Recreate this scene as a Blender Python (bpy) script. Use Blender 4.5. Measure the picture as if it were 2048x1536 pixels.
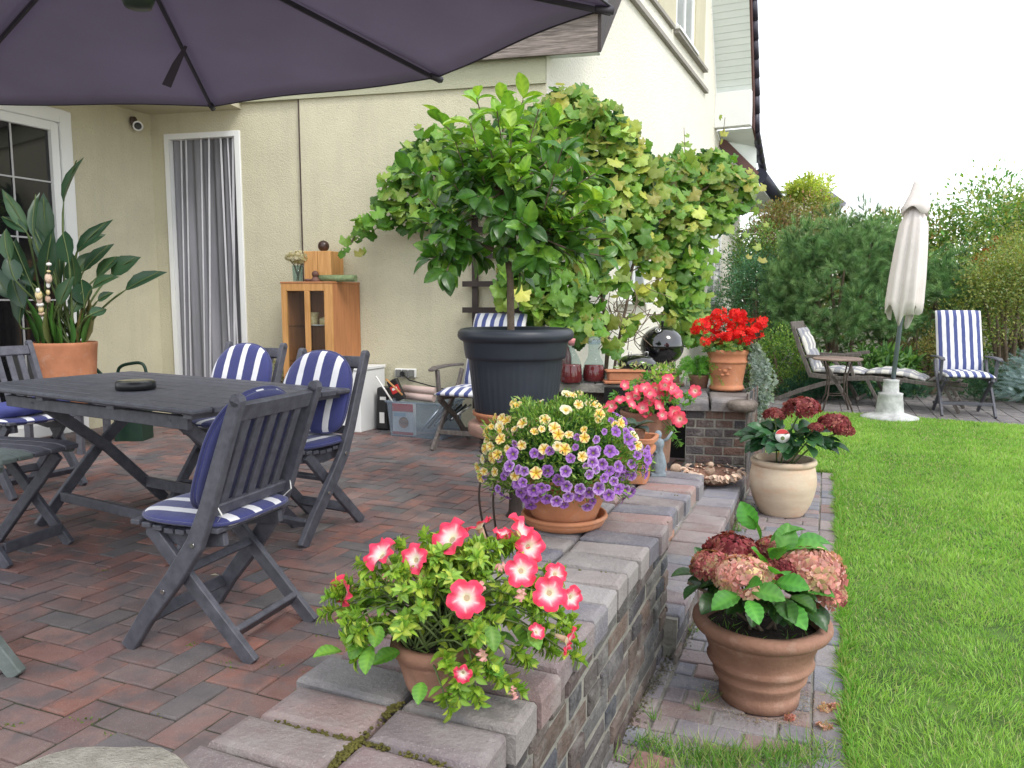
import bpy, bmesh, math, random
import numpy as np
from mathutils import Vector, Matrix
random.seed(7); RNG = np.random.default_rng(7)
R = math.radians; PI = math.pi
for o in list(bpy.data.objects): bpy.data.objects.remove(o)
S = bpy.context.scene
C = S.collection
# ------------------------------------------------------------------ camera
FPX, PITCH, EYE = 1540.0, R(6.2), 1.2
cd = bpy.data.cameras.new('camera'); cam = bpy.data.objects.new('camera', cd); C.objects.link(cam)
cd.sensor_width = 36; cd.lens = 36 * FPX / 2048; cd.clip_start = .05; cd.clip_end = 500
cam.location = (0, 0, EYE); cam.rotation_euler = (R(90) - PITCH, 0, 0)
S.camera = cam
# ------------------------------------------------------------------ world, sun, exposure
SUN_EL, SUN_AZ = 50, 142          # degrees; azimuth measured clockwise from +Y
W = bpy.data.worlds.new('World'); S.world = W; W.use_nodes = True
nt = W.node_tree; nt.nodes.clear()
sky = nt.nodes.new('ShaderNodeTexSky'); sky.sky_type = 'NISHITA'; sky.sun_disc = False
sky.sun_elevation = R(SUN_EL); sky.sun_rotation = R(SUN_AZ)
b1 = nt.nodes.new('ShaderNodeBackground'); b1.inputs[1].default_value = .07
nt.links.new(sky.outputs[0], b1.inputs[0])
b2 = nt.nodes.new('ShaderNodeBackground'); b2.inputs[0].default_value = (1, .98, .945, 1); b2.inputs[1].default_value = .86
ad = nt.nodes.new('ShaderNodeAddShader'); wo = nt.nodes.new('ShaderNodeOutputWorld')
nt.links.new(b1.outputs[0], ad.inputs[0]); nt.links.new(b2.outputs[0], ad.inputs[1]); nt.links.new(ad.outputs[0], wo.inputs[0])
sd = bpy.data.lights.new('sun', 'SUN'); sun = bpy.data.objects.new('sun', sd); C.objects.link(sun)
sd.energy = 1.05; sd.angle = R(16); sd.color = (1, .96, .9)
_d = Vector((math.sin(R(SUN_AZ)) * math.cos(R(SUN_EL)), math.cos(R(SUN_AZ)) * math.cos(R(SUN_EL)), math.sin(R(SUN_EL))))
sun.rotation_euler = _d.to_track_quat('Z', 'Y').to_euler(); sun.location = (0, -5, 12)
S.view_settings.view_transform = 'Standard'; S.view_settings.look = 'None'
S.view_settings.exposure = .78; S.view_settings.gamma = 1
# ------------------------------------------------------------------ pixel helpers (photo pixels, 2048 wide) used to survey positions
_c, _s = math.cos(PITCH), math.sin(PITCH)
def ray(px, py):
    x = (px - 1024) / FPX; y = -(py - 768) / FPX
    return Vector((x, _c + y * _s, -_s + y * _c))
EYEV = Vector((0, 0, EYE))
def G(px, py, z=0.0):
    d = ray(px, py); return EYEV + d * ((z - EYE) / d.z)
def AY(px, py, Y):
    d = ray(px, py); return EYEV + d * (Y / d.y)
def HP(px, py, P, n):
    d = ray(px, py); n = Vector(n); return EYEV + d * ((Vector(P) - EYEV).dot(n) / d.dot(n))
V = Vector
# ------------------------------------------------------------------ tagging
def tag(o, label=None, cat=None, group=None, kind=None):
    if label: o['label'] = label
    if cat: o['category'] = cat
    if group: o['group'] = group
    if kind: o['kind'] = kind
    return o
def thing(name, label, cat, loc=(0, 0, 0), rz=0, group=None):
    o = bpy.data.objects.new(name, None); C.objects.link(o); o.empty_display_size = .1
    o.location = loc; o.rotation_euler = (0, 0, rz)
    return tag(o, label, cat, group)
def link(name, me, mat=None, parent=None, smooth=False):
    o = bpy.data.objects.new(name, me); C.objects.link(o)
    if mat is not None and len(me.materials) == 0:
        for m in (mat if isinstance(mat, (list, tuple)) else [mat]): me.materials.append(m)
    if parent is not None: o.parent = parent
    return o
# ------------------------------------------------------------------ mesh builder
def rotz(a): return Matrix.Rotation(a, 3, 'Z')
class MB:
    def __init__(s): s.v = []; s.f = []; s.m = []; s.sm = []; s.t = []; s.cur = 0; s.tint = (1, 1, 1)
    def add(s, vs, fs, smooth=False):
        b = len(s.v); s.v += [tuple(v) for v in vs]; s.t += [s.tint] * len(vs)
        for f in fs: s.f.append([b + i for i in f]); s.m.append(s.cur); s.sm.append(smooth)
    def box(s, c, d, M=None, taper=1.0):
        x, y, z = d[0] / 2, d[1] / 2, d[2] / 2
        p = [V((i * x * (taper if k > 0 else 1), j * y * (taper if k > 0 else 1), k * z)) for k in (-1, 1) for j in (-1, 1) for i in (-1, 1)]
        if M is not None: p = [M @ q for q in p]
        s.add([q + V(c) for q in p], [(0, 2, 3, 1), (4, 5, 7, 6), (0, 1, 5, 4), (2, 6, 7, 3), (0, 4, 6, 2), (1, 3, 7, 5)])
    def bar(s, a, b, w, h, up=(0, 0, 1), c=.0):
        a, b = V(a), V(b); d = (b - a); L = d.length; d.normalize(); up = V(up)
        sd_ = d.cross(up)
        if sd_.length < 1e-5: sd_ = d.cross(V((1, 0, 0)))
        sd_.normalize(); u = sd_.cross(d)
        M = Matrix((sd_, d, u)).transposed(); s.box((a + b) / 2, (w, L, h), M)
    def board(s, pts, w, th, nrm):
        # flat board following pts (list), width w in its plane, thickness th along nrm
        pts = [V(p) for p in pts]; n = V(nrm).normalized(); vs = []
        for i, p in enumerate(pts):
            t = (pts[min(i + 1, len(pts) - 1)] - pts[max(i - 1, 0)]).normalized(); e = n.cross(t).normalized()
            ww = w[i] if isinstance(w, (list, tuple)) else w
            vs += [p - e * ww / 2 - n * th / 2, p + e * ww / 2 - n * th / 2, p + e * ww / 2 + n * th / 2, p - e * ww / 2 + n * th / 2]
        fs = [(0, 3, 2, 1), tuple(len(vs) - 4 + k for k in (0, 1, 2, 3))]
        for i in range(len(pts) - 1):
            for k in range(4): a, b = i * 4 + k, i * 4 + (k + 1) % 4; fs.append((a, b, b + 4, a + 4))
        s.add(vs, fs)
    def tube(s, pts, r, n=8, cap=True, smooth=True):
        pts = [V(p) for p in pts]; k = len(pts); rs = r if isinstance(r, (list, tuple)) else [r] * k
        vs = []; ref = None
        for i, p in enumerate(pts):
            t = (pts[min(i + 1, k - 1)] - pts[max(i - 1, 0)]).normalized()
            if ref is None: ref = t.cross(V((0, 0, 1)) if abs(t.z) < .9 else V((1, 0, 0))).normalized()
            ref = (ref - t * ref.dot(t)).normalized(); e = t.cross(ref)
            for j in range(n):
                a = 2 * PI * j / n; vs.append(p + (ref * math.cos(a) + e * math.sin(a)) * rs[i])
        fs = [(i * n + j, i * n + (j + 1) % n, (i + 1) * n + (j + 1) % n, (i + 1) * n + j) for i in range(k - 1) for j in range(n)]
        s.add(vs, fs, smooth)
        if cap: s.add(vs[:n], [tuple(range(n))[::-1]]); s.add(vs[-n:], [tuple(range(n))])
    def lathe(s, prof, n=32, c=(0, 0, 0), smooth=True, fn=None, M=None, closed=False):
        vs = []
        for i, (r, z) in enumerate(prof):
            for j in range(n):
                a = 2 * PI * j / n; rr = r * (fn(a, i, z) if fn else 1)
                q = V((rr * math.cos(a), rr * math.sin(a), z))
                if M is not None: q = M @ q
                vs.append(q + V(c))
        fs = [(i * n + j, i * n + (j + 1) % n, (i + 1) * n + (j + 1) % n, (i + 1) * n + j) for i in range(len(prof) - 1) for j in range(n)]
        s.add(vs, fs, smooth)
    def sphere(s, c, r, n=16, m=10, sc=(1, 1, 1)):
        pr = [(r * max(math.sin(PI * i / m), 1e-4), -r * math.cos(PI * i / m)) for i in range(m + 1)]
        vs = [V((rr * math.cos(2 * PI * j / n) * sc[0], rr * math.sin(2 * PI * j / n) * sc[1], z * sc[2])) + V(c) for rr, z in pr for j in range(n)]
        s.add(vs, [(i * n + j, i * n + (j + 1) % n, (i + 1) * n + (j + 1) % n, (i + 1) * n + j) for i in range(m) for j in range(n)], True)
    def poly(s, pts): s.add(pts, [tuple(range(len(pts)))])
    def slab(s, pts, vec):
        n = len(pts); vec = V(vec); p = [V(q) for q in pts]
        s.add(p + [q + vec for q in p], [tuple(range(n))[::-1], tuple(range(n, 2 * n))] + [(i, (i + 1) % n, n + (i + 1) % n, n + i) for i in range(n)])
    def mesh(s, name):
        me = bpy.data.meshes.new(name); me.from_pydata(s.v, [], s.f)
        me.polygons.foreach_set('material_index', s.m); me.polygons.foreach_set('use_smooth', s.sm)
        at = me.attributes.new('tint', 'FLOAT_COLOR', 'POINT')
        at.data.foreach_set('color', np.array([(*t, 1) for t in s.t], dtype=np.float32).ravel())
        bm = bmesh.new(); bm.from_mesh(me); bmesh.ops.remove_doubles(bm, verts=bm.verts, dist=1e-5)
        bmesh.ops.recalc_face_normals(bm, faces=bm.faces); bm.to_mesh(me); bm.free(); me.update()
        return me
    def build(s, name, mat, parent=None, bevel=0, seg=1):
        o = link(name, s.mesh(name), mat, parent)
        if bevel:
            m = o.modifiers.new('bevel', 'BEVEL'); m.width = bevel; m.segments = seg; m.limit_method = 'ANGLE'; m.angle_limit = R(40)
        return o
def dup_tree(o, parent=None):
    c = o.copy(); C.objects.link(c); c.parent = parent
    for ch in list(o.children): dup_tree(ch, c)
    return c
# ------------------------------------------------------------------ materials
def N(nt, t, **kw):
    n = nt.nodes.new('ShaderNode' + t)
    for k, v in kw.items(): setattr(n, k, v)
    return n
def lk(nt, a, b): nt.links.new(a, b)
def noise(nt, scale, detail=4, rough=.55, vec=None, sc3=None):
    n = N(nt, 'TexNoise'); n.inputs['Scale'].default_value = scale; n.inputs['Detail'].default_value = detail; n.inputs['Roughness'].default_value = rough
    if sc3:
        mp = N(nt, 'Mapping'); mp.inputs['Scale'].default_value = sc3; lk(nt, vec, mp.inputs[0]); vec = mp.outputs[0]
    lk(nt, vec, n.inputs['Vector']); return n.outputs['Fac']
def ramp(nt, fac, stops):
    r = N(nt, 'ValToRGB'); e = r.color_ramp.elements
    while len(e) < len(stops): e.new(.5)
    for i, (p, c) in enumerate(stops): e[i].position = p; e[i].color = (*c, 1) if len(c) == 3 else c
    lk(nt, fac, r.inputs[0]); return r.outputs[0]
def mix(nt, fac, a, b, mode='MIX'):
    m = N(nt, 'MixRGB'); m.blend_type = mode
    for i, x in ((0, fac), (1, a), (2, b)):
        if isinstance(x, (int, float)): m.inputs[i].default_value = x if i == 0 else (x, x, x, 1)
        elif isinstance(x, tuple): m.inputs[i].default_value = (*x[:3], 1)
        else: lk(nt, x, m.inputs[i])
    return m.outputs[0]
def math_(nt, op, a, b=None):
    m = N(nt, 'Math'); m.operation = op
    for i, x in ((0, a), (1, b)):
        if x is None: continue
        if isinstance(x, (int, float)): m.inputs[i].default_value = x
        else: lk(nt, x, m.inputs[i])
    return m.outputs[0]
def newmat(name):
    m = bpy.data.materials.new(name); m.use_nodes = True; nt = m.node_tree; nt.nodes.clear()
    o = N(nt, 'OutputMaterial'); b = N(nt, 'BsdfPrincipled'); lk(nt, b.outputs[0], o.inputs[0]); tc = N(nt, 'TexCoord')
    return m, nt, b, o, tc.outputs['Object']
def pmat(name, col, rough=.6, var=.15, scale=8, bump=0, bscale=60, attr=False, metal=0, spec=.5, transl=0, sc3=None, coat=0, tcol=(1.5, 1.6, .7), extra=None, bdist=.01, sheen=0, vcol=None, trans=0, ior=1.45):
    m, nt, b, o, co = newmat(name)
    n = noise(nt, scale, 5, .6, co, sc3)
    c2 = vcol or tuple(min(1, c * (1 + var)) for c in col); c1 = tuple(c * (1 - var) for c in col)
    cc = ramp(nt, n, [(.3, c1), (.7, c2)])
    if attr:
        a = N(nt, 'Attribute'); a.attribute_name = 'tint'; cc = mix(nt, 1.0, cc, a.outputs['Color'], 'MULTIPLY')
    if extra: cc = extra(nt, co, cc)
    lk(nt, cc, b.inputs['Base Color'])
    b.inputs['Roughness'].default_value = rough; b.inputs['Metallic'].default_value = metal
    b.inputs['Specular IOR Level'].default_value = spec; b.inputs['Coat Weight'].default_value = coat
    b.inputs['Sheen Weight'].default_value = sheen; b.inputs['Transmission Weight'].default_value = trans; b.inputs['IOR'].default_value = ior
    if bump:
        bn = noise(nt, bscale, 6, .6, co, sc3 if sc3 else None); bp = N(nt, 'Bump'); bp.inputs['Strength'].default_value = bump; bp.inputs['Distance'].default_value = bdist
        lk(nt, bn, bp.inputs['Height']); lk(nt, bp.outputs[0], b.inputs['Normal'])
    if transl:
        t = N(nt, 'BsdfTranslucent'); lk(nt, mix(nt, 1.0, cc, tcol, 'MULTIPLY'), t.inputs[0]); ms = N(nt, 'MixShader'); ms.inputs[0].default_value = transl
        lk(nt, b.outputs[0], ms.inputs[1]); lk(nt, t.outputs[0], ms.inputs[2]); lk(nt, ms.outputs[0], o.inputs[0])
    return m
# ------------------------------------------------------------------ vectorised leaf scatter
def nrm(a): return a / np.maximum(np.linalg.norm(a, axis=1, keepdims=True), 1e-9)
def scatter(name, T, P, D, Nn, L, Wd, col, mat, parent=None, smooth=True):
    """T=(verts(k,3) along/side/up, faces). one mesh holding n copies."""
    tv, tf, tt = T; tv = np.asarray(tv, float); n = len(P); k = len(tv)
    P = np.asarray(P, float); D = nrm(np.asarray(D, float)); Sd = nrm(np.cross(D, np.asarray(Nn, float))); U = np.cross(Sd, D)
    L = np.broadcast_to(np.asarray(L, float), (n,)); Wd = np.broadcast_to(np.asarray(Wd, float), (n,))
    vs = P[:, None] + D[:, None] * (tv[None, :, 0:1] * L[:, None, None]) + Sd[:, None] * (tv[None, :, 1:2] * Wd[:, None, None]) + U[:, None] * (tv[None, :, 2:3] * L[:, None, None])
    me = bpy.data.meshes.new(name)
    sizes = np.array([len(f) for f in tf]); flat = np.concatenate([np.array(f) for f in tf])
    loops = (flat[None] + (np.arange(n) * k)[:, None]).ravel(); tot = np.tile(sizes, n); st = np.concatenate([[0], np.cumsum(tot)[:-1]])
    me.vertices.add(n * k); me.vertices.foreach_set('co', vs.astype(np.float32).ravel())
    me.loops.add(len(loops)); me.loops.foreach_set('vertex_index', loops.astype(np.int32))
    me.polygons.add(len(tot)); me.polygons.foreach_set('loop_start', st.astype(np.int32)); me.polygons.foreach_set('loop_total', tot.astype(np.int32))
    if smooth: me.polygons.foreach_set('use_smooth', np.ones(len(tot), dtype=bool))
    col = np.broadcast_to(np.asarray(col, float), (n, 3)); cc = np.ones((n, k, 4), dtype=np.float32)
    tt = np.ones((k, 3)) if tt is None else np.asarray(tt)
    cc[:, :, :3] = col[:, None] * tt[None]
    at = me.attributes.new('tint', 'FLOAT_COLOR', 'POINT'); at.data.foreach_set('color', cc.ravel())
    me.update(calc_edges=True); me.validate()
    return link(name, me, mat, parent)
def T_leaf(w=1, droop=.15, fold=.12, serr=0):
    xs = [0, .12, .32, .55, .78, 1]; ws = [.02, .27, .47, .47, .28, 0]
    v = []; f = []
    for i, (x, h) in enumerate(zip(xs, ws)):
        z = -droop * x * x
        v += [(x, 0, z), (x, h * w, z + fold * h), (x, -h * w, z + fold * h)]
    for i in range(5):
        a = i * 3; b = a + 3; f += [(a, b, b + 1, a + 1), (a, a + 2, b + 2, b)]
    t = [(1.3, 1.22, 1.1) if i % 3 == 0 else (.84, .88, .85) for i in range(len(v))]
    return v, f, t
def T_veined(w=1, droop=.2, fold=.14, n=12, serr=.05):
    v = []; f = []; t = []
    for i in range(n + 1):
        x = i / n; h = .5 * math.sin(PI * x ** .82) ** .8 * w if 0 < i < n else .01; s_ = (1 + serr * (1 if i % 2 else -1)); z = -droop * x * x; wv = .018 * (1 if i % 2 else -1)
        v += [(x, 0, z), (x + .06 * h * 2, h * .5 * s_, z + fold * h * .7 + wv), (x + .12 * h * 2 if i < n else x, h * s_, z + fold * h * .9), (x + .06 * h * 2, -h * .5 * s_, z + fold * h * .7 + wv), (x + .12 * h * 2 if i < n else x, -h * s_, z + fold * h * .9)]
        k = 1.12 if i % 2 else .86; t += [(1.4, 1.28, 1.15), (k, k, k), (k * .92, k * .94, k * .9), (k, k, k), (k * .92, k * .94, k * .9)]
    for i in range(n):
        a = i * 5; b = a + 5; f += [(a, b, b + 1, a + 1), (a + 1, b + 1, b + 2, a + 2), (a, a + 3, b + 3, b), (a + 3, a + 4, b + 4, b + 3)]
    return v, f, t
def T_small(): # cheap 4-vertex leaf
    return [(0, 0, 0), (.5, .42, .08), (1, 0, -.08), (.5, -.42, .08)], [(0, 1, 2, 3)], None
def T_blade(): return [(0, -.5, 0), (0, .5, 0), (.55, .38, .1), (.55, -.38, .1), (1, 0, .35)], [(0, 1, 2, 3), (3, 2, 4)], [(.6, .75, .6)] * 2 + [(1, 1, 1)] * 3
def T_grape():
    v = [(.3, 0, .02)]; n = 30; f = []; t = [(1.1, 1.1, .9)]
    for i in range(n):
        a = -PI + 2 * PI * (i + .5) / n
        r = .47 + .055 * math.cos(5 * a) + .022 * (-1) ** i
        if abs(abs(a) - PI) < .35: r = .16
        v.append((.3 + r * math.cos(a) * 1.05, r * math.sin(a), -.10 * r * r * 4 + .05 * math.cos(5 * a))); t.append((.95, .97, 1))
    for i in range(n): f.append((0, 1 + i, 1 + (i + 1) % n))
    return v, f, t
def T_tuft(k=14, spread=.45, w=.035):
    v = []; f = []; t = []
    for i in range(k):
        a = 2.399 * i; s_ = spread * (.35 + .65 * (i / k)); b = .45 * (1 - i / k)
        dx, dy, dz = math.cos(s_), math.sin(s_) * math.cos(a), math.sin(s_) * math.sin(a)
        px_, py_, pz_ = b, 0, 0; nx, ny = -math.sin(a) * w, math.cos(a) * w
        q = len(v); v += [(px_, nx, ny), (px_, -nx, -ny), (px_ + dx * .6, dy * .6, dz * .6)]; f.append((q, q + 1, q + 2)); t += [(.45, .5, .5), (.45, .5, .5), (1.45, 1.4, 1.3)]
    return v, f, t
def T_petals(k, inner=.1, wid=.5, cup=.15):
    v = [(0, 0, 0)]; f = []; t = [(.75, .8, .6)]
    for i in range(k):
        a = 2 * PI * i / k; q = len(v)
        for da, r, z in ((-.5 * wid * 2 * PI / k * 1.5, .62, cup * .6), (-.3 * 2 * PI / k, .97, cup), (0, 1.0, cup * .8), (.3 * 2 * PI / k, .97, cup), (.5 * wid * 2 * PI / k * 1.5, .62, cup * .6)):
            v.append((r * math.cos(a + da), r * math.sin(a + da), z)); t.append((1, 1, 1) if r > .9 else (.9, .9, .9))
        f.append((0, q, q + 1, q + 2, q + 3, q + 4))
    # axes: here "along"=x,"side"=y,"up"=z
    return v, f, t
def rdir(n): return nrm(RNG.normal(size=(n, 3)))
def colmix(n, pal, jit=.12):
    pal = np.array(pal, float); w = RNG.random((n, 1)); i = RNG.integers(0, len(pal), n); j = RNG.integers(0, len(pal), n)
    return (pal[i] * w + pal[j] * (1 - w)) * (1 + jit * RNG.normal(size=(n, 1)))
# ------------------------------------------------------------------ the palette of materials
def stucco_extra(nt, co, cc):
    big = noise(nt, .9, 4, .6, co); cc = mix(nt, mix_fac(nt, big, .45, .75, .35), cc, (.46, .43, .31)); st_ = noise(nt, 2.2, 5, .65, co, (2.5, 2.5, .22)); cc = mix(nt, mix_fac(nt, st_, .5, .75, .22), cc, (.36, .35, .26)); d_ = noise(nt, 90, 1, .5, co); cc = mix(nt, mix_fac(nt, d_, .66, .74, .35), cc, (.2, .19, .14))
    return cc
def mix_fac(nt, f, a, b, amt):
    r = N(nt, 'MapRange'); r.inputs[1].default_value = a; r.inputs[2].default_value = b; r.inputs[3].default_value = 0; r.inputs[4].default_value = amt; lk(nt, f, r.inputs[0]); return r.outputs[0]
M = {}
def wear(nt, co, cc):
    n = noise(nt, 3, 5, .7, co); return mix(nt, mix_fac(nt, n, .5, .8, .35), cc, (.15, .15, .165))
def stain(nt, co, cc):
    n = noise(nt, 5, 5, .7, co, (1, 1, 2.2)); return mix(nt, mix_fac(nt, n, .48, .75, .6), cc, (.60, .33, .20))
def bloom(nt, co, cc):
    n = noise(nt, 11, 6, .7, co); cc = mix(nt, mix_fac(nt, n, .55, .8, .4), cc, (.55, .42, .34)); n = noise(nt, 6, 5, .7, co); return mix(nt, mix_fac(nt, n, .58, .8, .35), cc, (.16, .10, .07))
M['stucco'] = pmat('stucco', (.585, .55, .40), .9, .05, 3, bump=.9, bscale=85, extra=stucco_extra, bdist=.012)
M['stucco_lit'] = pmat('stucco_lit', (.80, .775, .67), .9, .05, .7, bump=1, bscale=38, bdist=.02)  # same render as stucco; the gable's open-sky brightness is put into the colour
M['stucco_shaded'] = pmat('stucco_shaded', (.40, .40, .28), .9, .06, 3, bump=.9, bscale=85, bdist=.012)  # darker copy of stucco; shade on the upper wall put into the colour
M['white'] = pmat('white_plastic', (.78, .79, .78), .35, .03, 2)
M['siding'] = pmat('pale_siding', (.70, .75, .73), .45, .04, 2)
M['greywood'] = pmat('dark_grey_wood', (.072, .073, .090), .5, .2, 26, bump=.18, bscale=130, attr=True, vcol=(.105, .107, .130), extra=wear)
M['oldwood'] = pmat('weathered_wood', (.11, .095, .085), .7, .35, 9, bump=.5, bscale=40, sc3=(6, 6, 1.2), attr=True, vcol=(.19, .165, .15))
M['mosswood'] = pmat('mossy_grey_wood', (.11, .14, .125), .75, .3, 5, bump=.5, bscale=40, vcol=(.17, .20, .19))
M['brownwood'] = pmat('dark_brown_wood', (.035, .024, .02), .6, .3, 8, bump=.4, bscale=50)
M['fascia'] = pmat('weathered_fascia', (.13, .10, .085), .7, .5, 4, bump=.4, bscale=30, sc3=(1.2, 1.2, 18), vcol=(.33, .28, .25))
M['pine'] = pmat('honey_wood', (.50, .24, .07), .45, .18, 4, bump=.15, bscale=30, sc3=(9, 9, .8), vcol=(.62, .33, .12))
M['pine2'] = pmat('reddish_wood', (.40, .17, .07), .45, .18, 4, bump=.15, bscale=30, sc3=(9, 9, .8))
M['navy'] = pmat('navy_cotton', (.035, .04, .14), .85, .15, 6, bump=.5, bscale=18, sheen=.3)
M['canopy'] = pmat('purple_grey_canvas', (.30, .275, .32), .9, .08, 1.6, bump=.12, bscale=500, transl=.55, sheen=.2, tcol=(1.0, .96, 1.05))
M['terra'] = pmat('terracotta', (.44, .17, .085), .8, .2, 4, extra=bloom, bump=.25, bscale=90, attr=True, vcol=(.56, .24, .12))
M['terra_old'] = pmat('aged_terracotta', (.27, .13, .085), .85, .3, 3.5, extra=bloom, bump=.35, bscale=70, attr=True, vcol=(.36, .20, .14))
M['cream'] = pmat('cream_clay', (.64, .50, .37), .8, .2, 3.2, extra=stain, bump=.2, bscale=60, sc3=(1, 1, 2.5), vcol=(.70, .58, .44))
M['anth'] = pmat('anthracite_plastic', (.028, .034, .046), .42, .12, 5, bump=.06, bscale=200)
M['soil'] = pmat('potting_soil', (.03, .022, .016), .95, .5, 30, bump=1, bscale=60, bdist=.02)
M['leaf'] = pmat('leaf', (1, 1, 1), .42, .12, 14, attr=True, transl=.3, spec=.45)
M['leafgloss'] = pmat('glossy_leaf', (1, 1, 1), .3, .12, 12, attr=True, transl=.25, spec=.5)
M['needle'] = pmat('needle', (1, 1, 1), .6, .1, 3, attr=True, transl=.15)
M['petal'] = pmat('petal', (1, 1, 1), .6, .06, 30, attr=True, transl=.3, spec=.2)
M['bark'] = pmat('bark', (.16, .12, .085), .85, .3, 20, bump=.6, bscale=60)
M['stem'] = pmat('green_stem', (.09, .13, .04), .6, .25, 20)
M['metal_d'] = pmat('dark_metal', (.03, .03, .035), .45, .2, 12, metal=.6)
M['iron'] = pmat('rusty_iron', (.09, .065, .055), .7, .3, 20, metal=.3)
M['gutter'] = pmat('anthracite_gutter', (.035, .036, .055), .35, .15, 4)
M['enamel'] = pmat('black_enamel', (.006, .006, .008), .06, .1, 4, coat=1, spec=.7)
M['black'] = pmat('black_plastic', (.012, .012, .013), .35, .2, 6)
M['chrome'] = pmat('chrome', (.6, .6, .6), .25, .1, 6, metal=1)
M['mortar'] = pmat('mortar', (.24, .23, .20), .95, .3, 14, bump=.8, bscale=70)
M['mortar_d'] = pmat('dark_joint', (.045, .042, .036), .95, .5, 14, bump=.8, bscale=70, vcol=(.075, .08, .045))
def speck(nt, co, cc):
    n1 = noise(nt, 260, 2, .5, co); cc = mix(nt, mix_fac(nt, n1, .62, .72, .4), cc, (.42, .40, .38))
    n2 = noise(nt, 6.5, 4, .6, co); cc = mix(nt, mix_fac(nt, n2, .46, .60, .72), cc, (.088, .084, .090)); n3 = noise(nt, 1.7, 6, .7, co); cc = mix(nt, mix_fac(nt, n3, .42, .7, .38), cc, (.30, .255, .24))
    return cc
M['paver'] = pmat('clay_paver', (1, 1, 1), .72, .22, 9, bump=.5, bscale=120, attr=True, extra=speck, bdist=.006)
def speck2(nt, co, cc):
    n1 = noise(nt, 300, 2, .5, co); cc = mix(nt, mix_fac(nt, n1, .58, .7, .35), cc, (.5, .47, .44))
    n2 = noise(nt, 8, 5, .7, co); cc = mix(nt, mix_fac(nt, n2, .46, .68, .62), cc, (.30, .285, .27)); n4 = noise(nt, 5, 4, .6, co); cc = mix(nt, mix_fac(nt, n4, .54, .7, .5), cc, (.13, .125, .14))
    return cc
M['coping'] = pmat('coping_brick', (1, 1, 1), .8, .25, 7, bump=.7, bscale=90, attr=True, extra=speck2, bdist=.008)
def smear(nt, co, cc):
    n2 = noise(nt, 9, 5, .7, co); cc = mix(nt, mix_fac(nt, n2, .5, .72, .7), cc, (.27, .26, .24))
    n3 = noise(nt, 22, 3, .6, co); return mix(nt, mix_fac(nt, n3, .6, .8, .5), cc, (.03, .03, .035))
M['brick'] = pmat('klinker_brick', (1, 1, 1), .8, .35, 14, bump=1, bscale=55, attr=True, bdist=.014, extra=smear)
M['moss'] = pmat('moss', (.11, .10, .02), .95, .4, 40, bump=1, bscale=150)
M['lawnsoil'] = pmat('lawn_ground', (.05, .10, .018), .95, .4, 6, vcol=(.10, .19, .03))
M['earth'] = pmat('earth', (.06, .055, .03), .95, .4, 8, bump=.6)
M['slabs'] = pmat('grey_slabs', (.20, .185, .185), .85, .2, 3, bump=.3)
M['grass'] = pmat('grass_blade', (1, 1, 1), .55, .08, 5, attr=True, transl=.35, spec=.3)
M['concrete'] = pmat('grey_concrete', (.42, .43, .42), .85, .3, 9, bump=.7, bscale=40, vcol=(.58, .59, .58))
M['beige'] = pmat('beige_canvas', (.76, .70, .67), .9, .06, 3, bump=.5, bscale=14, transl=.1, tcol=(1, 1, 1))
M['pole'] = pmat('grey_pole', (.16, .19, .22), .4, .1, 4, metal=.3)
M['rooftile'] = pmat('dark_roof_tile', (.035, .030, .048), .45, .3, 4)
M['brownboard'] = pmat('brown_board', (.09, .035, .028), .6, .25, 3)
M['ceramic'] = pmat('white_ceramic', (.75, .74, .70), .2, .05, 4)
M['yellowcer'] = pmat('yellow_ceramic', (.65, .45, .12), .25, .2, 60, vcol=(.75, .68, .45))
M['greencloth'] = pmat('green_cloth', (.20, .26, .13), .95, .3, 30, bump=1, bscale=120)
M['shell'] = pmat('shell_clay', (.50, .33, .23), .85, .3, 14, bump=.8, bscale=50, vcol=(.66, .50, .38))
M['zinc'] = pmat('blue_grey_stone', (.20, .24, .27), .8, .3, 12, bump=.7, bscale=40)
M['pinkstone'] = pmat('pink_stone', (.36, .22, .17), .85, .2, 5, bump=.4)
M['curtain'] = pmat('net_curtain', (.19, .19, .205), .9, .35, 2.2, transl=.1, sc3=(2, 2, .2), vcol=(.32, .32, .35), tcol=(1, 1, 1))
M['redliq'] = pmat('cherry_liqueur', (.60, .012, .02), .08, .7, 22, vcol=(.14, .006, .008), spec=.6, coat=.6)
M['pinkfoam'] = pmat('pale_pink_foam', (.55, .42, .38), .8, .1, 4)
M['redlabel'] = pmat('red_label', (.5, .03, .03), .4, .1, 5)
def glassmat(name, col, rough=.0, mixf=.85, tint=(1, 1, 1)):
    m, nt, b, o, co = newmat(name)
    b.inputs['Base Color'].default_value = (*[c * .25 for c in col], 1); b.inputs['Roughness'].default_value = .05; b.inputs['Specular IOR Level'].default_value = .9
    t = N(nt, 'BsdfTransparent'); t.inputs[0].default_value = (*tint, 1); ms = N(nt, 'MixShader'); ms.inputs[0].default_value = mixf
    n = noise(nt, 3, 2, .5, co); lk(nt, mix_fac(nt, n, .2, .8, .08), b.inputs['Roughness'])
    lk(nt, b.outputs[0], ms.inputs[1]); lk(nt, t.outputs[0], ms.inputs[2]); lk(nt, ms.outputs[0], o.inputs[0]); return m
M['glass'] = glassmat('clear_glass', (.2, .2, .2), mixf=.93, tint=(.9, .92, .92))
M['bottleglass'] = glassmat('bottle_glass', (.5, .6, .6), mixf=.90, tint=(.85, .93, .93))
M['binplastic'] = glassmat('clear_bin_plastic', (1.8, 2.0, 2.2), mixf=.80, tint=(.8, .85, .9))
M['windowglass'] = pmat('window_glass', (.012, .012, .014), .04, .2, 1.5, spec=.8)
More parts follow.
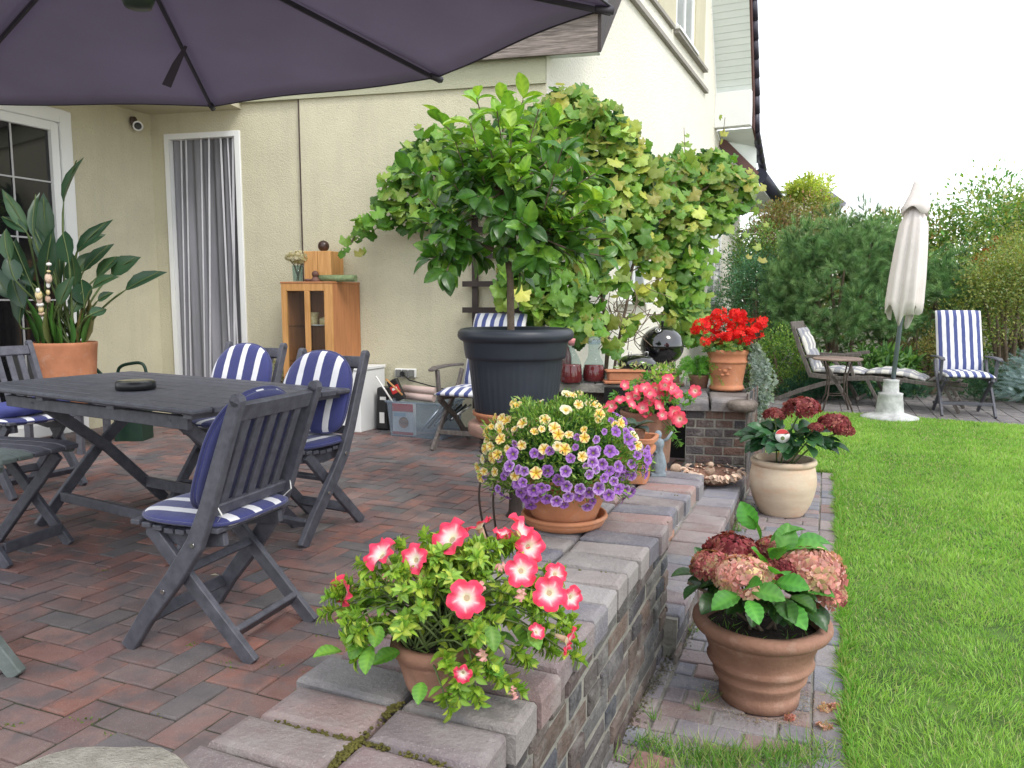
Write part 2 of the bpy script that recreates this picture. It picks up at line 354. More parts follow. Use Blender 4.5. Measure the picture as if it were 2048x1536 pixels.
M['room'] = pmat('dark_room', (.03, .028, .03), .9, .3, 2)
def stripemat(name, period, duty, off=0, axis=0, c1=(.035, .042, .17), c2=(.68, .68, .70), plaid=False):
    m, nt, b, o, co = newmat(name)
    sp = N(nt, 'SeparateXYZ'); lk(nt, co, sp.inputs[0])
    def st(ax, per, du, of):
        wob = math_(nt, 'MULTIPLY', math_(nt, 'SUBTRACT', noise(nt, 6, 2, .5, co), .5), .008)
        x = math_(nt, 'ADD', sp.outputs[ax], wob)
        return math_(nt, 'LESS_THAN', math_(nt, 'FRACT', math_(nt, 'ADD', math_(nt, 'DIVIDE', x, per), of + 100)), du)
    c = mix(nt, st(axis, period, duty, off), c1, c2)
    if plaid:
        c = mix(nt, math_(nt, 'MULTIPLY', st(axis, period, .45, off), .75), (.62, .60, .55), (.16, .17, .22)); c = mix(nt, math_(nt, 'MULTIPLY', st(1, period, .45, 0), .6), c, (.16, .17, .22))
    n = noise(nt, 7, 4, .6, co); c = mix(nt, mix_fac(nt, n, .4, .8, .16), c, (.10, .10, .16))
    lk(nt, c, b.inputs['Base Color']); b.inputs['Roughness'].default_value = .85; b.inputs['Sheen Weight'].default_value = .2
    bp = N(nt, 'Bump'); bp.inputs['Strength'].default_value = .5; bp.inputs['Distance'].default_value = .01; lk(nt, noise(nt, 16, 5, .6, co), bp.inputs['Height']); lk(nt, bp.outputs[0], b.inputs['Normal'])
    return m
M['stripe'] = stripemat('blue_white_stripe', .115, .34, .33, c2=(.78, .78, .80))
M['stripe2'] = stripemat('narrow_blue_white_stripe', .082, .52, .24, c1=(.05, .07, .22))
M['plaid'] = stripemat('grey_plaid', .16, .5, .25, plaid=True)
# ================================================================== BRICKWORK
def bricks(name, O, U, Vv, Nn, rects, th, mat, pal, bev=.005, jit=.0025, parent=None, warp=0, gap=.005):
    O, U, Vv, Nn = V(O), V(U), V(Vv), V(Nn); b = MB(); pal = np.array(pal)
    for (u0, u1, v0, v1) in rects:
        k = random.random(); c = pal[random.randrange(len(pal))] * k + pal[random.randrange(len(pal))] * (1 - k); c = c * random.uniform(.82, 1.15)
        b.tint = tuple(np.clip(c, 0, 1)); g = gap * random.uniform(.7, 1.3); u0 += g; u1 -= g; v0 += g; v1 -= g
        h = th + random.uniform(-jit, jit); tu, tv = random.uniform(-jit, jit), random.uniform(-jit, jit); e = bev * random.uniform(.8, 1.6)
        rj = lambda: random.uniform(-warp, warp)
        cr = [(u0 + rj(), v0 + rj()), (u1 + rj(), v0 + rj()), (u1 + rj(), v1 + rj()), (u0 + rj(), v1 + rj())]
        mu, mv = (u0 + u1) / 2, (v0 + v1) / 2; vs = []
        for lev, ins in ((-.0, 0), (1, 0), (2, e * .35), (3, e * 1.25)):
            for i, (x, y) in enumerate(cr):
                sx = 1 if x < mu else -1; sy = 1 if y < mv else -1
                z = (0, h - e, h - e * .3, h)[lev if isinstance(lev, int) else 0] + (tu * (x - mu) / .1 + tv * (y - mv) / .1 if lev else 0)
                vs.append(O + U * (x + sx * ins) + Vv * (y + sy * ins) + Nn * z)
        fs = [(12, 13, 14, 15)]
        for l in range(3):
            for i in range(4): a = l * 4 + i; c_ = l * 4 + (i + 1) % 4; fs.append((a, c_, c_ + 4, a + 4))
        b.add(vs, fs, False)
    me = bpy.data.meshes.new(name); me.from_pydata(b.v, [], b.f)
    at = me.attributes.new('tint', 'FLOAT_COLOR', 'POINT'); at.data.foreach_set('color', np.array([(*t, 1) for t in b.t], dtype=np.float32).ravel())
    bm = bmesh.new(); bm.from_mesh(me); bmesh.ops.recalc_face_normals(bm, faces=bm.faces); bm.to_mesh(me); bm.free()
    return link(name, me, mat, parent)
def proj(p):
    x, y, z = p[0], p[1], p[2] - EYE; d = y * _c - z * _s; u = y * _s + z * _c
    return (1024 + FPX * x / d, 768 - FPX * u / d) if d > .05 else (1e6, 1e6)
PAL_PATIO = [(.225, .105, .085), (.28, .12, .09), (.185, .105, .095), (.135, .115, .115), (.10, .10, .11), (.17, .115, .11), (.21, .115, .10), (.24, .115, .09), (.145, .135, .135), (.185, .10, .095), (.25, .15, .13)]
PAL_WALL = [(.085, .078, .085), (.11, .095, .09), (.14, .10, .085), (.17, .12, .095), (.07, .075, .09), (.12, .11, .105), (.10, .098, .108), (.14, .10, .09), (.15, .145, .14)]
PAL_COP = [(.22, .20, .22), (.29, .26, .25), (.17, .165, .20), (.33, .20, .18), (.21, .17, .17), (.30, .28, .27), (.28, .19, .18), (.18, .18, .23)]
PAL_PATH = [(.24, .22, .245), (.28, .22, .22), (.19, .19, .23), (.29, .24, .235), (.22, .225, .26), (.28, .19, .175)]
w1 = V((.386, .9225, 0)); l1 = V((-.9225, .386, 0)); UP = V((0, 0, 1))
Wo = V((-.013, 1.352, 0))
Po = V((.734, 3.015, 0)); w2 = V((.3785, .9256, 0)); r2 = V((.9256, -.3785, 0))
ZG = -.12
# ---- ground, far ground
b = MB(); b.poly([(-60, -5, ZG - .04), (80, -5, ZG - .04), (80, 120, ZG - .04), (-60, 120, ZG - .04)]); tag(b.build('ground', M['earth']), kind='structure')
# ---- patio
rects = []
def in_patio(p):
    if p.y > 8.15 or p.y < .9: return False
    rel = p - Wo; a = rel.dot(w1); l = rel.dot(l1)
    if a < 2.05 and l < .40: return False
    q = p - Po
    if q.dot(r2) > -.46: return False
    if l > 7.5: return False
    px, py = proj(p); return -260 < px < 1500
for i in range(-30, 80):
    for j in range(-12, 90):
        m_ = (i - j) % 4
        if m_ not in (0, 2): continue
        e_ = .106; u0, v0 = i * e_, j * e_
        rc = (u0, u0 + 2 * e_, v0, v0 + e_) if m_ == 0 else (u0, u0 + e_, v0 - e_, v0 + e_)
        p = Wo + w1 * ((rc[0] + rc[1]) / 2) + l1 * ((rc[2] + rc[3]) / 2)
        if in_patio(p): rects.append(rc)
# (m==0: horizontal i,i+1 ; m==2: vertical j,j-1)
o = bricks('patio', Wo - UP * .05, w1, l1, UP, rects, .05, M['paver'], PAL_PATIO, bev=.004, jit=.0022, gap=.0028); tag(o, kind='structure')
b = MB(); b.poly([Wo + w1 * x + l1 * y - UP * .006 for x, y in ((-1.5, .3), (2.1, .3), (2.3, .1), (4.2, .0), (5.2, .1), (6.5, 1.2), (9, 3), (9, 9), (-1.5, 9))]); tag(b.build('patio_joints', M['mortar_d']), kind='structure')
# ---- low wall with coping
wall = thing('garden_wall', 'dark klinker brick garden wall with two rows of coping bricks, curving along the terrace edge', 'wall', (0, 0, 0))
b = MB(); L0, L1 = -1.0, 1.58
b.slab([Wo + w1 * L0 + l1 * .014 + UP * (ZG - .03), Wo + w1 * L1 + l1 * .014 + UP * (ZG - .03), Wo + w1 * L1 + l1 * .48 + UP * (ZG - .03), Wo + w1 * L0 + l1 * .48 + UP * (ZG - .03)], (0, 0, .47))
b.slab([Wo + w1 * L1 + l1 * .16 + UP * (ZG - .03), Wo + w1 * 2.2 + l1 * .24 + UP * (ZG - .03), Wo + w1 * 2.75 + l1 * .45 + UP * (ZG - .03), Wo + w1 * 2.6 + l1 * .75 + UP * (ZG - .03), Wo + w1 * 1.7 + l1 * .5 + UP * (ZG - .03)], (0, 0, .47))
b.build('mortar_core', M['mortar'], wall)
rects = []
for k in range(7):
    z0 = .33 - (k + 1) * .0672; x = L0 + random.uniform(0, .12)
    while x < L1 - .02:
        w_ = random.choice([.235, .115, .115, .235, .12]); x1_ = min(x + w_, L1); rects.append((x, x1_, z0, z0 + .0672)); x = x1_
o = bricks('brick_face', Wo + l1 * .018, w1, UP, -l1, rects, .011, M['brick'], PAL_WALL, bev=.006, jit=.004, gap=.0075, warp=.004, parent=wall)
rects = [(.0 + i * .12, .12 + i * .12, .33 - (k + 1) * .0672, .33 - k * .0672) for k in range(7) for i in range(4)]
bricks('end_bricks', Wo + w1 * (L1 - .003) + l1 * .016, l1, UP, w1, rects, .011, M['brick'], PAL_WALL, bev=.006, jit=.004, gap=.006, parent=wall)
rects = []; x = L0
while x < 2.22:
    s_ = random.uniform(.118, .132); dv = random.uniform(-.012, .014)
    rects.append((x, x + s_, -.012 + dv, .238)); rects.append((x + random.uniform(-.004, .004), x + s_, .245, .49 + random.uniform(-.015, .015))); x += s_ + .003
bricks('coping', Wo + UP * .33, w1, l1, UP, rects, .07, M['coping'], PAL_COP, bev=.011, jit=.0035, gap=.0035, warp=.004, parent=wall)
# moss cushions in joints
mo = MB()
def mossrun(a0, a1, l0, l1_, n, r_):
    for k in range(n):
        f = random.random()
        if math.sin(f * 17 + a0 * 9 + l0 * 5) + .5 * math.sin(f * 41) < .1: continue
        f = min(max(f + random.gauss(0, .05), 0), 1); p = Wo + w1 * (a0 + (a1 - a0) * f) + l1 * (l0 + (l1_ - l0) * f) + UP * .392; dn = (1 if random.random() < .7 else 2.2)
        mo.sphere(p + V((random.gauss(0, r_ * .9), random.gauss(0, r_ * .9), random.uniform(0, .006))), random.uniform(.002, .0048), 6, 4, (1, 1, .7))
mossrun(-.40, .02, .242, .242, 900, .006); mossrun(-.125, -.125, .25, .44, 200, .004); mossrun(-.125, -.12, .05, .22, 150, .004); mossrun(.13, .13, .26, .4, 40, .004); mossrun(.3, .62, .242, .242, 60, .004); mossrun(1.5, 1.52, .0, .2, 60, .004); mossrun(.9, .9, .02, .2, 30, .004); mossrun(1.9, 1.9, .02, .2, 50, .006)
mo.build('moss', M['moss'], wall)
# near left cap stone
b = MB(); p0 = G(215, 1525, .42)
b.lathe([(.0001, .0), (.17, 0), (.185, -.02), (.185, -.07), (.0001, -.07)], 28, (p0.x, p0.y - .12, .425), fn=lambda a, i, z: 1 + .05 * math.sin(3 * a) + .03 * math.sin(7 * a))
b.slab([V((p0.x - .16, p0.y - .28, -.15)), V((p0.x + .14, p0.y - .28, -.15)), V((p0.x + .14, p0.y, -.15)), V((p0.x - .16, p0.y, -.15))], (0, 0, .50))
o = b.build('stone_pillar', pmat('coarse_render', (.42, .38, .32), .95, .25, 30, bump=1, bscale=160, vcol=(.55, .52, .45))); tag(o, 'coarse pale stone pillar top at the near left end of the brick coping', 'pillar')
# ---- ledge beyond the wall
ledge = thing('brick_step', 'low brick step of greyish pavers running from the garden wall to the brick pier', 'step')
rects = []; x = -.28
while x < 2.12:
    s_ = random.choice([.12, .13, .2]); rects.append((x, x + s_, -.21, .0)); x += s_
x = -.2
while x < 2.3:
    s_ = random.choice([.12, .13, .2]); rects.append((x, x + s_, -.45, -.212)); x += s_
bricks('tread', Po + UP * -.02, w2, r2, UP, rects, .05, M['coping'], PAL_PATH, bev=.006, jit=.003, gap=.004, parent=ledge)
rects = []
for k in range(2):
    x = -.3 - .05 * k
    while x < 2.1: s_ = random.choice([.12, .235]); rects.append((x, min(x + s_, 2.15), -.02 - (k + 1) * .065, -.02 - k * .065)); x += s_
bricks('riser', Po - r2 * .012, w2, UP, r2, rects, .011, M['brick'], PAL_WALL, bev=.005, jit=.004, gap=.006, warp=.003, parent=ledge)
b = MB(); b.slab([Po + w2 * -.3 - r2 * .01 + UP * -.17, Po + w2 * 3.2 - r2 * .01 + UP * -.17, Po + w2 * 3.2 - r2 * .47 + UP * -.17, Po + w2 * -.3 - r2 * .47 + UP * -.17], (0, 0, .192)); b.build('core', M['mortar'], ledge)
# ---- path
rects = []; y = -1.17
while y < 3.2:
    rects.append((y, y + .2, .465, .563)); y += .2
y = -1.22; k = 0
while y < 3.2:
    s_ = .1; off = (k % 2) * .1
    for (a, c_) in ((-.16, -.005) if y < -.1 else (0, 0), (0, .07 + off), (.07 + off, .27 + off), (.27 + off, .463)):
        if c_ - a > .02: rects.append((y, y + s_, a, c_))
    y += s_; k += 1
o = bricks('path', Po + UP * (ZG - .05), w2, r2, UP, rects, .05, M['coping'], PAL_PATH, bev=.004, jit=.003, gap=.0035); tag(o, kind='structure')
b = MB(); b.poly([Po + w2 * x + r2 * y + UP * (ZG - .008) for x, y in ((-1.22, -.16), (0, -.1), (3.2, -.02), (3.2, .575), (-1.22, .575))]); tag(b.build('path_joints', M['mortar']), kind='structure')
# ---- lawn ground
lawn_poly = [V((.95, 1.2, 0)), Po + w2 * -1.6 + r2 * .57, Po + w2 * 3.22 + r2 * .57, Po + w2 * 3.22 + r2 * -.05, V((2.1, 7.2, 0)), V((2.9, 9.0, 0)), V((3.9, 8.95, 0)), V((5.4, 8.05, 0)), V((7.5, 7.2, 0)), V((7.5, 1.2, 0))]
b = MB(); b.poly([V((p.x, p.y, ZG + .002)) for p in lawn_poly]); tag(b.build('lawn', M['lawnsoil']), kind='structure')
# ---- far terrace
b = MB(); b.poly([V((1.5, 7.3, ZG - .015)), V((9, 5.8, ZG - .015)), V((11, 10.6, ZG - .015)), V((2, 13, ZG - .015))]); tag(b.build('far_terrace', M['slabs']), kind='structure')
rects = [(i * .2, i * .2 + .2, j * .2 + (i % 2) * .1, j * .2 + (i % 2) * .1 + .2) for i in range(0, 34) for j in range(0, 18)]
def keep(rc):
    p = V((2.6, 9.2, 0)) + V((.93, -.37, 0)) * rc[0] + V((.37, .93, 0)) * rc[2]; return p.y < 10.9
o = bricks('terrace_pavers', V((2.6, 9.0, ZG - .05)), V((.93, -.37, 0)), V((.37, .93, 0)), UP, [r_ for r_ in rects if keep(r_)], .045, M['coping'], [(.17, .155, .155), (.20, .185, .185), (.15, .14, .145)], bev=.004, gap=.004); tag(o, kind='structure')
# ================================================================== PIER AND COUNTER
uf = V((.9745, -.2246, 0)); u1 = V((.417, .9089, 0)); nf = V((-.2246, -.9745, 0)); ns = V((.9089, -.417, 0))
pier = thing('barbecue_pier', 'dark brick barbecue nook with slab capped pier and brick counter', 'brick counter')
PR = G(1489, 949, .03); PW, PH = .395, .43; PD = 1.15
b = MB(); b.slab([PR - uf * PW + UP * -.1, PR + UP * -.1, PR + u1 * PD + UP * -.1, PR - uf * PW + u1 * PD + UP * -.1], (0, 0, PH + .1))
b.build('pier_core', M['mortar'], pier)
def courses(nc, z0, L, h=.0615, lens=(.125, .125, .24)):
    r_ = []
    for k in range(nc):
        x = 0
        off = (k % 2) * .06
        while x < L - .01:
            s_ = (lens[k % 2] if x > 0 else lens[k % 2] - off); x1_ = min(x + s_, L)
            if L - x1_ < .03: x1_ = L
            r_.append((x, x1_, z0 + k * h, z0 + (k + 1) * h)); x = x1_
    return r_
PALP = [(.13, .085, .075), (.17, .10, .08), (.075, .07, .08), (.10, .085, .085), (.06, .06, .07), (.19, .115, .09)]
bricks('front_bricks', PR - uf * PW + nf * -.004, uf, UP, nf, courses(7, 0, PW), .009, M['brick'], PALP, bev=.004, jit=.002, gap=.005, parent=pier)
bricks('side_bricks', PR + ns * -.004, u1, UP, ns, [(a, b_, c_ - .15, d) for a, b_, c_, d in courses(9, 0, PD)], .009, M['brick'], PALP, bev=.004, jit=.002, gap=.005, parent=pier)
cp = PR + UP * PH
bricks('cap', cp - uf * (PW + .07) + nf * .05, uf, -nf, UP, [(0, .23, 0, .24), (.23, PW + .12, .01, .24), (0, .22, .245, .62), (.22, PW + .12, .245, .62), (0, .25, .63, 1.2), (.25, PW + .12, .63, 1.2)], .075, M['coping'], [(.15, .14, .14), (.19, .16, .145)], bev=.014, jit=.004, warp=.008, parent=pier)
b = MB(); b.lathe([(.0001, .0), (.085, .0), (.105, -.02), (.095, -.055), (.07, -.07), (.0001, -.07)], 18, cp - uf * .03 + nf * .045 + UP * .078, fn=lambda a, i, z: 1 + .12 * math.sin(2 * a) + .05 * math.sin(5 * a)); b.build('rough_stone', pmat('rough_brown_stone', (.13, .10, .08), .9, .4, 12, bump=1, bscale=40, vcol=(.24, .20, .17)), pier)
CT = V((.32, 6.22, 0)); ZC = .535; CL = 1.42
cw = MB(); cw.slab([CT + nf * -.05, CT + uf * CL + nf * -.05, CT + uf * CL + nf * -.62, CT + nf * -.62], (0, 0, ZC - .075)); cw.build('counter_wall', pmat('dark_brown_brickwork', (.045, .035, .03), .9, .4, 9, bump=.8, bscale=30), pier)
bricks('counter_coping', CT + UP * (ZC - .075), uf, -nf, UP, [(i * .118, i * .118 + .118, j * .24, j * .24 + .235) for i in range(12) for j in range(3)], .075, M['coping'], [(.13, .115, .11), (.17, .15, .14), (.10, .095, .10)], bev=.006, jit=.002, gap=.006, parent=pier)
b = MB(); b.slab([CT + UP * (ZC - .07), CT + uf * CL + UP * (ZC - .07), CT + uf * CL - nf * .7 + UP * (ZC - .07), CT - nf * .7 + UP * (ZC - .07)], (0, 0, .062)); b.build('counter_mortar', M['mortar'], pier)
# link slab between pier and counter, and near-black back of the hollow: soot and shade in its colour
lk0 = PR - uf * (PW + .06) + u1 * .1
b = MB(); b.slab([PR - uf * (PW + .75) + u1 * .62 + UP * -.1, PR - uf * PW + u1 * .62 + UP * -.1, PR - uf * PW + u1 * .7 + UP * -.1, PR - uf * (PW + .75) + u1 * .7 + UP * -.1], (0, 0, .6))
b.build('hollow', pmat('sooty_shaded_brick', (.010, .009, .009), .95, .4, 9, bump=.6), pier)
# ================================================================== HOUSE
house = thing('house', 'cream rendered house with steep dark roof, patio doors and white soffit', 'house')
Cc = V((.305, 7.026, 0)); FT = -4.02; Lc = Cc + uf * FT
def FP(px, py, off=0): return HP(px, py, Cc + nf * off, nf)
def SP(px, py, off=0): return HP(px, py, Cc + ns * off, ns)
def LP(px, py, off=0): return HP(px, py, Lc + ns * off, ns)
def ft(p): return (V((p.x, p.y, 0)) - Cc).dot(uf)
def st(p): return (V((p.x, p.y, 0)) - Cc).dot(u1)
def lt(p): return (V((p.x, p.y, 0)) - Lc).dot(-u1)
def wallpiece(b, O, U, Nn, u0, u1_, z0, z1, off=0, th=.28):
    b.slab([O + U * u0 + Nn * off + UP * z0, O + U * u1_ + Nn * off + UP * z0, O + U * u1_ + Nn * off + UP * z1, O + U * u0 + Nn * off + UP * z1], Nn * -th)
tj = ft(FP(605, 400)); d0 = ft(FP(340, 500)); d1 = ft(FP(489, 500)); dz = FP(411, 264).z; ZB = FP(1089, 169).z; ZE = 3.33
tr = ft(FP(486, 300)); ZR = FP(326, 228).z
b = MB()
wallpiece(b, Cc, uf, nf, FT, d0, -.1, ZR + .5); wallpiece(b, Cc, uf, nf, d0, d1, dz, ZR + .5); wallpiece(b, Cc, uf, nf, d1, tj, -.1, ZB)
wallpiece(b, Lc, -u1, ns, -.0, lt(LP(148, 400)), -.1, ZR + .5)
zt = LP(135, 225).z; s0 = lt(LP(148, 400)); wallpiece(b, Lc, -u1, ns, s0, 3.6, zt, zt + .6)
b.build('terrace_wall', M['stucco'], house)
b = MB(); wallpiece(b, Cc, uf, nf, tj, -.001, -.1, ZB, .022, .3); b.build('wall_panel', M['stucco'], house)
b = MB(); wallpiece(b, Cc, uf, nf, tr, -.001, ZB, ZE, .05, .33); b.build('upper_band', M['stucco_shaded'], house)
b = MB(); a = Cc + uf * tj + nf * .024; b.box(a + UP * (ZB / 2 + .5), (.012, .012, ZB - 1.0), rotz(-.2265)); b.build('joint_profile', M['iron'], house)
# side wall
sp = [SP(1423, 0), SP(1433, 190), SP(1434, 262), SP(1455, 330), SP(1480, 425)]
tR = st(SP(1478, 500)); tt_ = [(st(p), p.z) for p in sp]
pr = [(.0, -.2), (tR, -.2), (tR, tt_[4][1]), (tt_[3][0], tt_[3][1]), (tt_[2][0], tt_[2][1]), (tt_[1][0], tt_[1][1]), (tt_[0][0], tt_[0][1]), (7.9, 9.2), (7.4, 10.9), (0, 3.36)]
b = MB(); b.slab([Cc + u1 * t_ + UP * z for t_, z in pr], ns * -.3); b.build('gable_wall', M['stucco_lit'], house)
# patio door (left) with dark room and net curtain
def frame_door(name, O, U, Nn, u0, u1_, z0, z1, fw=.07, proud=.02, glass=None):
    f = MB()
    for (a, c_, z_a, z_b) in ((u0, u0 + fw, z0, z1), (u1_ - fw, u1_, z0, z1), (u0 + fw, u1_ - fw, z1 - fw, z1), (u0 + fw, u1_ - fw, z0, z0 + fw)):
        f.slab([O + U * a + Nn * proud + UP * z_a, O + U * c_ + Nn * proud + UP * z_a, O + U * c_ + Nn * proud + UP * z_b, O + U * a + Nn * proud + UP * z_b], Nn * -.09)
    return f
dr = frame_door('x', Cc, uf, nf, d0, d1, 0, dz - .004, .055).build('curtained_door', M['white'], house, .004)
b = MB(); n_ = 90
for i in range(n_):
    t0, t1 = [d0 + .055 + (d1 - d0 - .11) * (k / n_) for k in (i, i + 1)]
    f0, f1 = [.026 * math.sin(k * .33) * math.sin(k * .13 + 1) + .004 * math.sin(k * .9) for k in (i, i + 1)]
    for z0, z1, q0, q1 in ((0.03, dz * .5, 1.25, 1), (dz * .5, dz - .06, 1, .55)):
        A_ = [Cc + uf * t0 + nf * (-.05 + f0 * q0) + UP * z0, Cc + uf * t1 + nf * (-.05 + f1 * q0) + UP * z0, Cc + uf * t1 + nf * (-.05 + f1 * q1) + UP * z1, Cc + uf * t0 + nf * (-.05 + f0 * q1) + UP * z1]
        b.add(A_, [(0, 1, 2, 3)], True)
b.build('net_curtain', M['curtain'], dr)
b = MB()
for (x0_, x1_, w_) in ((362, 372, 3), (372, 382, 3), (402, 410, 3), (418, 421, 4), (441, 462, 4), (455, 478, 3), (466, 470, 5)):
    pa, pb = FP(x0_, 272, -.02), FP(x1_, 745, -.02); pb = pa + (pb - pa) * (pa.z / max(pa.z - pb.z, .1)) * .985
    b.bar(pa, pb, .014 * w_ / 3, .004, nf)
b.build('curtain_hems', pmat('pale_hem', (.62, .62, .66), .9, .1, 4), dr)
b = MB(); wallpiece(b, Cc, uf, nf, d0 + .03, d1 - .03, 0, dz, -.3, .05); b.build('dark_interior', M['room'], dr)  # the unlit room's darkness is put into this panel's colour
# left window door
wd = frame_door('x', Lc, -u1, ns, s0, 3.4, .0, zt, .11, .03).build('terrace_door', M['white'], house, .006)
f = frame_door('x', Lc, -u1, ns, s0 + .115, 2.6, .05, zt - .115, .075, .012); f.build('sash', M['white'], wd, .006)
b = MB(); wallpiece(b, Lc, -u1, ns, s0 + .18, 3.3, .1, zt - .18, -.03, .01); b.build('pane', M['windowglass'], wd)
b = MB()
def bar_l(p, q): b.bar(p, q, .014, .008, ns)
q0 = LP(19, 242, -.02); bar_l(q0, V((q0.x, q0.y, .1)))
for yy in (364, 595 - 117, 600):
    p = LP(100, yy, -.02); a = lt(p); bar_l(Lc - u1 * (s0 + .17) + ns * -.02 + UP * p.z, Lc - u1 * 3.0 + ns * -.02 + UP * p.z)
b.build('glazing_bars', pmat('grey_bars', (.45, .45, .45), .5, .05), wd)
# recess ceiling (balcony slab) and eaves
b = MB(); b.slab([Lc + UP * ZR, Cc + uf * tr + UP * ZR, Cc + uf * tr + nf * 2.2 + UP * ZR, Lc + nf * 4.0 + ns * -.3 + UP * ZR, Lc + nf * 4.0 - uf * 1.5 + UP * ZR, Lc - uf * 1.5 + UP * ZR], (0, 0, .22)); b.build('porch_ceiling', M['stucco'], house)  # forward part out of view, lengthened to darken the recess walls
b = MB(); z0 = 3.30; f0 = Cc + nf * .13; xr = .46
b.slab([f0 + uf * -4.2 + UP * z0, f0 + uf * xr + UP * z0, f0 + uf * xr + UP * (z0 + .33), f0 + uf * -4.2 + UP * (z0 + .33)], nf * -.03)
b.build('fascia_board', M['fascia'], house)
b = MB(); b.slab([Cc + nf * .10 + uf * -4.2 + UP * 3.335, Cc + nf * .10 + uf * xr + UP * 3.335, Cc + nf * -.1 + uf * xr + UP * 3.335, Cc + nf * -.1 + uf * -4.2 + UP * 3.335], (0, 0, .02))
sl = 1.07
b.slab([Cc + uf * .02 + UP * 3.34, Cc + uf * xr + UP * 3.34, Cc + uf * xr + u1 * 7 + UP * (3.34 + 7 * sl), Cc + uf * .02 + u1 * 7 + UP * (3.34 + 7 * sl)], (0, 0, .03)); b.build('front_soffit', M['siding'], house)
b = MB(); e0 = Cc + uf * (xr) + nf * .13
b.slab([e0 + UP * 3.29, e0 + UP * 3.68, e0 + u1 * 7 + UP * (3.68 + 7 * sl), e0 + u1 * 7 + UP * (3.29 + 7 * sl)], uf * .03); b.build('barge_board', M['brownwood'], house)
b = MB(); e1 = Cc + nf * .2
b.slab([e1 - uf * 4.3 + UP * 3.60, e1 + uf * (xr + .06) + UP * 3.60, e1 + uf * (xr + .06) + u1 * 7.3 + UP * (3.60 + 7.3 * sl), e1 - uf * 4.3 + u1 * 7.3 + UP * (3.60 + 7.3 * sl)], (0, 0, .1)); b.build('front_roof', M['rooftile'], house)
# rear verge: ribbed soffit following the gable profile
OV = .62
def prof(t_, z, off): return Cc + u1 * t_ + ns * off + UP * z
P0 = [(tt_[0][0] - .46, tt_[0][1] + 2.2), tt_[0], tt_[1]]; P1 = [tt_[2], tt_[3]]
def strip(b, pts, off0, off1, th):
    for (a, c_) in zip(pts[:-1], pts[1:]):
        n2 = max(2, int(math.hypot(a[0] - c_[0], a[1] - c_[1]) / .105))
        for k in range(n2):
            f0_, f1_ = k / n2, (k + .88) / n2
            A0 = (a[0] + (c_[0] - a[0]) * f0_, a[1] + (c_[1] - a[1]) * f0_); A1 = (a[0] + (c_[0] - a[0]) * f1_, a[1] + (c_[1] - a[1]) * f1_); A2 = (a[0] + (c_[0] - a[0]) * (k + 1) / n2, a[1] + (c_[1] - a[1]) * (k + 1) / n2)
            b.slab([prof(*A0, off0), prof(*A0, off1), prof(*A1, off1), prof(*A1, off0)], u1 * th)
            b.slab([prof(*A1, off0) + u1 * .012, prof(*A1, off1) + u1 * .012, prof(*A2, off1) + u1 * .012, prof(*A2, off0) + u1 * .012], u1 * th)
b = MB(); strip(b, P0, .002, OV, .03); b.build('verge_soffit', M['siding'], house)
b = MB(); strip(b, [tt_[2], (tt_[3][0], tt_[3][1])], .002, OV, .03); b.build('verge_soffit', M['siding'], house)
b = MB(); q = tt_[1]; q2 = tt_[2]
b.slab([prof(q[0] - .14, q[1], 0), prof(q[0] - .14, q[1], OV + .01), prof(q[0] - .14, q2[1], OV + .01), prof(q[0] - .14, q2[1], 0)], u1 * .2); b.build('soffit_return', M['white'], house, .006)
b = MB(); pts = P0 + [tt_[2], (tt_[3][0] - .05, tt_[3][1])]
for (a, c_) in zip(pts[:-1], pts[1:]):
    b.slab([prof(*a, OV), prof(*c_, OV), prof(c_[0] + .2, c_[1], OV), prof(a[0] + .2, a[1], OV)], ns * .03)
b.build('verge_board', M['brownboard'], house)
b = MB(); a_, c_ = P0[0], tt_[3]; path_ = [prof(P0[0][0] + .26, P0[0][1], OV + .03)] + [prof(t_[0] + .26, t_[1], OV + .03) for t_ in (tt_[0], tt_[1], tt_[2])] + [prof(tt_[3][0] + .22, tt_[3][1] - .1, OV + .03)]
for (a, c_) in zip(path_[:-1], path_[1:]):
    n2 = max(1, round((a - c_).length / .34))
    for k in range(n2):
        p, q = a.lerp(c_, k / n2), a.lerp(c_, (k + 1.06) / n2); b.tube([p, q], [.072, .080], 12)
b.build('verge_tile', M['rooftile'], house)
# diagonal brown board, eave soffit, gutter, downpipe
b = MB(); pa, pb = SP(1441, 282, .02), SP(1512, 352, OV); pa = V((pa.x, pa.y, pa.z)); b.bar(pa, pb, .03, .17, UP); b.build('eave_board', M['brownboard'], house)
b = MB(); k1, k2, k3, k4 = SP(1440, 300, 0), SP(1512, 362, OV), SP(1560, 425, OV + .25), SP(1480, 425, 0)
b.slab([k1, k2, k3, k4], (0, 0, .03)); b.slab([SP(1440, 262, 0), SP(1513, 262, OV), k2, k1], u1 * .03); b.build('eave_soffit', M['siding'], house)
g0, g1 = SP(1519, 352, OV + .02), SP(1566, 415, OV + .3); b = MB(); b.tube([g0, g1], [.15, .15], 14); b.build('gutter', M['gutter'], house)
dp = [SP(1567, 412, OV + .28), SP(1568, 432, OV + .27), SP(1545, 442, OV), SP(1492, 466, .1), SP(1480, 480, .06)]; e = dp[-1]; dp.append(V((e.x, e.y, -.1)))
b = MB(); b.tube(dp, .055, 12)
for z in (.9, 2.0, 2.7): b.lathe([(.056, -.03), (.068, -.03), (.068, .03), (.056, .03)], 12, (e.x, e.y, z))
b.build('downpipe', M['gutter'], house)
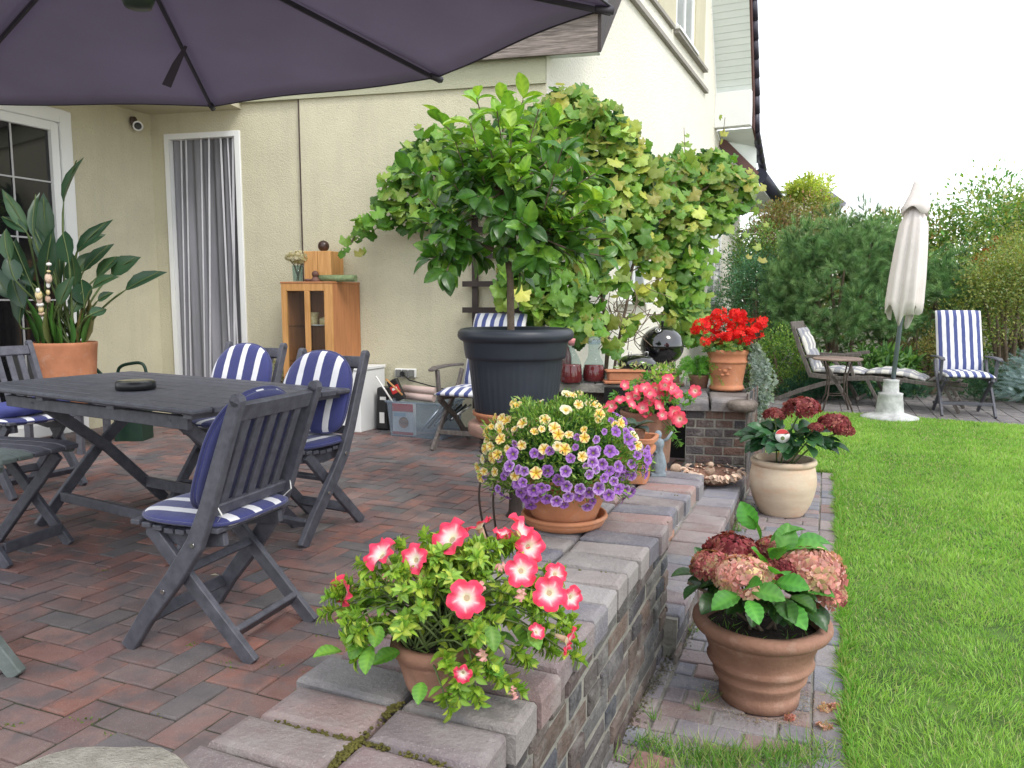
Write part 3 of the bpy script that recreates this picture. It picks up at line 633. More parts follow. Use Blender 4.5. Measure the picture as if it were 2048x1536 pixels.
b = MB(); b.slab([Cc + u1 * (tR - .02) + ns * .002 + UP * -.2, Cc + u1 * (tR + .3) + ns * .002 + UP * -.2, Cc + u1 * (tR + .3) + ns * .002 + UP * 3.2, Cc + u1 * (tR - .02) + ns * .002 + UP * 3.2], ns * -.3)
# windows of the gable
def side_window(px0, px1, y0, y1, sill=True):
    a, c_ = SP(px0, (y0 + y1) / 2), SP(px1, (y0 + y1) / 2); s_a, s_b = st(a), st(c_); z1 = SP((px0 + px1) / 2, y0).z; z0 = SP((px0 + px1) / 2, y1).z
    f = frame_door('x', Cc, u1, ns, s_a, s_b, z0, z1, .09, .015); w = f.build('window', M['white'], house)
    m_ = MB(); wallpiece(m_, Cc, u1, ns, s_a + .08, s_b - .08, z0 + .08, z1 - .08, .004, .02); m_.build('pane', pmat('pale_pane', (.30, .32, .32), .1, .1, 2), w)
    m_ = MB(); mid = (s_a + s_b) / 2; wallpiece(m_, Cc, u1, ns, mid - .04, mid + .04, z0, z1, .02, .02); m_.build('mullion', M['white'], w)
    m_ = MB(); m_.slab([Cc + u1 * (s_a - .08) + ns * .10 + UP * (z0 - .05), Cc + u1 * (s_b + .08) + ns * .10 + UP * (z0 - .05), Cc + u1 * (s_b + .08) + ns * .0 + UP * (z0 - .05), Cc + u1 * (s_a - .08) + UP * (z0 - .05)], (0, 0, .04)); m_.build('sill', M['white'], w)
side_window(1352, 1388, -260, 84); side_window(1413, 1440, 440, 604); side_window(1238, 1290, 480, 600)
b = MB()
def mould(p, q, h, off): 
    p, q = SP(*p), SP(*q); q = V((q.x, q.y, p.z)) if False else q
    b.bar(p + ns * off / 2, q + ns * off / 2, off, h, UP)
mould((1190, -92), (1410, 184), .06, .06); mould((1240, -80), (1344, 55), .05, .05); mould((1347, 63), (1407, 143), .05, .08); b.build('moulding', pmat('grey_beige_trim', (.30, .28, .25), .8, .1), house)
b = MB(); pz = SP(1345, 0).z
wallpiece(b, Cc, u1, ns, st(SP(1316, 20)), st(SP(1349, 60)), SP(1345, 50).z, pz + 2, .02, .02); b.build('wall_relief', M['stucco'], house); b = MB(); wallpiece(b, Cc, u1, ns, st(SP(1389, 60)), st(SP(1408, 60)), SP(1400, 135).z, pz + 2, .02, .02); b.build('wall_relief', M['stucco'], house)
# sockets
b = MB(); p = FP(812, 746, .03)
b.box(p, (.21, .05, .085), rotz(-.2265)); sk = b.build('power_socket', M['white'], house, .006)
b = MB()
for dx in (-.065, 0, .065): b.box(p + uf * dx + nf * .03, (.056, .03, .07), rotz(-.2265))
b.build('socket_lid', pmat('grey_lid', (.16, .16, .15), .5, .1), sk, .006)
b = MB(); b.tube([p + uf * -.02 + nf * .06 + UP * 0, p + nf * .07 + uf * .06 + UP * -.06, p + nf * .05 + uf * .3 + UP * -.12, p + nf * .1 + uf * .62 + UP * -.17], .006, 6); b.tube([p + nf * .03 + uf * -.02, p + nf * .08 + uf * -.01], .022, 8); b.build('plug_cable', M['black'], sk)
# wall camera
p = LP(262, 243, .0); t = thing('wall_spotlight', 'small white ringed round lamp on a bracket high on the left wall', 'spotlight')
b = MB(); b.tube([p + ns * .005, p + ns * .05 + UP * .02, p + ns * .08 - UP * .03], .012, 8); b.lathe([(.0001, .03), (.045, .03), (.045, 0), (.0001, 0)], 14, p + ns * .015, M=Matrix.Rotation(PI / 2, 3, 'Y')); b.build('bracket', M['iron'], t)
tgt = (EYEV - p).normalized(); Mq = tgt.to_track_quat('Z', 'Y').to_matrix(); cpt = LP(276, 252, .1)
b = MB(); b.lathe([(.03, -.09), (.042, -.08), (.048, 0), (.036, .006), (.034, -.01), (.0001, -.012)], 20, cpt, M=Mq); b.build('housing', M['white'], t)
b = MB(); b.lathe([(.0001, -.008), (.033, -.006)], 16, cpt, M=Mq); b.build('lens', M['black'], t)
# ================================================================== TRELLIS
tr_ = thing('trellis', 'dark brown wooden lattice trellis on the cream wall behind the lemon tree', 'trellis')
b = MB()
for px in (950, 1000, 1050): 
    p = FP(px, 500, .07); b.box(V((p.x, p.y, 1.15)), (.055, .03, 1.9), rotz(-.2265))
b.build('post', M['brownwood'], tr_)
b = MB()
for py in (512, 568, 620, 676, 460, 405, 350): 
    p, q = FP(925, py, .095), FP(1078, py - 1, .095); b.bar(p, V((q.x, q.y, p.z)), .02, .05, UP)
b.build('crossbar', M['brownwood'], tr_)
# ================================================================== BIG PARASOL OVER THE TERRACE
um = thing('cantilever_parasol', 'large purple grey cantilever parasol spread over the dining table', 'parasol')
AP = EYEV + ray(226, -200) * 2.22
rib = [(4.4, 1.47), (45, 1.215), (100, 1.37), (150, 1.36), (195, 1.4), (240, 1.4), (285, 1.4), (325, 1.4)]
ends = [V((AP.x + r_ * math.cos(R(a)), AP.y + r_ * math.sin(R(a)), 2.1)) for a, r_ in rib]
ends[0] = G(1222, 12, 2.1); ends[1] = G(880, 152, 2.1); ends[2] = G(425, 210, 2.1); ends[3] = G(-118, 203, 2.1)
b = MB(); NS, NR = 14, 14
for k in range(8):
    A_, B_ = ends[k], ends[(k + 1) % 8]; grid = []
    for i in range(NR + 1):
        f = i / NR; row = []
        for j in range(NS + 1):
            g = j / NS; e = A_.lerp(B_, g); sag = 4 * g * (1 - g)
            p = AP.lerp(e, f * (1 - .045 * sag)); p.z -= .035 * sag * math.sin(PI * min(f, .95) * .9) * (1 if f < 1 else 1)
            p.z -= .012 * sag * (1 if i == NR else 0) + .006 * math.sin(7 * g + 3 * k) * math.sin(5 * f)
            row.append(p)
        grid.append(row)
    vs = [p for r_ in grid for p in r_]
    b.add(vs, [(i * (NS + 1) + j, i * (NS + 1) + j + 1, (i + 1) * (NS + 1) + j + 1, (i + 1) * (NS + 1) + j) for i in range(NR) for j in range(NS)], True)
o = b.build('canopy', M['canopy'], um); mo_ = o.modifiers.new('s', 'SOLIDIFY'); mo_.thickness = .004
rm = pmat('dark_rib', (.045, .04, .05), .5, .2)
for k in range(8):
    e = ends[k]; b = MB(); b.bar(AP - UP * .03, e - UP * .02, .009, .016); b.tube([e - (e - AP).normalized() * .05 - UP * .02, e + (e - AP).normalized() * .008 - UP * .012], .013, 8); b.build('rib', rm, um)
b = MB()
for k in range(8):
    A_, B_ = ends[k], ends[(k + 1) % 8]; pts = []
    for j in range(NS + 1):
        g = j / NS; sag = 4 * g * (1 - g); p = AP.lerp(A_.lerp(B_, g), 1 - .045 * sag); p.z -= .012 * sag + .006 * math.sin(7 * g + 3 * k) * math.sin(5) + .035 * sag * math.sin(PI * .95 * .9); pts.append(p - UP * .003)
    b.tube(pts, .004, 5)
b.build('hem', rm, um)
b = MB(); b.lathe([(.0001, .04), (.07, .04), (.08, 0), (.05, -.05), (.0001, -.06)], 20, AP - UP * .06); b.tube([AP, AP - UP * .12], .025, 10)
hk = EYEV + ray(275, -6) * 2.15; b.build('hub', pmat('dark_green_hub', (.03, .045, .035), .4, .2), um)
b = MB(); b.lathe([(.0001, -.03), (.035, -.028), (.047, 0), (.035, .03), (.0001, .035)], 20, hk); b.tube([hk, AP - UP * .1], .01, 6); b.build('lamp', pmat('dark_green_hub', (.03, .045, .035), .4, .2), um)
s_a = (EYEV + ray(372, 92) * ((AP.lerp(ends[2], .45).y) / ray(372, 92).y)); s_a = AP.lerp(ends[2], .52)
def onrib(px, py):
    return s_a
b = MB(); t0 = AP.lerp(ends[2], .56) - UP * .02
sA = AY(372, 92, t0.y); sB = AY(352, 130, t0.y - .02); sC = AY(333, 172, t0.y - .05)
b.board([sA, sB, sC], [.01, .028, .034], .003, (0.2, -1, .2)); b.build('strap', pmat('dark_strap', (.06, .05, .065), .9, .1), um)
b = MB(); mx = V((-3.0, .3, 0)); b.box((mx.x, mx.y, 1.45), (.09, .09, 2.9)); b.build('mast', M['metal_d'], um)
b = MB(); b.bar(V((mx.x, mx.y, 2.85)), AP + UP * .08, .07, .07); b.build('arm', M['metal_d'], um)
b = MB(); b.box((mx.x, mx.y, .03), (.9, .9, .06)); b.build('base', M['metal_d'], um)
# ================================================================== CUSHION SHAPES
def pad(w, d, th, n=40, p=2.6, flat=0.0, top=None):
    """flat cushion in XY with domed faces; outline superellipse; flat squares the -y end"""
    b = MB(); rings = [1.0, .985, .93, .82, .6, .3]; hs = [0, .32, .62, .85, .98, 1.0]; vs = []; out = []
    for j in range(n):
        a = 2 * PI * j / n; c_, s_ = math.cos(a), math.sin(a); q = p if s_ > 0 else p + flat
        out.append((w / 2 * math.copysign(abs(c_) ** (2 / q), c_), d / 2 * math.copysign(abs(s_) ** (2 / q), s_)))
    for sg in (1, -1):
        base = len(vs)
        for r_, h in zip(rings, hs):
            for (x, y) in out: vs.append((x * r_, y * r_, sg * h * th / 2 * (1 + .05 * math.sin(9 * x / w * 3) * math.sin(7 * y / d * 3))))
        vs.append((0, 0, sg * th / 2))
    fs = []; K = len(rings) * n + 1
    for s_ in (0, 1):
        o_ = s_ * K
        for i in range(len(rings) - 1):
            for j in range(n):
                f_ = (o_ + i * n + j, o_ + i * n + (j + 1) % n, o_ + (i + 1) * n + (j + 1) % n, o_ + (i + 1) * n + j); fs.append(f_ if s_ == 0 else f_[::-1])
        for j in range(n): fs.append((o_ + (len(rings) - 1) * n + j, o_ + (len(rings) - 1) * n + (j + 1) % n, o_ + K - 1))
    b.add(vs, fs, True)
    pb = MB(); pb.tube([(x, y, 0) for x, y in out] + [(out[0][0], out[0][1], 0)], .006, 6, cap=False)
    return b, pb
def place(o, loc, M3=None, rx=0, rz=0, ry=0):
    o.location = loc; o.rotation_euler = (rx, ry, rz)
# ================================================================== FOLDING CHAIR  (front = +y)
GRP = 'folding garden chairs round the dining table'
def make_chair():
    t = thing('folding_chair', 'x', 'chair', group=GRP); g = M['greywood']
    for s in (-1, 1):
        b = MB(); b.board([(s * .215, .245, .0), (s * .215, .16, .12), (s * .215, .035, .27), (s * .215, -.06, .40), (s * .215, -.115, .52), (s * .215, -.18, .70), (s * .215, -.25, .885)], [.055, .058, .064, .062, .055, .05, .045], .032, (1, 0, 0))
        b.tube([(s * .215 - .016, -.25, .885), (s * .215 + .016, -.25, .885)], .0235, 12, smooth=False)
        b.build('outer_leg', g, t, .004)
        b = MB(); b.board([(s * .175, -.24, 0), (s * .175, -.03, .22), (s * .175, .16, .425)], .05, .026, (1, 0, 0)); b.build('inner_leg', g, t, .003)
        b = MB(); b.board([(s * .15, -.13, .405), (s * .15, .02, .392), (s * .15, .2, .41)], [.045, .06, .045], .024, (1, 0, 0)); b.build('seat_rail', g, t, .003)
        b = MB()
        for (y, z) in ((.07, .228), (-.062, .402)):
            b.tube([(s * .232, y, z), (s * .236, y, z)], .009, 8)
        b.build('bolt', M['chrome'], t)
    for i in range(8):
        y = -.12 + i * .047; z = .428 + .006 * abs(i - 3.5) - .004; b = MB(); b.box((0, y, z), (.40, .038, .018)); b.build('seat_slat', g, t, .003)
    b = MB(); b.bar((-.2, -.232, .845), (.2, -.232, .845), .024, .062, (0, -.35, .93)); b.build('top_rail', g, t, .004)
    b = MB(); b.bar((-.2, -.11, .51), (.2, -.11, .51), .022, .042, (0, -.3, .95)); b.build('lower_rail', g, t, .004)
    for i in range(5):
        x = -.14 + i * .07; b = MB(); b.bar((x, -.112, .525), (x, -.228, .83), .036, .012, (0, 1, .3)); b.build('back_slat', g, t, .002)
    for (y, z, w_, h) in ((.19, .1, .4, .045), (-.16, .088, .33, .05), (.03, .285, .33, .03)):
        b = MB(); b.bar((-w_ / 2, y, z), (w_ / 2, y, z), .022, h, (0, .55 if y > 0 else -.6, .8)); b.build('stretcher', g, t, .003)
    return t
def make_cushion(label):
    t = thing('chair_cushion', label, 'cushion', group='blue and white striped chair cushions')
    b, pb = pad(.42, .42, .045, flat=2); o = b.build('seat_pad', M['stripe'], t); o.location = (0, .045, .463); pp = pb.build('piping', M['navy'], o)
    b, pb = pad(.45, .43, .06, flat=2.5, p=2.3); o = b.build('back_pad', M['stripe'], t); o.location = (0, -.105, .70); o.rotation_euler = (R(90) + R(20), 0, 0); pb.build('piping', M['navy'], o)
    b, _ = pad(.445, .425, .045, flat=2.5, p=2.3); q = b.build('navy_backing', M['navy'], t); q.location = (0, -.122, .695); q.rotation_euler = (R(90) + R(20), 0, 0)
    b = MB()
    for s in (-1, 1): b.board([(s * .17, -.10, .45), (s * .19, -.15, .50), (s * .2, -.14, .53)], .005, .002, (0, -1, .3)); 
    b.board([(.21, .0, .44), (.225, .0, .415), (.235, .012, .385)], [.02, .026, .01], .002, (1, 0, 0))
    b.build('tie', M['ceramic'], t)
    return t
chair0 = make_chair()
def fit(front_l, front_r, rear_l, rear_r):
    c = (V(front_l) + V(front_r) + V(rear_l) + V(rear_r)) / 4; d = (V(front_l) + V(front_r)) / 2 - (V(rear_l) + V(rear_r)) / 2
    return (c.x, c.y, 0), math.atan2(d.y, d.x) - PI / 2
chairs = [
    ((-1.03, 2.69, 0), R(71), 'grey slatted folding chair nearest the camera, seen from behind, at the corner of the table', 'blue striped cushion on the nearest folding chair, its navy back towards the camera'),
    ((-1.74, 4.68, 0), R(156), 'grey folding chair behind the table in front of the curtained door', 'round backed striped cushion on the chair in front of the curtained door'),
    ((-1.10, 3.98, 0), R(152), 'grey folding chair behind the right end of the table near the cabinet', 'round backed striped cushion on the chair near the wooden cabinet'),
    ((-3.12, 4.85, 0), R(-118), 'grey folding chair with bare slatted back at the left end of the table', None)]
first = True
for loc, rz, lab, clab in chairs:
    c = chair0 if first else dup_tree(chair0); first = False
    c.location = loc; c.rotation_euler = (0, 0, rz); c['label'] = lab; sc_ = 1.0 if loc[1] < 3 else 1.03; c.scale = (sc_,) * 3
    if clab:
        q = make_cushion(clab); q.location = loc; q.rotation_euler = (0, 0, rz); q.scale = (sc_,) * 3
# folded cushions on the left chair
q = thing('chair_cushion', 'plain blue folded cushion lying on the seat of the left chair with bare back', 'cushion', (-3.12, 4.85, 0), R(-118), 'blue and white striped chair cushions')
b, pb = pad(.44, .44, .05, flat=2); o = b.build('seat_pad', M['stripe'], q); o.location = (0, .06, .465); pb.build('piping', M['navy'], o)
b, pb = pad(.48, .42, .10, flat=2); o = b.build('folded_pad', pmat('mid_blue_cotton', (.06, .07, .24), .85, .2, 6, bump=.6, bscale=14), q); o.location = (-.02, .03, .53); o.rotation_euler = (R(8), R(4), R(8))
# ================================================================== DINING TABLE
tb_c = (V((-2.724, 4.093, 0)) + V((-1.078, 3.077, 0)) + V((-.867, 3.974, 0)) + V((-2.56, 4.914, 0))) / 4
tb_a = math.atan2(3.077 - 4.093, -1.078 + 2.724)
t = thing('dining_table', 'dark grey wooden slatted dining table with folding crossed legs under the parasol', 'table', (tb_c.x - .07, tb_c.y + .02, 0), tb_a + R(.5))
TL, TW, TZ = 1.88, .94, .75
for i in range(9):
    w_ = TW / 9; y = -TW / 2 + w_ * (i + .5); b = MB(); edge = i in (0, 8)
    b.box((random.uniform(-.002, .002), y, TZ - .013), (TL, w_ - .006, .026)); b.build('tabletop_plank', M['greywood'], t, .008 if edge else .003)
b = MB()
for x in (-.86, -.3, .3, .86): b.box((x, 0, TZ - .038), (.06, TW - .06, .022))
b.build('batten', M['greywood'], t, .002)
b = MB()
for y in (-.36, .36): b.box((0, y, TZ - .085), (TL - .35, .026, .06))
b.build('apron', M['greywood'], t, .003)
for x in (-.52, .62):
    for s in (-1, 1):
        b = MB(); b.board([(x + s * .02, -s * .36, TZ - .06), (x + s * .02, s * .02, .37), (x + s * .02, s * .36, .0)], .058, .03, (1, 0, 0)); b.build('leg', M['greywood'], t, .004)
b = MB(); b.box((.05, .24, .13), (1.14, .025, .06)); b.build('stretcher', M['greywood'], t, .003)
b = MB(); b.box((.05, -.24, .14), (1.14, .025, .05)); b.build('stretcher', M['greywood'], t, .003)
a = G(268, 778, .755); q = thing('ashtray', 'round black lidded ashtray on the grey dining table', 'ashtray', (a.x, a.y + .02, .751))
b = MB(); b.lathe([(.0001, 0), (.088, 0), (.095, .006), (.095, .036), (.089, .042)], 40, fn=lambda a, i, z: 1 + (.012 * math.sin(20 * a) if i in (2, 3) else 0)); b.build('bowl', M['black'], q)
b = MB(); b.lathe([(.0001, .047), (.06, .048), (.082, .046), (.09, .041), (.087, .036)], 40); b.build('lid', pmat('olive_black_lid', (.03, .03, .025), .2, .2, 5, coat=.5), q)
# ================================================================== SIDE STOOL lower left
cA = G(125, 893, .50); t = thing('folding_stool', 'weathered grey green folding stool table with crossed legs at the left edge', 'stool', (cA.x, cA.y, 0), R(-14))
for i in range(5):
    b = MB(); y = .06 - i * .088; b.board([(-.72, y, .50), (-.2, y, .505), (-.06, y, .50), (0, y, .486)], .082, .022, (0, 0, 1)); b.build('seat_slat', M['mosswood'] if i > 2 else M['greywood'], t, .004)
b = MB(); b.board([(-.72, -.335, .475), (-.05, -.335, .475), (-.005, -.335, .455)], .036, .03, (0, 1, 0)); b.board([(-.72, .09, .475), (-.03, .09, .475)], .036, .03, (0, 1, 0)); b.build('seat_rail', M['mosswood'], t, .004)
for (x0, x1, y) in ((-.42, -.03, -.29), (-.03, -.42, .0)):
    b = MB(); 
    p0, p1 = (x0, y, .46), (x1, y - .02, 0)
    b.board([p0, p1], .052, .028, (0, 1, 0)); b.build('leg', M['greywood'], t, .004)
b = MB(); b.board([(-.42, .04, .46), (-.03, .04, 0)], .05, .028, (0, 1, 0)); b.build('leg', M['greywood'], t, .004)
b = MB(); b.bar((-.07, -.29, .08), (-.07, .03, .08), .022, .05); b.build('stretcher', M['greywood'], t, .003)
# ================================================================== RECLINER CHAIRS (front = +y)
def make_recliner(wood, strip, hb=.66, lean=R(20), label='', name='reclining_chair'):
    t = thing(name, label, 'chair'); W2 = .27
    L_ = .50
    for s in (-1, 1):
        b = MB(); b.board([(s * W2, .30, 0), (s * W2, .1, .25), (s * W2, -.16, .5), (s * W2, -.22, .62)], .045, .026, (1, 0, 0)); b.build('leg', wood, t, .004)
        b = MB(); b.board([(s * (W2 - .03), -.30, 0), (s * (W2 - .03), -.02, .25), (s * (W2 - .03), .24, .42), ], .045, .026, (1, 0, 0)); b.build('leg', wood, t, .004)
        b = MB(); b.board([(s * (W2 + .01), .16, .40), (s * (W2 + .01), .19, .64)], .04, .026, (1, 0, 0)); b.build('arm_post', wood, t, .003)
        b = MB(); b.board([(s * (W2 + .02), -.26, .655), (s * (W2 + .02), .0, .665), (s * (W2 + .02), .20, .66), (s * (W2 + .02), .28, .645)], [.045, .05, .068, .05], .022, (0, 0, 1)); b.build('armrest', wood, t, .006)
        b = MB(); by, bz = -.2, .42; b.board([(s * .22, by, bz), (s * .22, by - math.sin(lean) * hb, bz + math.cos(lean) * hb)], .04, .024, (1, 0, 0)); b.build('back_post', wood, t, .003)
        b = MB(); b.board([(s * .22, -.22, .41), (s * .22, .26, .43)], .045, .024, (1, 0, 0)); b.build('seat_rail', wood, t, .003)
    for i in range(7):
        b = MB(); b.box((0, -.17 + i * .066, .442), (.46, .05, .014)); b.build('seat_slat', wood, t, .002)
    for i in range(8):
        f = .1 + .85 * i / 7; b = MB(); b.box((0, -.2 - math.sin(lean) * hb * f, .42 + math.cos(lean) * hb * f), (.44, .014, .045), Matrix.Rotation(lean, 3, 'X')); b.build('back_slat', wood, t, .002)
    for (y, z) in ((.2, .14), (-.2, .1)):
        b = MB(); b.bar((-W2, y, z), (W2, y, z), .03, .035); b.build('stretcher', wood, t, .003)
    return t
def make_long_cushion(mat, label, hb=.66, lean=R(20), n_tuft=3, over=.05):
    c = thing('seat_pad', label, 'cushion', group=None)
    # one bent strip: seat then back
    def strip_(pts, w, th, nm):
        b = MB(); m = len(pts); K = 14; vs = []
        for i, (p, nn) in enumerate(pts):
            e = min(i, m - 1 - i) / 2.0; k_ = min(1, .45 + .55 * e)
            for j in range(K + 1):
                x = -w / 2 + w * j / K; ed = 1 - abs(2 * j / K - 1) ** 6
                vs.append(V(p) + V((x, 0, 0)) + V(nn) * th * k_ * (.35 + .65 * ed) * (1 - .22 * math.cos(x / w * 6 * PI) ** 2 * (1 if i % 4 == 0 else 0)))
        o2 = len(vs)
        for i, (p, nn) in enumerate(pts):
            for j in range(K + 1): vs.append(V(p) + V((-w / 2 + w * j / K, 0, 0)))
        fs = []
        for i in range(m - 1):
            for j in range(K):
                a = i * (K + 1) + j; fs.append((a, a + 1, a + K + 2, a + K + 1)); fs.append((o2 + a, o2 + a + K + 1, o2 + a + K + 2, o2 + a + 1))
            for j in (0, K): a = i * (K + 1) + j; q_ = a + K + 1; fs.append((a, q_, o2 + q_, o2 + a))
        for i in (0, m - 1):
            for j in range(K): a = i * (K + 1) + j; fs.append((a, a + 1, o2 + a + 1, o2 + a))
        b.add(vs, fs, True); return b.build(nm, mat, c)
    strip_([((0, .31 - .53 * k / 10, .452), (0, 0, 1)) for k in range(11)], .49, .06, 'seat_cushion')
    sl_, cl_ = math.sin(lean), math.cos(lean)
    strip_([((0, -.19 - sl_ * (hb + over) * k / 16, .46 + cl_ * (hb + over) * k / 16), (0, cl_, sl_)) for k in range(17)], .49, .06, 'back_cushion')
    return c
# by the wall behind the black pot
loc, rz = (-.27, 6.25, 0), R(180 - 24)
c = make_recliner(M['oldwood'], None, .62, R(22), 'brown wooden reclining armchair by the cream wall behind the black flower tub'); c.location = loc; c.rotation_euler = (0, 0, rz)
c = make_long_cushion(M['stripe2'], 'blue and white striped pad on the armchair by the cream wall', .62, R(22)); c.location = loc; c.rotation_euler = (0, 0, rz); c['group'] = 'striped pads of the reclining chairs'
p = G(1912, 838, ZG); rz = R(180 - 17)
loc = (5.28, 8.95, ZG)
c = make_recliner(M['greywood'], None, .74, R(22), 'dark wooden reclining armchair on the far terrace, right of the closed parasol'); c.location = loc; c.rotation_euler = (0, 0, rz)
c = make_long_cushion(M['stripe2'], 'blue and white striped pad on the armchair right of the closed parasol', .74, R(22)); c.location = loc; c.rotation_euler = (0, 0, rz); c['group'] = 'striped pads of the reclining chairs'
# ================================================================== DECK LOUNGER
# side profile in local (y forward, z), placed on far terrace; extends to the right
lg = thing('deck_lounger', 'weathered wooden steamer lounger with footrest on the far terrace, left of the closed parasol', 'lounger', (4.25, 10.0, ZG), R(-90 - 35)); wd_ = M['oldwood']
def bd(nm, pts, w_, th_, x=None):
    for s in ((-1, 1) if x is None else (0,)):
        b = MB(); b.board([(s * .27 if x is None else x, p_[0], p_[1]) for p_ in pts], w_, th_, (1, 0, 0)); b.build(nm, wd_, lg, .004)
bd('back_post', [(-.28, .36), (-.42, .70), (-.52, .98)], .05, .028)
b = MB(); b.box((0, -.53, .99), (.58, .03, .11), Matrix.Rotation(R(-15), 3, 'X').inverted()); b.build('head_board', wd_, lg, .01)
bd('side_rail', [(-.30, .36), (.1, .33), (.45, .36), (.80, .33)], .06, .028)
bd('front_leg', [(-.72, .0), (-.42, .14), (-.1, .26), (.15, .31)], .06, .028)
bd('cross_leg', [(-.16, .60), (-.02, .38), (.10, .2), (.22, 0)], .05, .028)
bd('armrest', [(-.34, .60), (0, .60), (.32, .65)], .045, .03)
bd('arm_post', [(.16, .62), (.25, .36)], .04, .026)
bd('foot_leg', [(.40, .34), (.58, 0)], .04, .026)
bd('foot_rail', [(.70, .36), (1.15, .32), (1.45, .28)], .045, .026)
bd('end_leg', [(1.25, .30), (1.42, 0)], .04, .026)
for i in range(13):
    y = -.25 + i * .135; b = MB(); b.box((0, y, .375 - .05 * max(0, y - .9)), (.52, .05, .014)); b.build('seat_slat', wd_, lg, .002)
for i in range(6):
    f = .1 + i * .15; b = MB(); b.box((0, -.30 - .2 * f, .42 + .52 * f), (.5, .014, .05), Matrix.Rotation(R(20), 3, 'X')); b.build('back_slat', wd_, lg, .002)
b = MB(); b.box((0, .3, .09), (.5, .025, .04)); b.box((0, 1.35, .12), (.5, .025, .04)); b.build('stretcher', wd_, lg, .003)
cu = thing('lounger_pad', 'grey and cream checked pad along the deck lounger', 'cushion', (4.25, 10.0, ZG), R(-90 - 35))
def cush(nm, pts, th, w_=.46):
    b = MB(); m = len(pts); K = 10; vs = []
    for i, (y, z, ny, nz) in enumerate(pts):
        k_ = min(1, .5 + .25 * min(i, m - 1 - i)) * (1 - .3 * (i % 4 == 2))
        for j in range(K + 1):
            ed = 1 - abs(2 * j / K - 1) ** 6; vs.append((-w_ / 2 + w_ * j / K, y + ny * th * k_ * (.35 + .65 * ed), z + nz * th * k_ * (.35 + .65 * ed)))
    o2 = len(vs)
    for (y, z, ny, nz) in pts:
        for j in range(K + 1): vs.append((-w_ / 2 + w_ * j / K, y, z))
    fs = []
    for i in range(m - 1):
        for j in range(K): a = i * (K + 1) + j; fs += [(a, a + 1, a + K + 2, a + K + 1), (o2 + a, o2 + a + K + 1, o2 + a + K + 2, o2 + a + 1)]
        for j in (0, K): a = i * (K + 1) + j; fs.append((a, a + K + 1, o2 + a + K + 1, o2 + a))
    for i in (0, m - 1):
        for j in range(K): a = i * (K + 1) + j; fs.append((a, a + 1, o2 + a + 1, o2 + a))
    b.add(vs, fs, True); return b.build(nm, M['plaid'], cu)
cush('back_cushion', [(-.26 - .22 * k / 12, .40 + .55 * k / 12, .93, .37) for k in range(13)], .07)
cush('seat_cushion', [(-.26 + .62 * k / 10, .40 + .0 * k, 0, 1) for k in range(11)], .07)
cush('leg_cushion', [(.38 + .66 * k / 12, .41 - .06 * k / 12 + .03 * math.sin(k / 12 * PI), 0, 1) for k in range(13)], .07)
# round table beside lounger
p = G(1668, 815, ZG); rt = thing('bistro_table', 'round metal folding bistro table in front of the deck lounger', 'table', (3.88, 9.15, ZG))
b = MB(); b.lathe([(.0001, .64), (.27, .64), (.28, .634), (.28, .618), (.27, .615), (.0001, .615)], 36); b.build('table_top', pmat('faded_terracotta_top', (.26, .17, .14), .6, .2, 8, vcol=(.34, .25, .21)), rt)
for a in (30, 120, 210, 300):
    ca, sa = math.cos(R(a)), math.sin(R(a)); b = MB(); b.tube([(.2 * ca, .2 * sa, .62), (.13 * ca, .13 * sa, .4), (.15 * ca, .15 * sa, .2), (.24 * ca, .24 * sa, 0)], .009, 6); b.build('leg', M['iron'], rt)
b = MB(); b.tube([(.15 * math.cos(R(a)), .15 * math.sin(R(a)), .2) for a in (30, 120, 210, 300, 30)], .006, 6); b.build('brace', M['iron'], rt)
# ================================================================== CLOSED PARASOL
pb_ = V((4.235, 8.55, ZG)); cp_ = thing('closed_parasol', 'folded pale beige parasol on a grey pole standing in a grey concrete foot', 'parasol', pb_)
d_ = (AY(1838, 360, 8.6) - pb_ - V((0, 0, .2))); ax = V((d_.x, d_.y, d_.z)).normalized(); base = V((0, 0, .2)); Lp = d_.length
b = MB(); b.tube([base, base + ax * (Lp - .05)], .024, 12); b.build('pole', M['pole'], cp_)
Mq = ax.to_track_quat('Z', 'Y').to_matrix()
b = MB(); zt_ = Lp; n = 60
def fold(a, i, z, ph=0):
    return 1 + .13 * math.sin(5 * a + ph + .6 * math.sin(a)) + .07 * math.sin(11 * a + 1.3)
prof_ = [(.03, zt_ - .28), (.10, zt_ - .36), (.15, zt_ - .48), (.17, zt_ - .75), (.185, zt_ - 1.05), (.19, zt_ - 1.32)]
vs = []; 
for i, (r_, z) in enumerate(prof_ + [(.20, 0)]):
    for j in range(n):
        a = 2 * PI * j / n; zz = z
        if i == len(prof_): zz = zt_ - 1.42 - .16 * max(0, math.sin(2.5 * a + 2.2)) ** 1.5 - .05 * math.sin(7 * a); r_ = .185 - .5 * max(0, math.sin(2.5 * a + 2.2)) * .12
        rr = r_ * (1 + (fold(a, i, z) - 1) * (.5 + 1.1 * i / 6)); vs.append(Mq @ V((rr * math.cos(a), rr * math.sin(a) * .8, zz)) + base * 0 + V((0, 0, 0)) + base)
b.add(vs, [(i * n + j, i * n + (j + 1) % n, (i + 1) * n + (j + 1) % n, (i + 1) * n + j) for i in range(len(prof_)) for j in range(n)], True)
o = b.build('canopy', M['beige'], cp_); mm = o.modifiers.new('s', 'SOLIDIFY'); mm.thickness = .006
b = MB(); vs = []
pr2 = [(.05, zt_ - .02), (.056, zt_ - .05), (.08, zt_ - .15), (.13, zt_ - .27), (.15, zt_ - .34)]
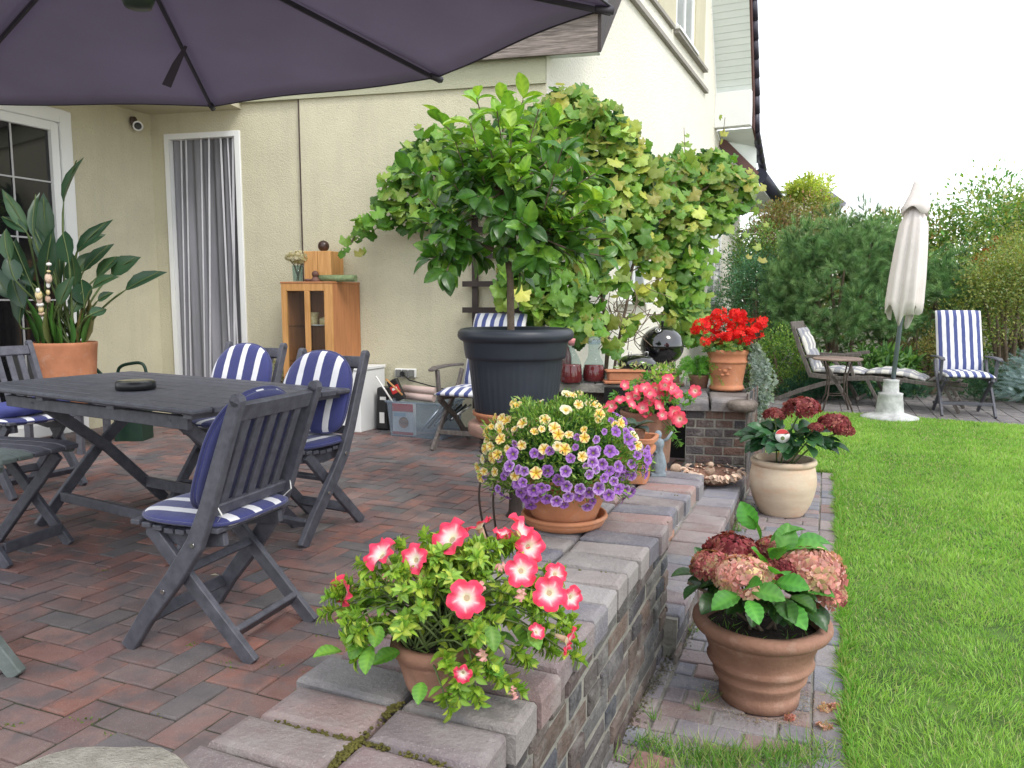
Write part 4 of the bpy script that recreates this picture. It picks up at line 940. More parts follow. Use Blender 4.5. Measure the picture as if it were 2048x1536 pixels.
for i, (r_, z) in enumerate(pr2):
    for j in range(n):
        a = 2 * PI * j / n; rr = r_ * (1 + .12 * (i / 4) * math.sin(4 * a + 1)); zz = z - (.04 * math.sin(4 * a + 2.0) if i == 4 else 0); vs.append(Mq @ V((rr * math.cos(a), rr * math.sin(a), zz)) + base)
b.add(vs, [(i * n + j, i * n + (j + 1) % n, (i + 1) * n + (j + 1) % n, (i + 1) * n + j) for i in range(4) for j in range(n)], True); b.add(vs[:n], [tuple(range(n))])
o = b.build('wind_cap', M['beige'], cp_); mm = o.modifiers.new('s', 'SOLIDIFY'); mm.thickness = .005
b = MB(); b.lathe([(.0001, 0), (.30, 0), (.30, .025), (.22, .05), (.15, .07), (.145, .09), (.125, .27), (.13, .29), (.085, .30), (.08, .42), (.085, .44), (.03, .445)], 32, fn=lambda a, i, z: 1 + .01 * math.sin(5 * a)); b.build('foot', M['concrete'], cp_)

p = G(30, 1350, 0); t = thing('low_stool', 'mossy grey wooden splayed stool whose foot pokes in at the lower left', 'stool', (p.x - .36, p.y, 0)); b = MB(); b.box((0, 0, .41), (.34, .34, .03)); b.build('seat', M['mosswood'], t, .004)
for sx, sy in ((1, 0), (-1, 0), (0, 1), (0, -1)):
    b = MB(); b.board([(sx * .12, sy * .12, .40), (sx * .20, sy * .20, .25), (sx * .37, sy * .37, 0)], .05, .035, (sy, sx, 0)); b.build('leg', M['mosswood'], t, .004)
# ================================================================== POTS AND PLANTS: helpers
def pot(parent, prof, mat, n=48, name='pot', fn=None, wall=.012, soil=None):
    b = MB(); top = prof[-1]; inner = [(top[0] - wall, top[1]), (top[0] - wall - .004, top[1] - .05 * 1.0)]
    b.lathe([(.0001, prof[0][1])] + prof + inner, n, fn=fn); o = b.build(name, mat, parent)
    if soil is not None:
        b = MB(); rr = top[0] - wall - .002; b.lathe([(.0001, soil + .006), (rr * .5, soil + .01), (rr, soil)], 24, fn=lambda a, i, z: 1 + .0 * a); b.build('soil', M['soil'], parent)
    return o
def smoothprof(pts, k=4):
    out = []
    for i in range(len(pts) - 1):
        p0 = pts[max(i - 1, 0)]; p1 = pts[i]; p2 = pts[i + 1]; p3 = pts[min(i + 2, len(pts) - 1)]
        for j in range(k):
            t = j / k; out.append(tuple(.5 * (2 * p1[m] + (-p0[m] + p2[m]) * t + (2 * p0[m] - 5 * p1[m] + 4 * p2[m] - p3[m]) * t * t + (-p0[m] + 3 * p1[m] - 3 * p2[m] + p3[m]) * t ** 3) for m in (0, 1)))
    out.append(pts[-1]); return out
def catmull(pts, k=6):
    pts = [V(p) for p in pts]; out = []
    for i in range(len(pts) - 1):
        p0 = pts[max(i - 1, 0)]; p1 = pts[i]; p2 = pts[i + 1]; p3 = pts[min(i + 2, len(pts) - 1)]
        for j in range(k):
            t = j / k; out.append(.5 * (2 * p1 + (p2 - p0) * t + (2 * p0 - 5 * p1 + 4 * p2 - p3) * t * t + (3 * p1 - p0 - 3 * p2 + p3) * t ** 3))
    out.append(pts[-1]); return out
def trumpet(name, R_=1, n=40, lobes=5, cols=None, star=None, ruffle=.08, seed=0, notch=.16, tube=True, cupz=.12):
    """flower facing +Z, radius 1; cols: list of (r, colour)"""
    b = MB(); rs = [0.0, .10, .2, .35, .55, .75, .9, 1.0]; vs = []; ts = []
    for i, r_ in enumerate(rs):
        for j in range(n):
            a = 2 * PI * j / n; lob = abs(math.sin(lobes * a / 2)) ** .5; rr = r_ * (1 - notch * (1 - lob) * r_ ** 2) * (1 + .02 * math.sin(13 * a + seed) * r_)
            z = -.28 * (1 - r_) ** 3 * 2 + cupz * r_ * r_ * (.5 - lob) + ruffle * r_ ** 3 * math.sin(3 * lobes * a / 2 + seed) * .6 + .05 * math.sin(2 * a + seed) * r_ * r_
            vs.append((rr * math.cos(a), rr * math.sin(a), z))
            c = cols[-1][1]
            for k in range(len(cols) - 1):
                if cols[k][0] <= r_ <= cols[k + 1][0]:
                    f = (r_ - cols[k][0]) / (cols[k + 1][0] - cols[k][0]); c = tuple(cols[k][1][m] * (1 - f) + cols[k + 1][1][m] * f for m in range(3)); break
            if star:
                w_ = max(0, math.cos(lobes * (a - PI / lobes * 0) + PI)) ** star[1] * (1 if star[2][0] <= r_ <= star[2][1] else 0)
                c = tuple(c[m] * (1 - w_) + star[0][m] * w_ for m in range(3))
            ts.append(c)
    b.v = vs; b.t = ts
    for i in range(len(rs) - 1):
        for j in range(n): b.f.append([i * n + j, i * n + (j + 1) % n, (i + 1) * n + (j + 1) % n, (i + 1) * n + j]); b.m.append(0); b.sm.append(True)
    if tube:
        b.tint = (.55, .42, .30); b.tube([(0, 0, -.35), (0, 0, -1.2)], [.24, .09], 8); b.tint = (.16, .22, .06); b.tube([(0, 0, -1.1), (0, 0, -1.45)], [.13, .1], 6)
    return b.mesh(name)
def put_flower(me, p, nrm_, size, parent, name='flower', spin=None, mat=None):
    o = bpy.data.objects.new(name, me); C.objects.link(o); o.parent = parent
    if len(me.materials) == 0: me.materials.append(mat or M['petal'])
    q = V(nrm_).normalized().to_track_quat('Z', 'Y'); sp_ = Matrix.Rotation(spin if spin is not None else random.uniform(0, 6.28), 4, 'Z')
    loc = V(p) - (parent.location if parent else V((0, 0, 0)))
    o.matrix_local = Matrix.Translation(loc) @ q.to_matrix().to_4x4() @ sp_ @ Matrix.Diagonal((size, size, size, 1)); return o
LEAF = T_leaf(); LEAFW = T_veined(1.1, .28, .2); LEAFN = T_leaf(.8, .2, .1); SM = T_small(); GRP_ = T_grape()
LEAFS = T_leaf(1.1, .25, .2)
GREEN_LIME = [(.26, .42, .05), (.40, .50, .08), (.17, .33, .05), (.22, .39, .06)]
def bouquet(parent, name, base, tips, leafT, mat, L, Wd, pal, per=10, stem_r=.002, stem_mat=None, spread=.03, along=3, rootr=.03, big=None, jitc=.15, bend=.25):
    """stems from base to tips, rosettes at tips and leaves along the stems (world coordinates, root at parent.location)"""
    o0 = V(parent.location); P = []; D = []; Nn = []; Ls = []; sb = MB()
    for tp in tips:
        tp = V(tp); bs = V(base) + V((random.uniform(-rootr, rootr), random.uniform(-rootr, rootr), 0)); mid = bs.lerp(tp, .5) + V((0, 0, (tp - bs).length * bend)); pts = catmull([bs, mid, tp], 4)
        sb.tube([p - o0 for p in pts], [stem_r * 1.5] * 4 + [stem_r] * (len(pts) - 4), 5, cap=False)
        d = (pts[-1] - pts[-2]).normalized()
        for k in range(per):
            r_ = V(rdir(1)[0]); dd = (d * random.uniform(.1, 1.0) + (r_ - d * r_.dot(d)) * 1.0); back = random.uniform(0, spread)
            P.append(tp - d * back - o0); D.append(dd); Nn.append((d + V((0, 0, .6)))); Ls.append(random.uniform(.7, 1.1) * L)
        for k in range(along):
            q = pts[random.randrange(len(pts) // 3, len(pts) - 1)]; r_ = V(rdir(1)[0]); r_.z *= .3; P.append(q - o0); D.append(r_); Nn.append((0, 0, 1)); Ls.append(L * (big or 1.3) * random.uniform(.7, 1.1))
    Ls = np.array(Ls); scatter(name, leafT, np.array([tuple(p) for p in P]), np.array([tuple(p) for p in D]), np.array([tuple(p) for p in Nn]), Ls, Ls * Wd, np.clip(colmix(len(P), pal, jitc), .005, 1), mat, parent)
    sb.build('stem', stem_mat or M['stem'], parent)
# ================================================================== 1. PETUNIA on the near wall
pc = V((-.155, 1.515, .402)); pt = thing('potted_petunia', 'salmon pink and white petunias in a relief pot at the near wall end', 'flower pot', pc)
def relief(a, i, z): return 1 + .035 * math.sin(5 * a + 1) * math.sin(60 * z) * (1 if .02 < z < .075 else 0) + .02 * math.sin(11 * a + 90 * z) * (1 if .02 < z < .075 else 0)
pr_ = smoothprof([(.052, 0), (.062, .012), (.070, .035), (.076, .06), (.079, .075)], 4) + [(.083, .079), (.091, .088), (.095, .098), (.093, .108), (.088, .112)]
pot(pt, pr_, M['terra_old'], 56, fn=relief, soil=.1)
rng_tips = []
for k in range(150):
    a = random.uniform(0, 2 * PI); el = random.uniform(-.35, 1.35); L_ = random.uniform(.15, .25) * (1.0 - .25 * max(0, el - .8))
    d = V((math.cos(a) * math.cos(el) * 1.1, math.sin(a) * math.cos(el) * .95, max(math.sin(el), -.2) * .92)); tp = pc + V((.035, 0, .12)) + d * L_
    if d.z < .1 and random.random() < .35: continue
    q_ = proj(tp)
    if 745 < q_[0] < 915 and 1275 < q_[1] < 1440 and tp.y < 1.52: continue
    rng_tips.append(tp)
for (px, py, Y) in ((740, 1250, 1.5), (715, 1290, 1.48), (920, 1370, 1.36), (920, 1400, 1.36), (960, 1410, 1.35), (900, 1425, 1.37), (1010, 1370, 1.4), (985, 1330, 1.38), (1060, 1330, 1.45), (900, 1340, 1.37), (1110, 1290, 1.5), (1000, 1290, 1.4), (705, 1225, 1.5), (950, 1355, 1.36), (1040, 1385, 1.43)): rng_tips.append(AY(px, py, Y))
bouquet(pt, 'foliage', pc + V((0, 0, .1)), rng_tips, LEAFS, M['leaf'], .025, .46, GREEN_LIME, per=32, stem_r=.0018, spread=.04, along=5, rootr=.05, big=1.3)
# big soft leaves
P = [];D = [];n_ = 22
for k in range(n_):
    a = random.uniform(0, 2 * PI); r_ = random.uniform(.07, .2); P.append((r_ * math.cos(a), r_ * math.sin(a), .1 + random.uniform(0, .13) * (1 - r_ * 2))); D.append((math.cos(a), math.sin(a), random.uniform(-.9, .3)))
for (px, py, Y) in ((745, 1290, 1.42), (800, 1235, 1.44), (980, 1250, 1.38), (1060, 1250, 1.4), (760, 1250, 1.42)):
    p = AY(px, py, Y) - pc; P.append(tuple(p)); D.append((p.x * 2, -.8, -.6))
scatter('large_foliage', LEAFW, np.array(P), np.array(D), np.array([(0, -.3, 1)] * len(P)) + RNG.normal(size=(len(P), 3)) * .2, RNG.uniform(.04, .06, len(P)), RNG.uniform(.024, .034, len(P)), np.clip(colmix(len(P), [(.12, .30, .045), (.17, .37, .06)], .1), 0, 1), M['leaf'], pt)
PK = (.82, .05, .15); pet_cols = [(0, (.45, .48, .12)), (.1, (.75, .72, .35)), (.2, (.85, .80, .70)), (.30, (.90, .80, .80)), (.44, (.86, .36, .44)), (.60, PK), (1, (.84, .07, .14))]
pm = [trumpet('petunia_%d' % k, cols=pet_cols, star=((.93, .60, .66), 6, (.3, .66)), ruffle=.26, seed=k * 2.1, notch=.24, cupz=.2) for k in range(3)]
for k, (px, py, s_, nx, ny, nz, Y) in enumerate([(932, 1197, 40, -.05, -1, .35, 1.33), (1043, 1142, 34, .1, -1, .4, 1.38), (1100, 1187, 36, .1, -1, .35, 1.36), (1112, 1148, 24, .3, -1, .5, 1.46), (1146, 1196, 26, .7, -1, .2, 1.42), (897, 1072, 36, -.5, -.6, .8, 1.5), (757, 1105, 32, -.5, -.45, .8, 1.5), (682, 1182, 28, -.7, -.75, 0, 1.48), (826, 1118, 28, -.5, -.8, .5, 1.46), (852, 1130, 20, .3, -.2, 1, 1.54), (1048, 1060, 34, .9, -.2, .6, 1.62), (1062, 1096, 30, .5, -.9, .1, 1.58), (955, 1048, 26, -.5, .3, .9, 1.66), (1005, 1065, 18, .3, 0, 1, 1.6), (1141, 1283, 26, 1, -.35, -.3, 1.42), (925, 1349, 18, -.1, -1, -.1, 1.34), (1075, 1262, 16, .5, -.6, .7, 1.38), (1010, 1068, 16, 0, -.5, 1, 1.6)]):
    put_flower(pm[k % 3], AY(px, py, Y), (nx, ny, nz), s_ / FPX * Y * (1.06 if k < 5 else 1.22), pt)
pm2 = [trumpet('pink_petunia_%d' % k, n=30, cols=[(0, (.5, .5, .2)), (.12, (.85, .75, .65)), (.25, (.90, .62, .62)), (.38, (.84, .16, .24)), (1, (.80, .07, .15))], ruffle=.2, seed=k * 1.7 + 4, notch=.24) for k in range(2)]
wl = trumpet('wilted', cols=[(0, (.5, .35, .2)), (.5, (.75, .45, .42)), (1, (.65, .3, .32))], ruffle=.5, seed=3, notch=.5, cupz=.8)
for (px, py, Y, d) in ((1003, 1132, 1.42, (0, -.2, 1)), (843, 1150, 1.46, (.2, 0, 1)), (958, 1175, 1.36, (0, -1, .3)), (1045, 1190, 1.36, (.6, -.6, .2)), (775, 1150, 1.5, (.1, 0, 1)), (1030, 1385, 1.36, (1, 0, .2)), (968, 1310, 1.36, (.6, -.4, .4))):
    o = put_flower(wl, AY(px, py, Y), d, .013, pt, 'wilted_flower')
# ================================================================== 2. CALIBRACHOA bowl
cc_ = V((.188, 2.70, .402)); t = thing('plant_saucer', 'glossy terracotta saucer under the purple and yellow flower bowl', 'saucer', cc_)
b = MB(); b.lathe([(.0001, 0), (.125, 0), (.14, .008), (.147, .022), (.150, .03), (.156, .034), (.152, .044), (.143, .044), (.135, .016), (.0001, .014)], 56); b.build('dish', M['terra'], t)
cb = thing('potted_calibrachoa', 'terracotta bowl overflowing with small purple and yellow flowers in the middle of the wall', 'flower pot', cc_ + V((0, 0, .015)))
pot(cb, smoothprof([(.103, 0), (.112, .01), (.128, .05), (.142, .09), (.148, .12), (.15, .14)], 3) + [(.157, .143), (.157, .165), (.15, .168)], M['terra'], 56, soil=.15)
E0 = V((.182, 2.70, .665)); ER = V((.285, .27, .185))
P = []; D = []
n_ = 10500; u = rdir(n_); u[:, 2] = np.where(u[:, 2] < -.72, -u[:, 2], u[:, 2]); rad = RNG.uniform(.72, 1.0, n_)[:, None] * (1 + .10 * np.sin(u[:, :1] * 9 + u[:, 2:] * 7) + .06 * np.sin(u[:, 1:2] * 17))
P = u * rad * np.array(ER) + np.array(E0 - cb.location); P[:, 2] -= .07 * np.maximum(0, np.hypot(u[:, 0], u[:, 1]) - .8) * (u[:, 2] < .3)
D = u + RNG.normal(size=(n_, 3)) * .6 + np.array([0, 0, .3]); LL = RNG.uniform(.014, .028, n_)
scatter('foliage', SM, P, D, RNG.normal(size=(n_, 3)) * .5 + u, LL, LL * .34, np.clip(colmix(n_, [(.12, .28, .04), (.24, .38, .07), (.07, .18, .035), (.34, .46, .12)], .2), .01, 1), M['leaf'], cb, smooth=False)
n_ = 1500; u = rdir(n_); P = u * np.array(ER) * .7 * RNG.uniform(.4, 1, n_)[:, None] + np.array(E0 - cb.location); scatter('inner_foliage', SM, P, rdir(n_), rdir(n_), .035, .022, np.clip(colmix(n_, [(.04, .12, .03), (.06, .16, .04)], .2), .01, 1), M['leaf'], cb, smooth=False)
pu = [trumpet('purple_%d' % k, n=30, cols=[(0, (.06, .01, .10)), (.12, (.5, .45, .1)), (.22, (.10, .02, .22)), (.5, (.36, .15, .55)), (1, c_)], star=((.16, .04, .36), 6, (.2, .85)), seed=k, ruffle=.05, notch=.14, tube=False) for k, c_ in enumerate([(.50, .27, .70), (.42, .19, .62), (.62, .42, .78)])]
ye = [trumpet('yellow_%d' % k, n=30, cols=[(0, (.35, .2, .02)), (.2, (.85, .55, .05)), (.55, c_), (1, c2_)], star=(st_, 4, (.2, .95)), seed=k, ruffle=.05, notch=.14, tube=False) for k, (c_, c2_, st_) in enumerate([((.88, .68, .18), (.88, .76, .42), (.50, .06, .04)), ((.86, .72, .30), (.86, .80, .55), (.55, .15, .06)), ((.88, .78, .52), (.86, .82, .68), (.8, .6, .35))])]
pts_ = []; tries = 0; ny_, np_ = 0, 0
while (ny_ + np_ < 98) and tries < 9000:
    tries += 1; d = V(rdir(1)[0])
    if random.random() < .5: d = V((random.uniform(-.75, .75), -1, random.uniform(-.75, .35))).normalized()
    if d.y > .25 or d.z < -.75: continue
    sc_ = 1.03 + .10 * math.sin(d.x * 9 + d.z * 7) * .8 + random.uniform(0, .05); p = E0 + V((d.x * ER.x, d.y * ER.y, d.z * ER.z)) * sc_
    if d.z < .1: p.z -= .03 * random.random()
    if any((p - q).length < .034 for q in pts_): continue
    u_ = (proj(p)[0] - 1125) / 165; v_ = (proj(p)[1] - 905) / 115
    yl = v_ < -.10 - .45 * u_ + random.gauss(0, .30)
    if yl and (ny_ > 42 or random.random() < .3): continue
    if not yl and np_ > 54: continue
    if yl: ny_ += 1
    else: np_ += 1
    pts_.append(p); nn = V((d.x, d.y - .5, d.z * .8 + .15)) + V(rdir(1)[0]) * .35
    put_flower(random.choice(ye if yl else pu), p, nn, random.uniform(.016, .0235), cb)
def merged(name, metas, parent, mat):
    vs = []; cs = []; fs = []; off = 0
    for me, Mx in metas:
        k = len(me.vertices); co = np.empty(k * 3, np.float32); me.vertices.foreach_get('co', co); co = co.reshape(-1, 3); R3 = np.array(Mx.to_3x3()); vs.append(co @ R3.T + np.array(Mx.translation)); c_ = np.empty(k * 4, np.float32); me.attributes['tint'].data.foreach_get('color', c_); cs.append(c_)
        fs += [[off + i for i in p.vertices] for p in me.polygons]; off += k
    me = bpy.data.meshes.new(name); me.from_pydata(np.concatenate(vs).tolist(), [], fs); me.attributes.new('tint', 'FLOAT_COLOR', 'POINT').data.foreach_set('color', np.concatenate(cs)); me.polygons.foreach_set('use_smooth', [True] * len(fs))
    o = link(name, me, mat, parent); o['kind'] = 'stuff'; return o
ms_ = []; tries = 0
while len(ms_) < 75 and tries < 6000:
    tries += 1; d = V((random.uniform(-1, 1), -random.uniform(.1, 1), random.uniform(-.7, .6))).normalized(); sc_ = 1.02 + .10 * math.sin(d.x * 9 + d.z * 7) * .8; p = E0 + V((d.x * ER.x, d.y * ER.y, d.z * ER.z)) * sc_
    if any((p - q).length < .021 for q in pts_): continue
    u_ = (proj(p)[0] - 1125) / 165; v_ = (proj(p)[1] - 905) / 115; yl = v_ < -.15 - .45 * u_ + random.gauss(0, .25)
    pts_.append(p); nn = V((d.x, d.y - .4, d.z * .8 + .15)) + V(rdir(1)[0]) * .7; s_ = random.uniform(.011, .018)
    ms_.append((random.choice(ye if yl else pu), Matrix.Translation(p - V(cb.location)) @ nn.to_track_quat('Z', 'Y').to_matrix().to_4x4() @ Matrix.Diagonal((s_, s_, s_, 1))))
merged('flower', ms_, cb, M['petal'])
# ================================================================== 3. METAL PLANT STAND behind
t = thing('plant_stand', 'rusty wire plant stand with bowed legs behind the purple and yellow flower bowl', 'plant stand', (.06, 3.10, 0))
b = MB(); b.tube([(.17 * math.cos(2 * PI * k / 24), .17 * math.sin(2 * PI * k / 24), .56) for k in range(25)], .005, 6); b.build('ring', M['iron'], t)
for a in (195, 228, 315, 75):
    ca, sa = math.cos(R(a)), math.sin(R(a)); b = MB(); b.tube(catmull([(.17 * ca, .17 * sa, .56), (.20 * ca, .2 * sa, .42), (.17 * ca, .17 * sa, .25), (.09 * ca, .09 * sa, .1), (.16 * ca, .16 * sa, 0)]), .005, 6); b.build('leg', M['iron'], t)
# ================================================================== 4. BIG POT HYDRANGEA
def hydrangea_head(name, p, r_, pal, parent, face=(0, -.4, 1), flat=.72, n=170):
    u = rdir(n); u[:, 2] = np.where(u[:, 2] < -.35, -u[:, 2], u[:, 2]); lob = 1 + .07 * np.sin(u[:, :1] * 6 + 2) * np.sin(u[:, 1:2] * 5)
    P = u * r_ * lob; P[:, 2] *= flat; p = V(p) - V(parent.location); P = P + np.array(p)
    a = rdir(n); D = np.cross(u, a); L_ = RNG.uniform(.85, 1.15, n) * r_ * .25
    return scatter(name, T_petals(4, cup=.22), P, D, u + RNG.normal(size=(n, 3)) * .25, L_, L_, np.clip(colmix(n, pal, .18), .01, 1), M['petal'], parent, smooth=False)
DK = [(.22, .035, .045), (.32, .07, .075), (.16, .03, .035), (.40, .14, .12)]; PKH = [(.62, .26, .24), (.72, .38, .33), (.5, .17, .16), (.52, .42, .22), (.78, .5, .42)]; MD = [(.42, .12, .12), (.52, .2, .17), (.32, .08, .09), (.40, .28, .16)]
hc = V((.825, 2.45, ZG)); t = thing('potted_hydrangea', 'faded pink hydrangea in a large ridged brown terracotta pot on the path', 'flower pot', hc)
pr_ = [(.118, 0), (.128, .004), (.130, .040), (.127, .046), (.132, .058), (.140, .075), (.150, .088), (.1515, .096), (.146, .104), (.152, .118), (.166, .132), (.1705, .141), (.166, .150), (.163, .158), (.172, .185), (.183, .215), (.187, .222), (.184, .228), (.192, .234), (.204, .239), (.216, .248), (.223, .262), (.221, .276), (.210, .285), (.198, .285)]
pot(t, pr_, M['terra_old'], 64, soil=.235, wall=.014, fn=lambda a, i, z: 1 + .006 * math.sin(3 * a + 1) + (.012 * math.sin(2 * a + 2) if .12 < z < .16 else 0))
def big_leaves(parent, items, pal, mat, name='foliage'):
    P = np.array([tuple(V(i[0]) - V(parent.location)) for i in items]); D = np.array([tuple(i[1]) for i in items]); L_ = np.array([i[2] for i in items])
    Nn = np.array([(0, -.35, 1)] * len(P)) + RNG.normal(size=(len(P), 3)) * .35
    scatter(name, LEAFW, P, D, Nn, L_, L_ * .62, np.clip(colmix(len(P), pal, .2), .01, 1), mat, parent)
def dome_leaves(c, r_, n, L0, L1, zlo=-.3):
    out = []
    for k in range(n):
        d = V(rdir(1)[0]); d.z = abs(d.z) * .8 + zlo * random.random(); q = random.uniform(.45, .95); out.append((V(c) + V((d.x * r_[0], d.y * r_[1], d.z * r_[2])) * q, (d.x + random.uniform(-.3, .3), d.y + random.uniform(-.3, .3), random.uniform(-.5, .4)), random.uniform(L0, L1)))
    return out
DG = [(.035, .095, .025), (.05, .13, .03), (.065, .16, .035), (.03, .08, .028)]; BG = [(.08, .30, .045), (.13, .38, .06)]
big_leaves(t, dome_leaves(hc + V((0, 0, .355)), (.19, .17, .13), 95, .06, .10, -.1), DG, M['leafgloss'])
bl = []
for (px, py, Y, dx, dy, dz, L_) in ((1528, 1140, 2.42, -.3, -.3, 1, .10), (1545, 1120, 2.4, .2, -.6, .9, .10), (1570, 1100, 2.45, .9, -.2, .3, .13), (1560, 1110, 2.45, .4, .2, 1, .11), (1555, 1120, 2.4, -.2, -.5, .8, .09), (1575, 1110, 2.42, 1, -.3, 0, .12), (1520, 1080, 2.5, -.2, 0, 1, .09), (1540, 1085, 2.5, .8, 0, .6, .12), (1545, 1160, 2.3, -.6, -.6, .1, .10), (1550, 1165, 2.3, .6, -.6, .2, .10), (1545, 1150, 2.3, .1, -1, .7, .10), (1480, 1190, 2.25, -.9, -.4, -.1, .10), (1490, 1180, 2.24, .1, -.9, .8, .09), (1500, 1180, 2.24, .8, -.6, .1, .10), (1495, 1200, 2.22, .2, -1, -.4, .08), (1565, 1210, 2.3, .4, -.9, -.2, .10), (1600, 1180, 2.35, .8, -.5, .2, .10), (1590, 1090, 2.5, .9, .1, .2, .13), (1510, 1060, 2.5, -.5, 0, .9, .1)):
    bl.append((AY(px, py, Y), (dx, dy, dz), L_))
big_leaves(t, bl, BG, M['leaf'], 'young_foliage')
sm_ = MB()
tips = []
for (px, py, rp, Y, pal, nm) in ((1462, 1112, 50, 2.52, DK, 'dark'), (1425, 1135, 38, 2.42, MD, ''), (1487, 1158, 52, 2.32, PKH, 'pale'), (1552, 1108, 40, 2.62, MD, ''), (1562, 1150, 38, 2.40, DK, ''), (1622, 1145, 58, 2.42, PKH, 'pale'), (1652, 1190, 36, 2.38, MD, '')):
    p = AY(px, py, Y); o = hydrangea_head('bloom', p, rp / FPX * Y * 1.08, pal, t, n=230); q0 = V((random.uniform(-.05, .05), random.uniform(-.05, .05), .22)); pe = p - hc
    sm_.tube(catmull([q0, q0.lerp(pe, .5) + V((0, 0, .04)), pe]), [.006] * 4 + [.004] * 9, 6, cap=False)
for (px, py, Y) in ((1535, 1150, 2.42), (1560, 1105, 2.48), (1490, 1190, 2.28), (1375, 1165, 2.5), (1385, 1130, 2.52)):
    pe = AY(px, py, Y) - hc; q0 = V((random.uniform(-.05, .05), random.uniform(-.05, .05), .22)); sm_.tube(catmull([q0, q0.lerp(pe, .5) + V((0, 0, .02)), pe]), [.005] * 13, 6, cap=False)
sm_.build('stem', M['bark'], t)
big_leaves(t, [(AY(1398, 1150, 2.5), (-1, 0, .2), .09), (AY(1408, 1120, 2.52), (-.6, 0, .9), .05), (AY(1400, 1170, 2.45), (-.8, -.3, -.3), .07), (AY(1440, 1190, 2.35), (-.6, -.6, -.1), .1), (AY(1600, 1215, 2.35), (.7, -.7, -.3), .1), (AY(1630, 1210, 2.4), (.6, -.5, -.6), .07)], DG, M['leafgloss'], 'lower_foliage')
# weeds in the pot
n_ = 120; a = RNG.uniform(0, 6.28, n_); r_ = RNG.uniform(.08, .19, n_); scatter('weed', T_blade(), np.stack([r_ * np.cos(a), r_ * np.sin(a), np.full(n_, .24)], 1), RNG.normal(size=(n_, 3)) * .6 + [0, 0, .7], rdir(n_), RNG.uniform(.02, .05, n_), .004, np.clip(colmix(n_, [(.1, .25, .04), (.2, .36, .08)], .2), 0, 1), M['leaf'], t)
# ================================================================== 5. CREAM POT HYDRANGEA
hc = V((1.685, 4.70, ZG)); t = thing('potted_hydrangea', 'dark red hydrangea in a rounded cream clay pot beside the brick pier', 'flower pot', hc)
pr_ = smoothprof([(.125, 0), (.137, .012), (.172, .08), (.194, .16), (.199, .22), (.190, .285), (.182, .308)], 4) + [(.187, .312), (.196, .322), (.197, .334), (.192, .345), (.180, .347)]
pot(t, pr_, M['cream'], 64, soil=.29, wall=.014)
big_leaves(t, dome_leaves(hc + V((.03, 0, .46)), (.24, .2, .13), 75, .10, .15), [(.02, .07, .03), (.03, .10, .04), (.04, .12, .045)], M['leafgloss'])
sm_ = MB()
for (px, py, rp, Y) in ((1604, 818, 33, 4.7), (1550, 830, 21, 4.75), (1668, 848, 29, 4.62), (1688, 862, 20, 4.6), (1632, 856, 15, 4.55)):
    p = AY(px, py, Y); hydrangea_head('bloom', p, rp / FPX * Y, DK, t, n=150, flat=.6); q0 = V((random.uniform(-.05, .05), random.uniform(-.05, .05), .3)); pe = p - hc; sm_.tube(catmull([q0, q0.lerp(pe, .5) + V((0, 0, .04)), pe]), .005, 6, cap=False)
sm_.build('stem', M['stem'], t)
b = MB(); q = AY(1555, 915, 4.56) - hc; q2 = AY(1565, 872, 4.54) - hc; b.tube([q, q2], .003, 5); b.build('label_stick', M['pine'], t)
n3 = V((-.15, -1, .25)); Mq = n3.to_track_quat('Z', 'Y').to_matrix(); b = MB(); b.lathe([(.0001, .002), (.042, .002), (.042, -.001), (.0001, -.001)], 28, q2, M=Mq); lb = b.build('plant_label', M['ceramic'], t)
b = MB(); vs = [q2 + Mq @ V((.041 * math.cos(R(a)), .041 * math.sin(R(a)), .0045)) for a in range(20, 165, 8)]; b.poly(vs); b.build('red_print', M['redlabel'], lb)
b = MB(); vs = [q2 + Mq @ V((.012 * math.cos(R(a)), .012 * math.sin(R(a)) - .014, .0045)) for a in range(0, 360, 20)]; b.poly(vs); b.build('green_print', M['stem'], lb)
# ================================================================== 6. PINK POT at the far end of wall
b = MB(); b.lathe([(.14, 0), (.15, .02), (.15, .06), (.13, .07), (.105, .396), (.0001, .398)], 32); o = b.build('upturned_pot', M['terra_old']); o.location = (.665, 3.78, 0); tag(o, 'upturned brown clay pot carrying the pink petunia pot beyond the wall end', 'pot')
hc = V((.665, 3.78, .402)); t = thing('potted_petunia', 'pink petunias in a streaked clay cylinder pot at the far curved end of the wall', 'flower pot', hc)
pot(t, [(.112, 0), (.118, .004), (.125, .12), (.128, .235), (.130, .24), (.130, .252), (.126, .256)], M['terra_old'], 40, soil=.235)
tips = []
for k in range(60):
    a = random.uniform(0, 6.28); r_ = random.uniform(.04, .2); tips.append(hc + V((r_ * math.cos(a), r_ * math.sin(a) * .8, .27 + random.uniform(-.02, .16) * (1.3 - r_ * 4))))
for (px, py, Y) in ((1355, 830, 3.72), (1365, 850, 3.7), (1345, 875, 3.66), (1360, 890, 3.66), (1340, 860, 3.64), (1215, 815, 3.8), (1230, 830, 3.8), (1385, 800, 3.85), (1375, 790, 3.9), (1350, 800, 3.8)): tips.append(AY(px, py, Y))
bouquet(t, 'foliage', hc + V((0, 0, .24)), tips, LEAFN, M['leaf'], .035, .45, [(.08, .26, .05), (.14, .34, .06), (.2, .36, .08)], per=14, along=3, rootr=.07)
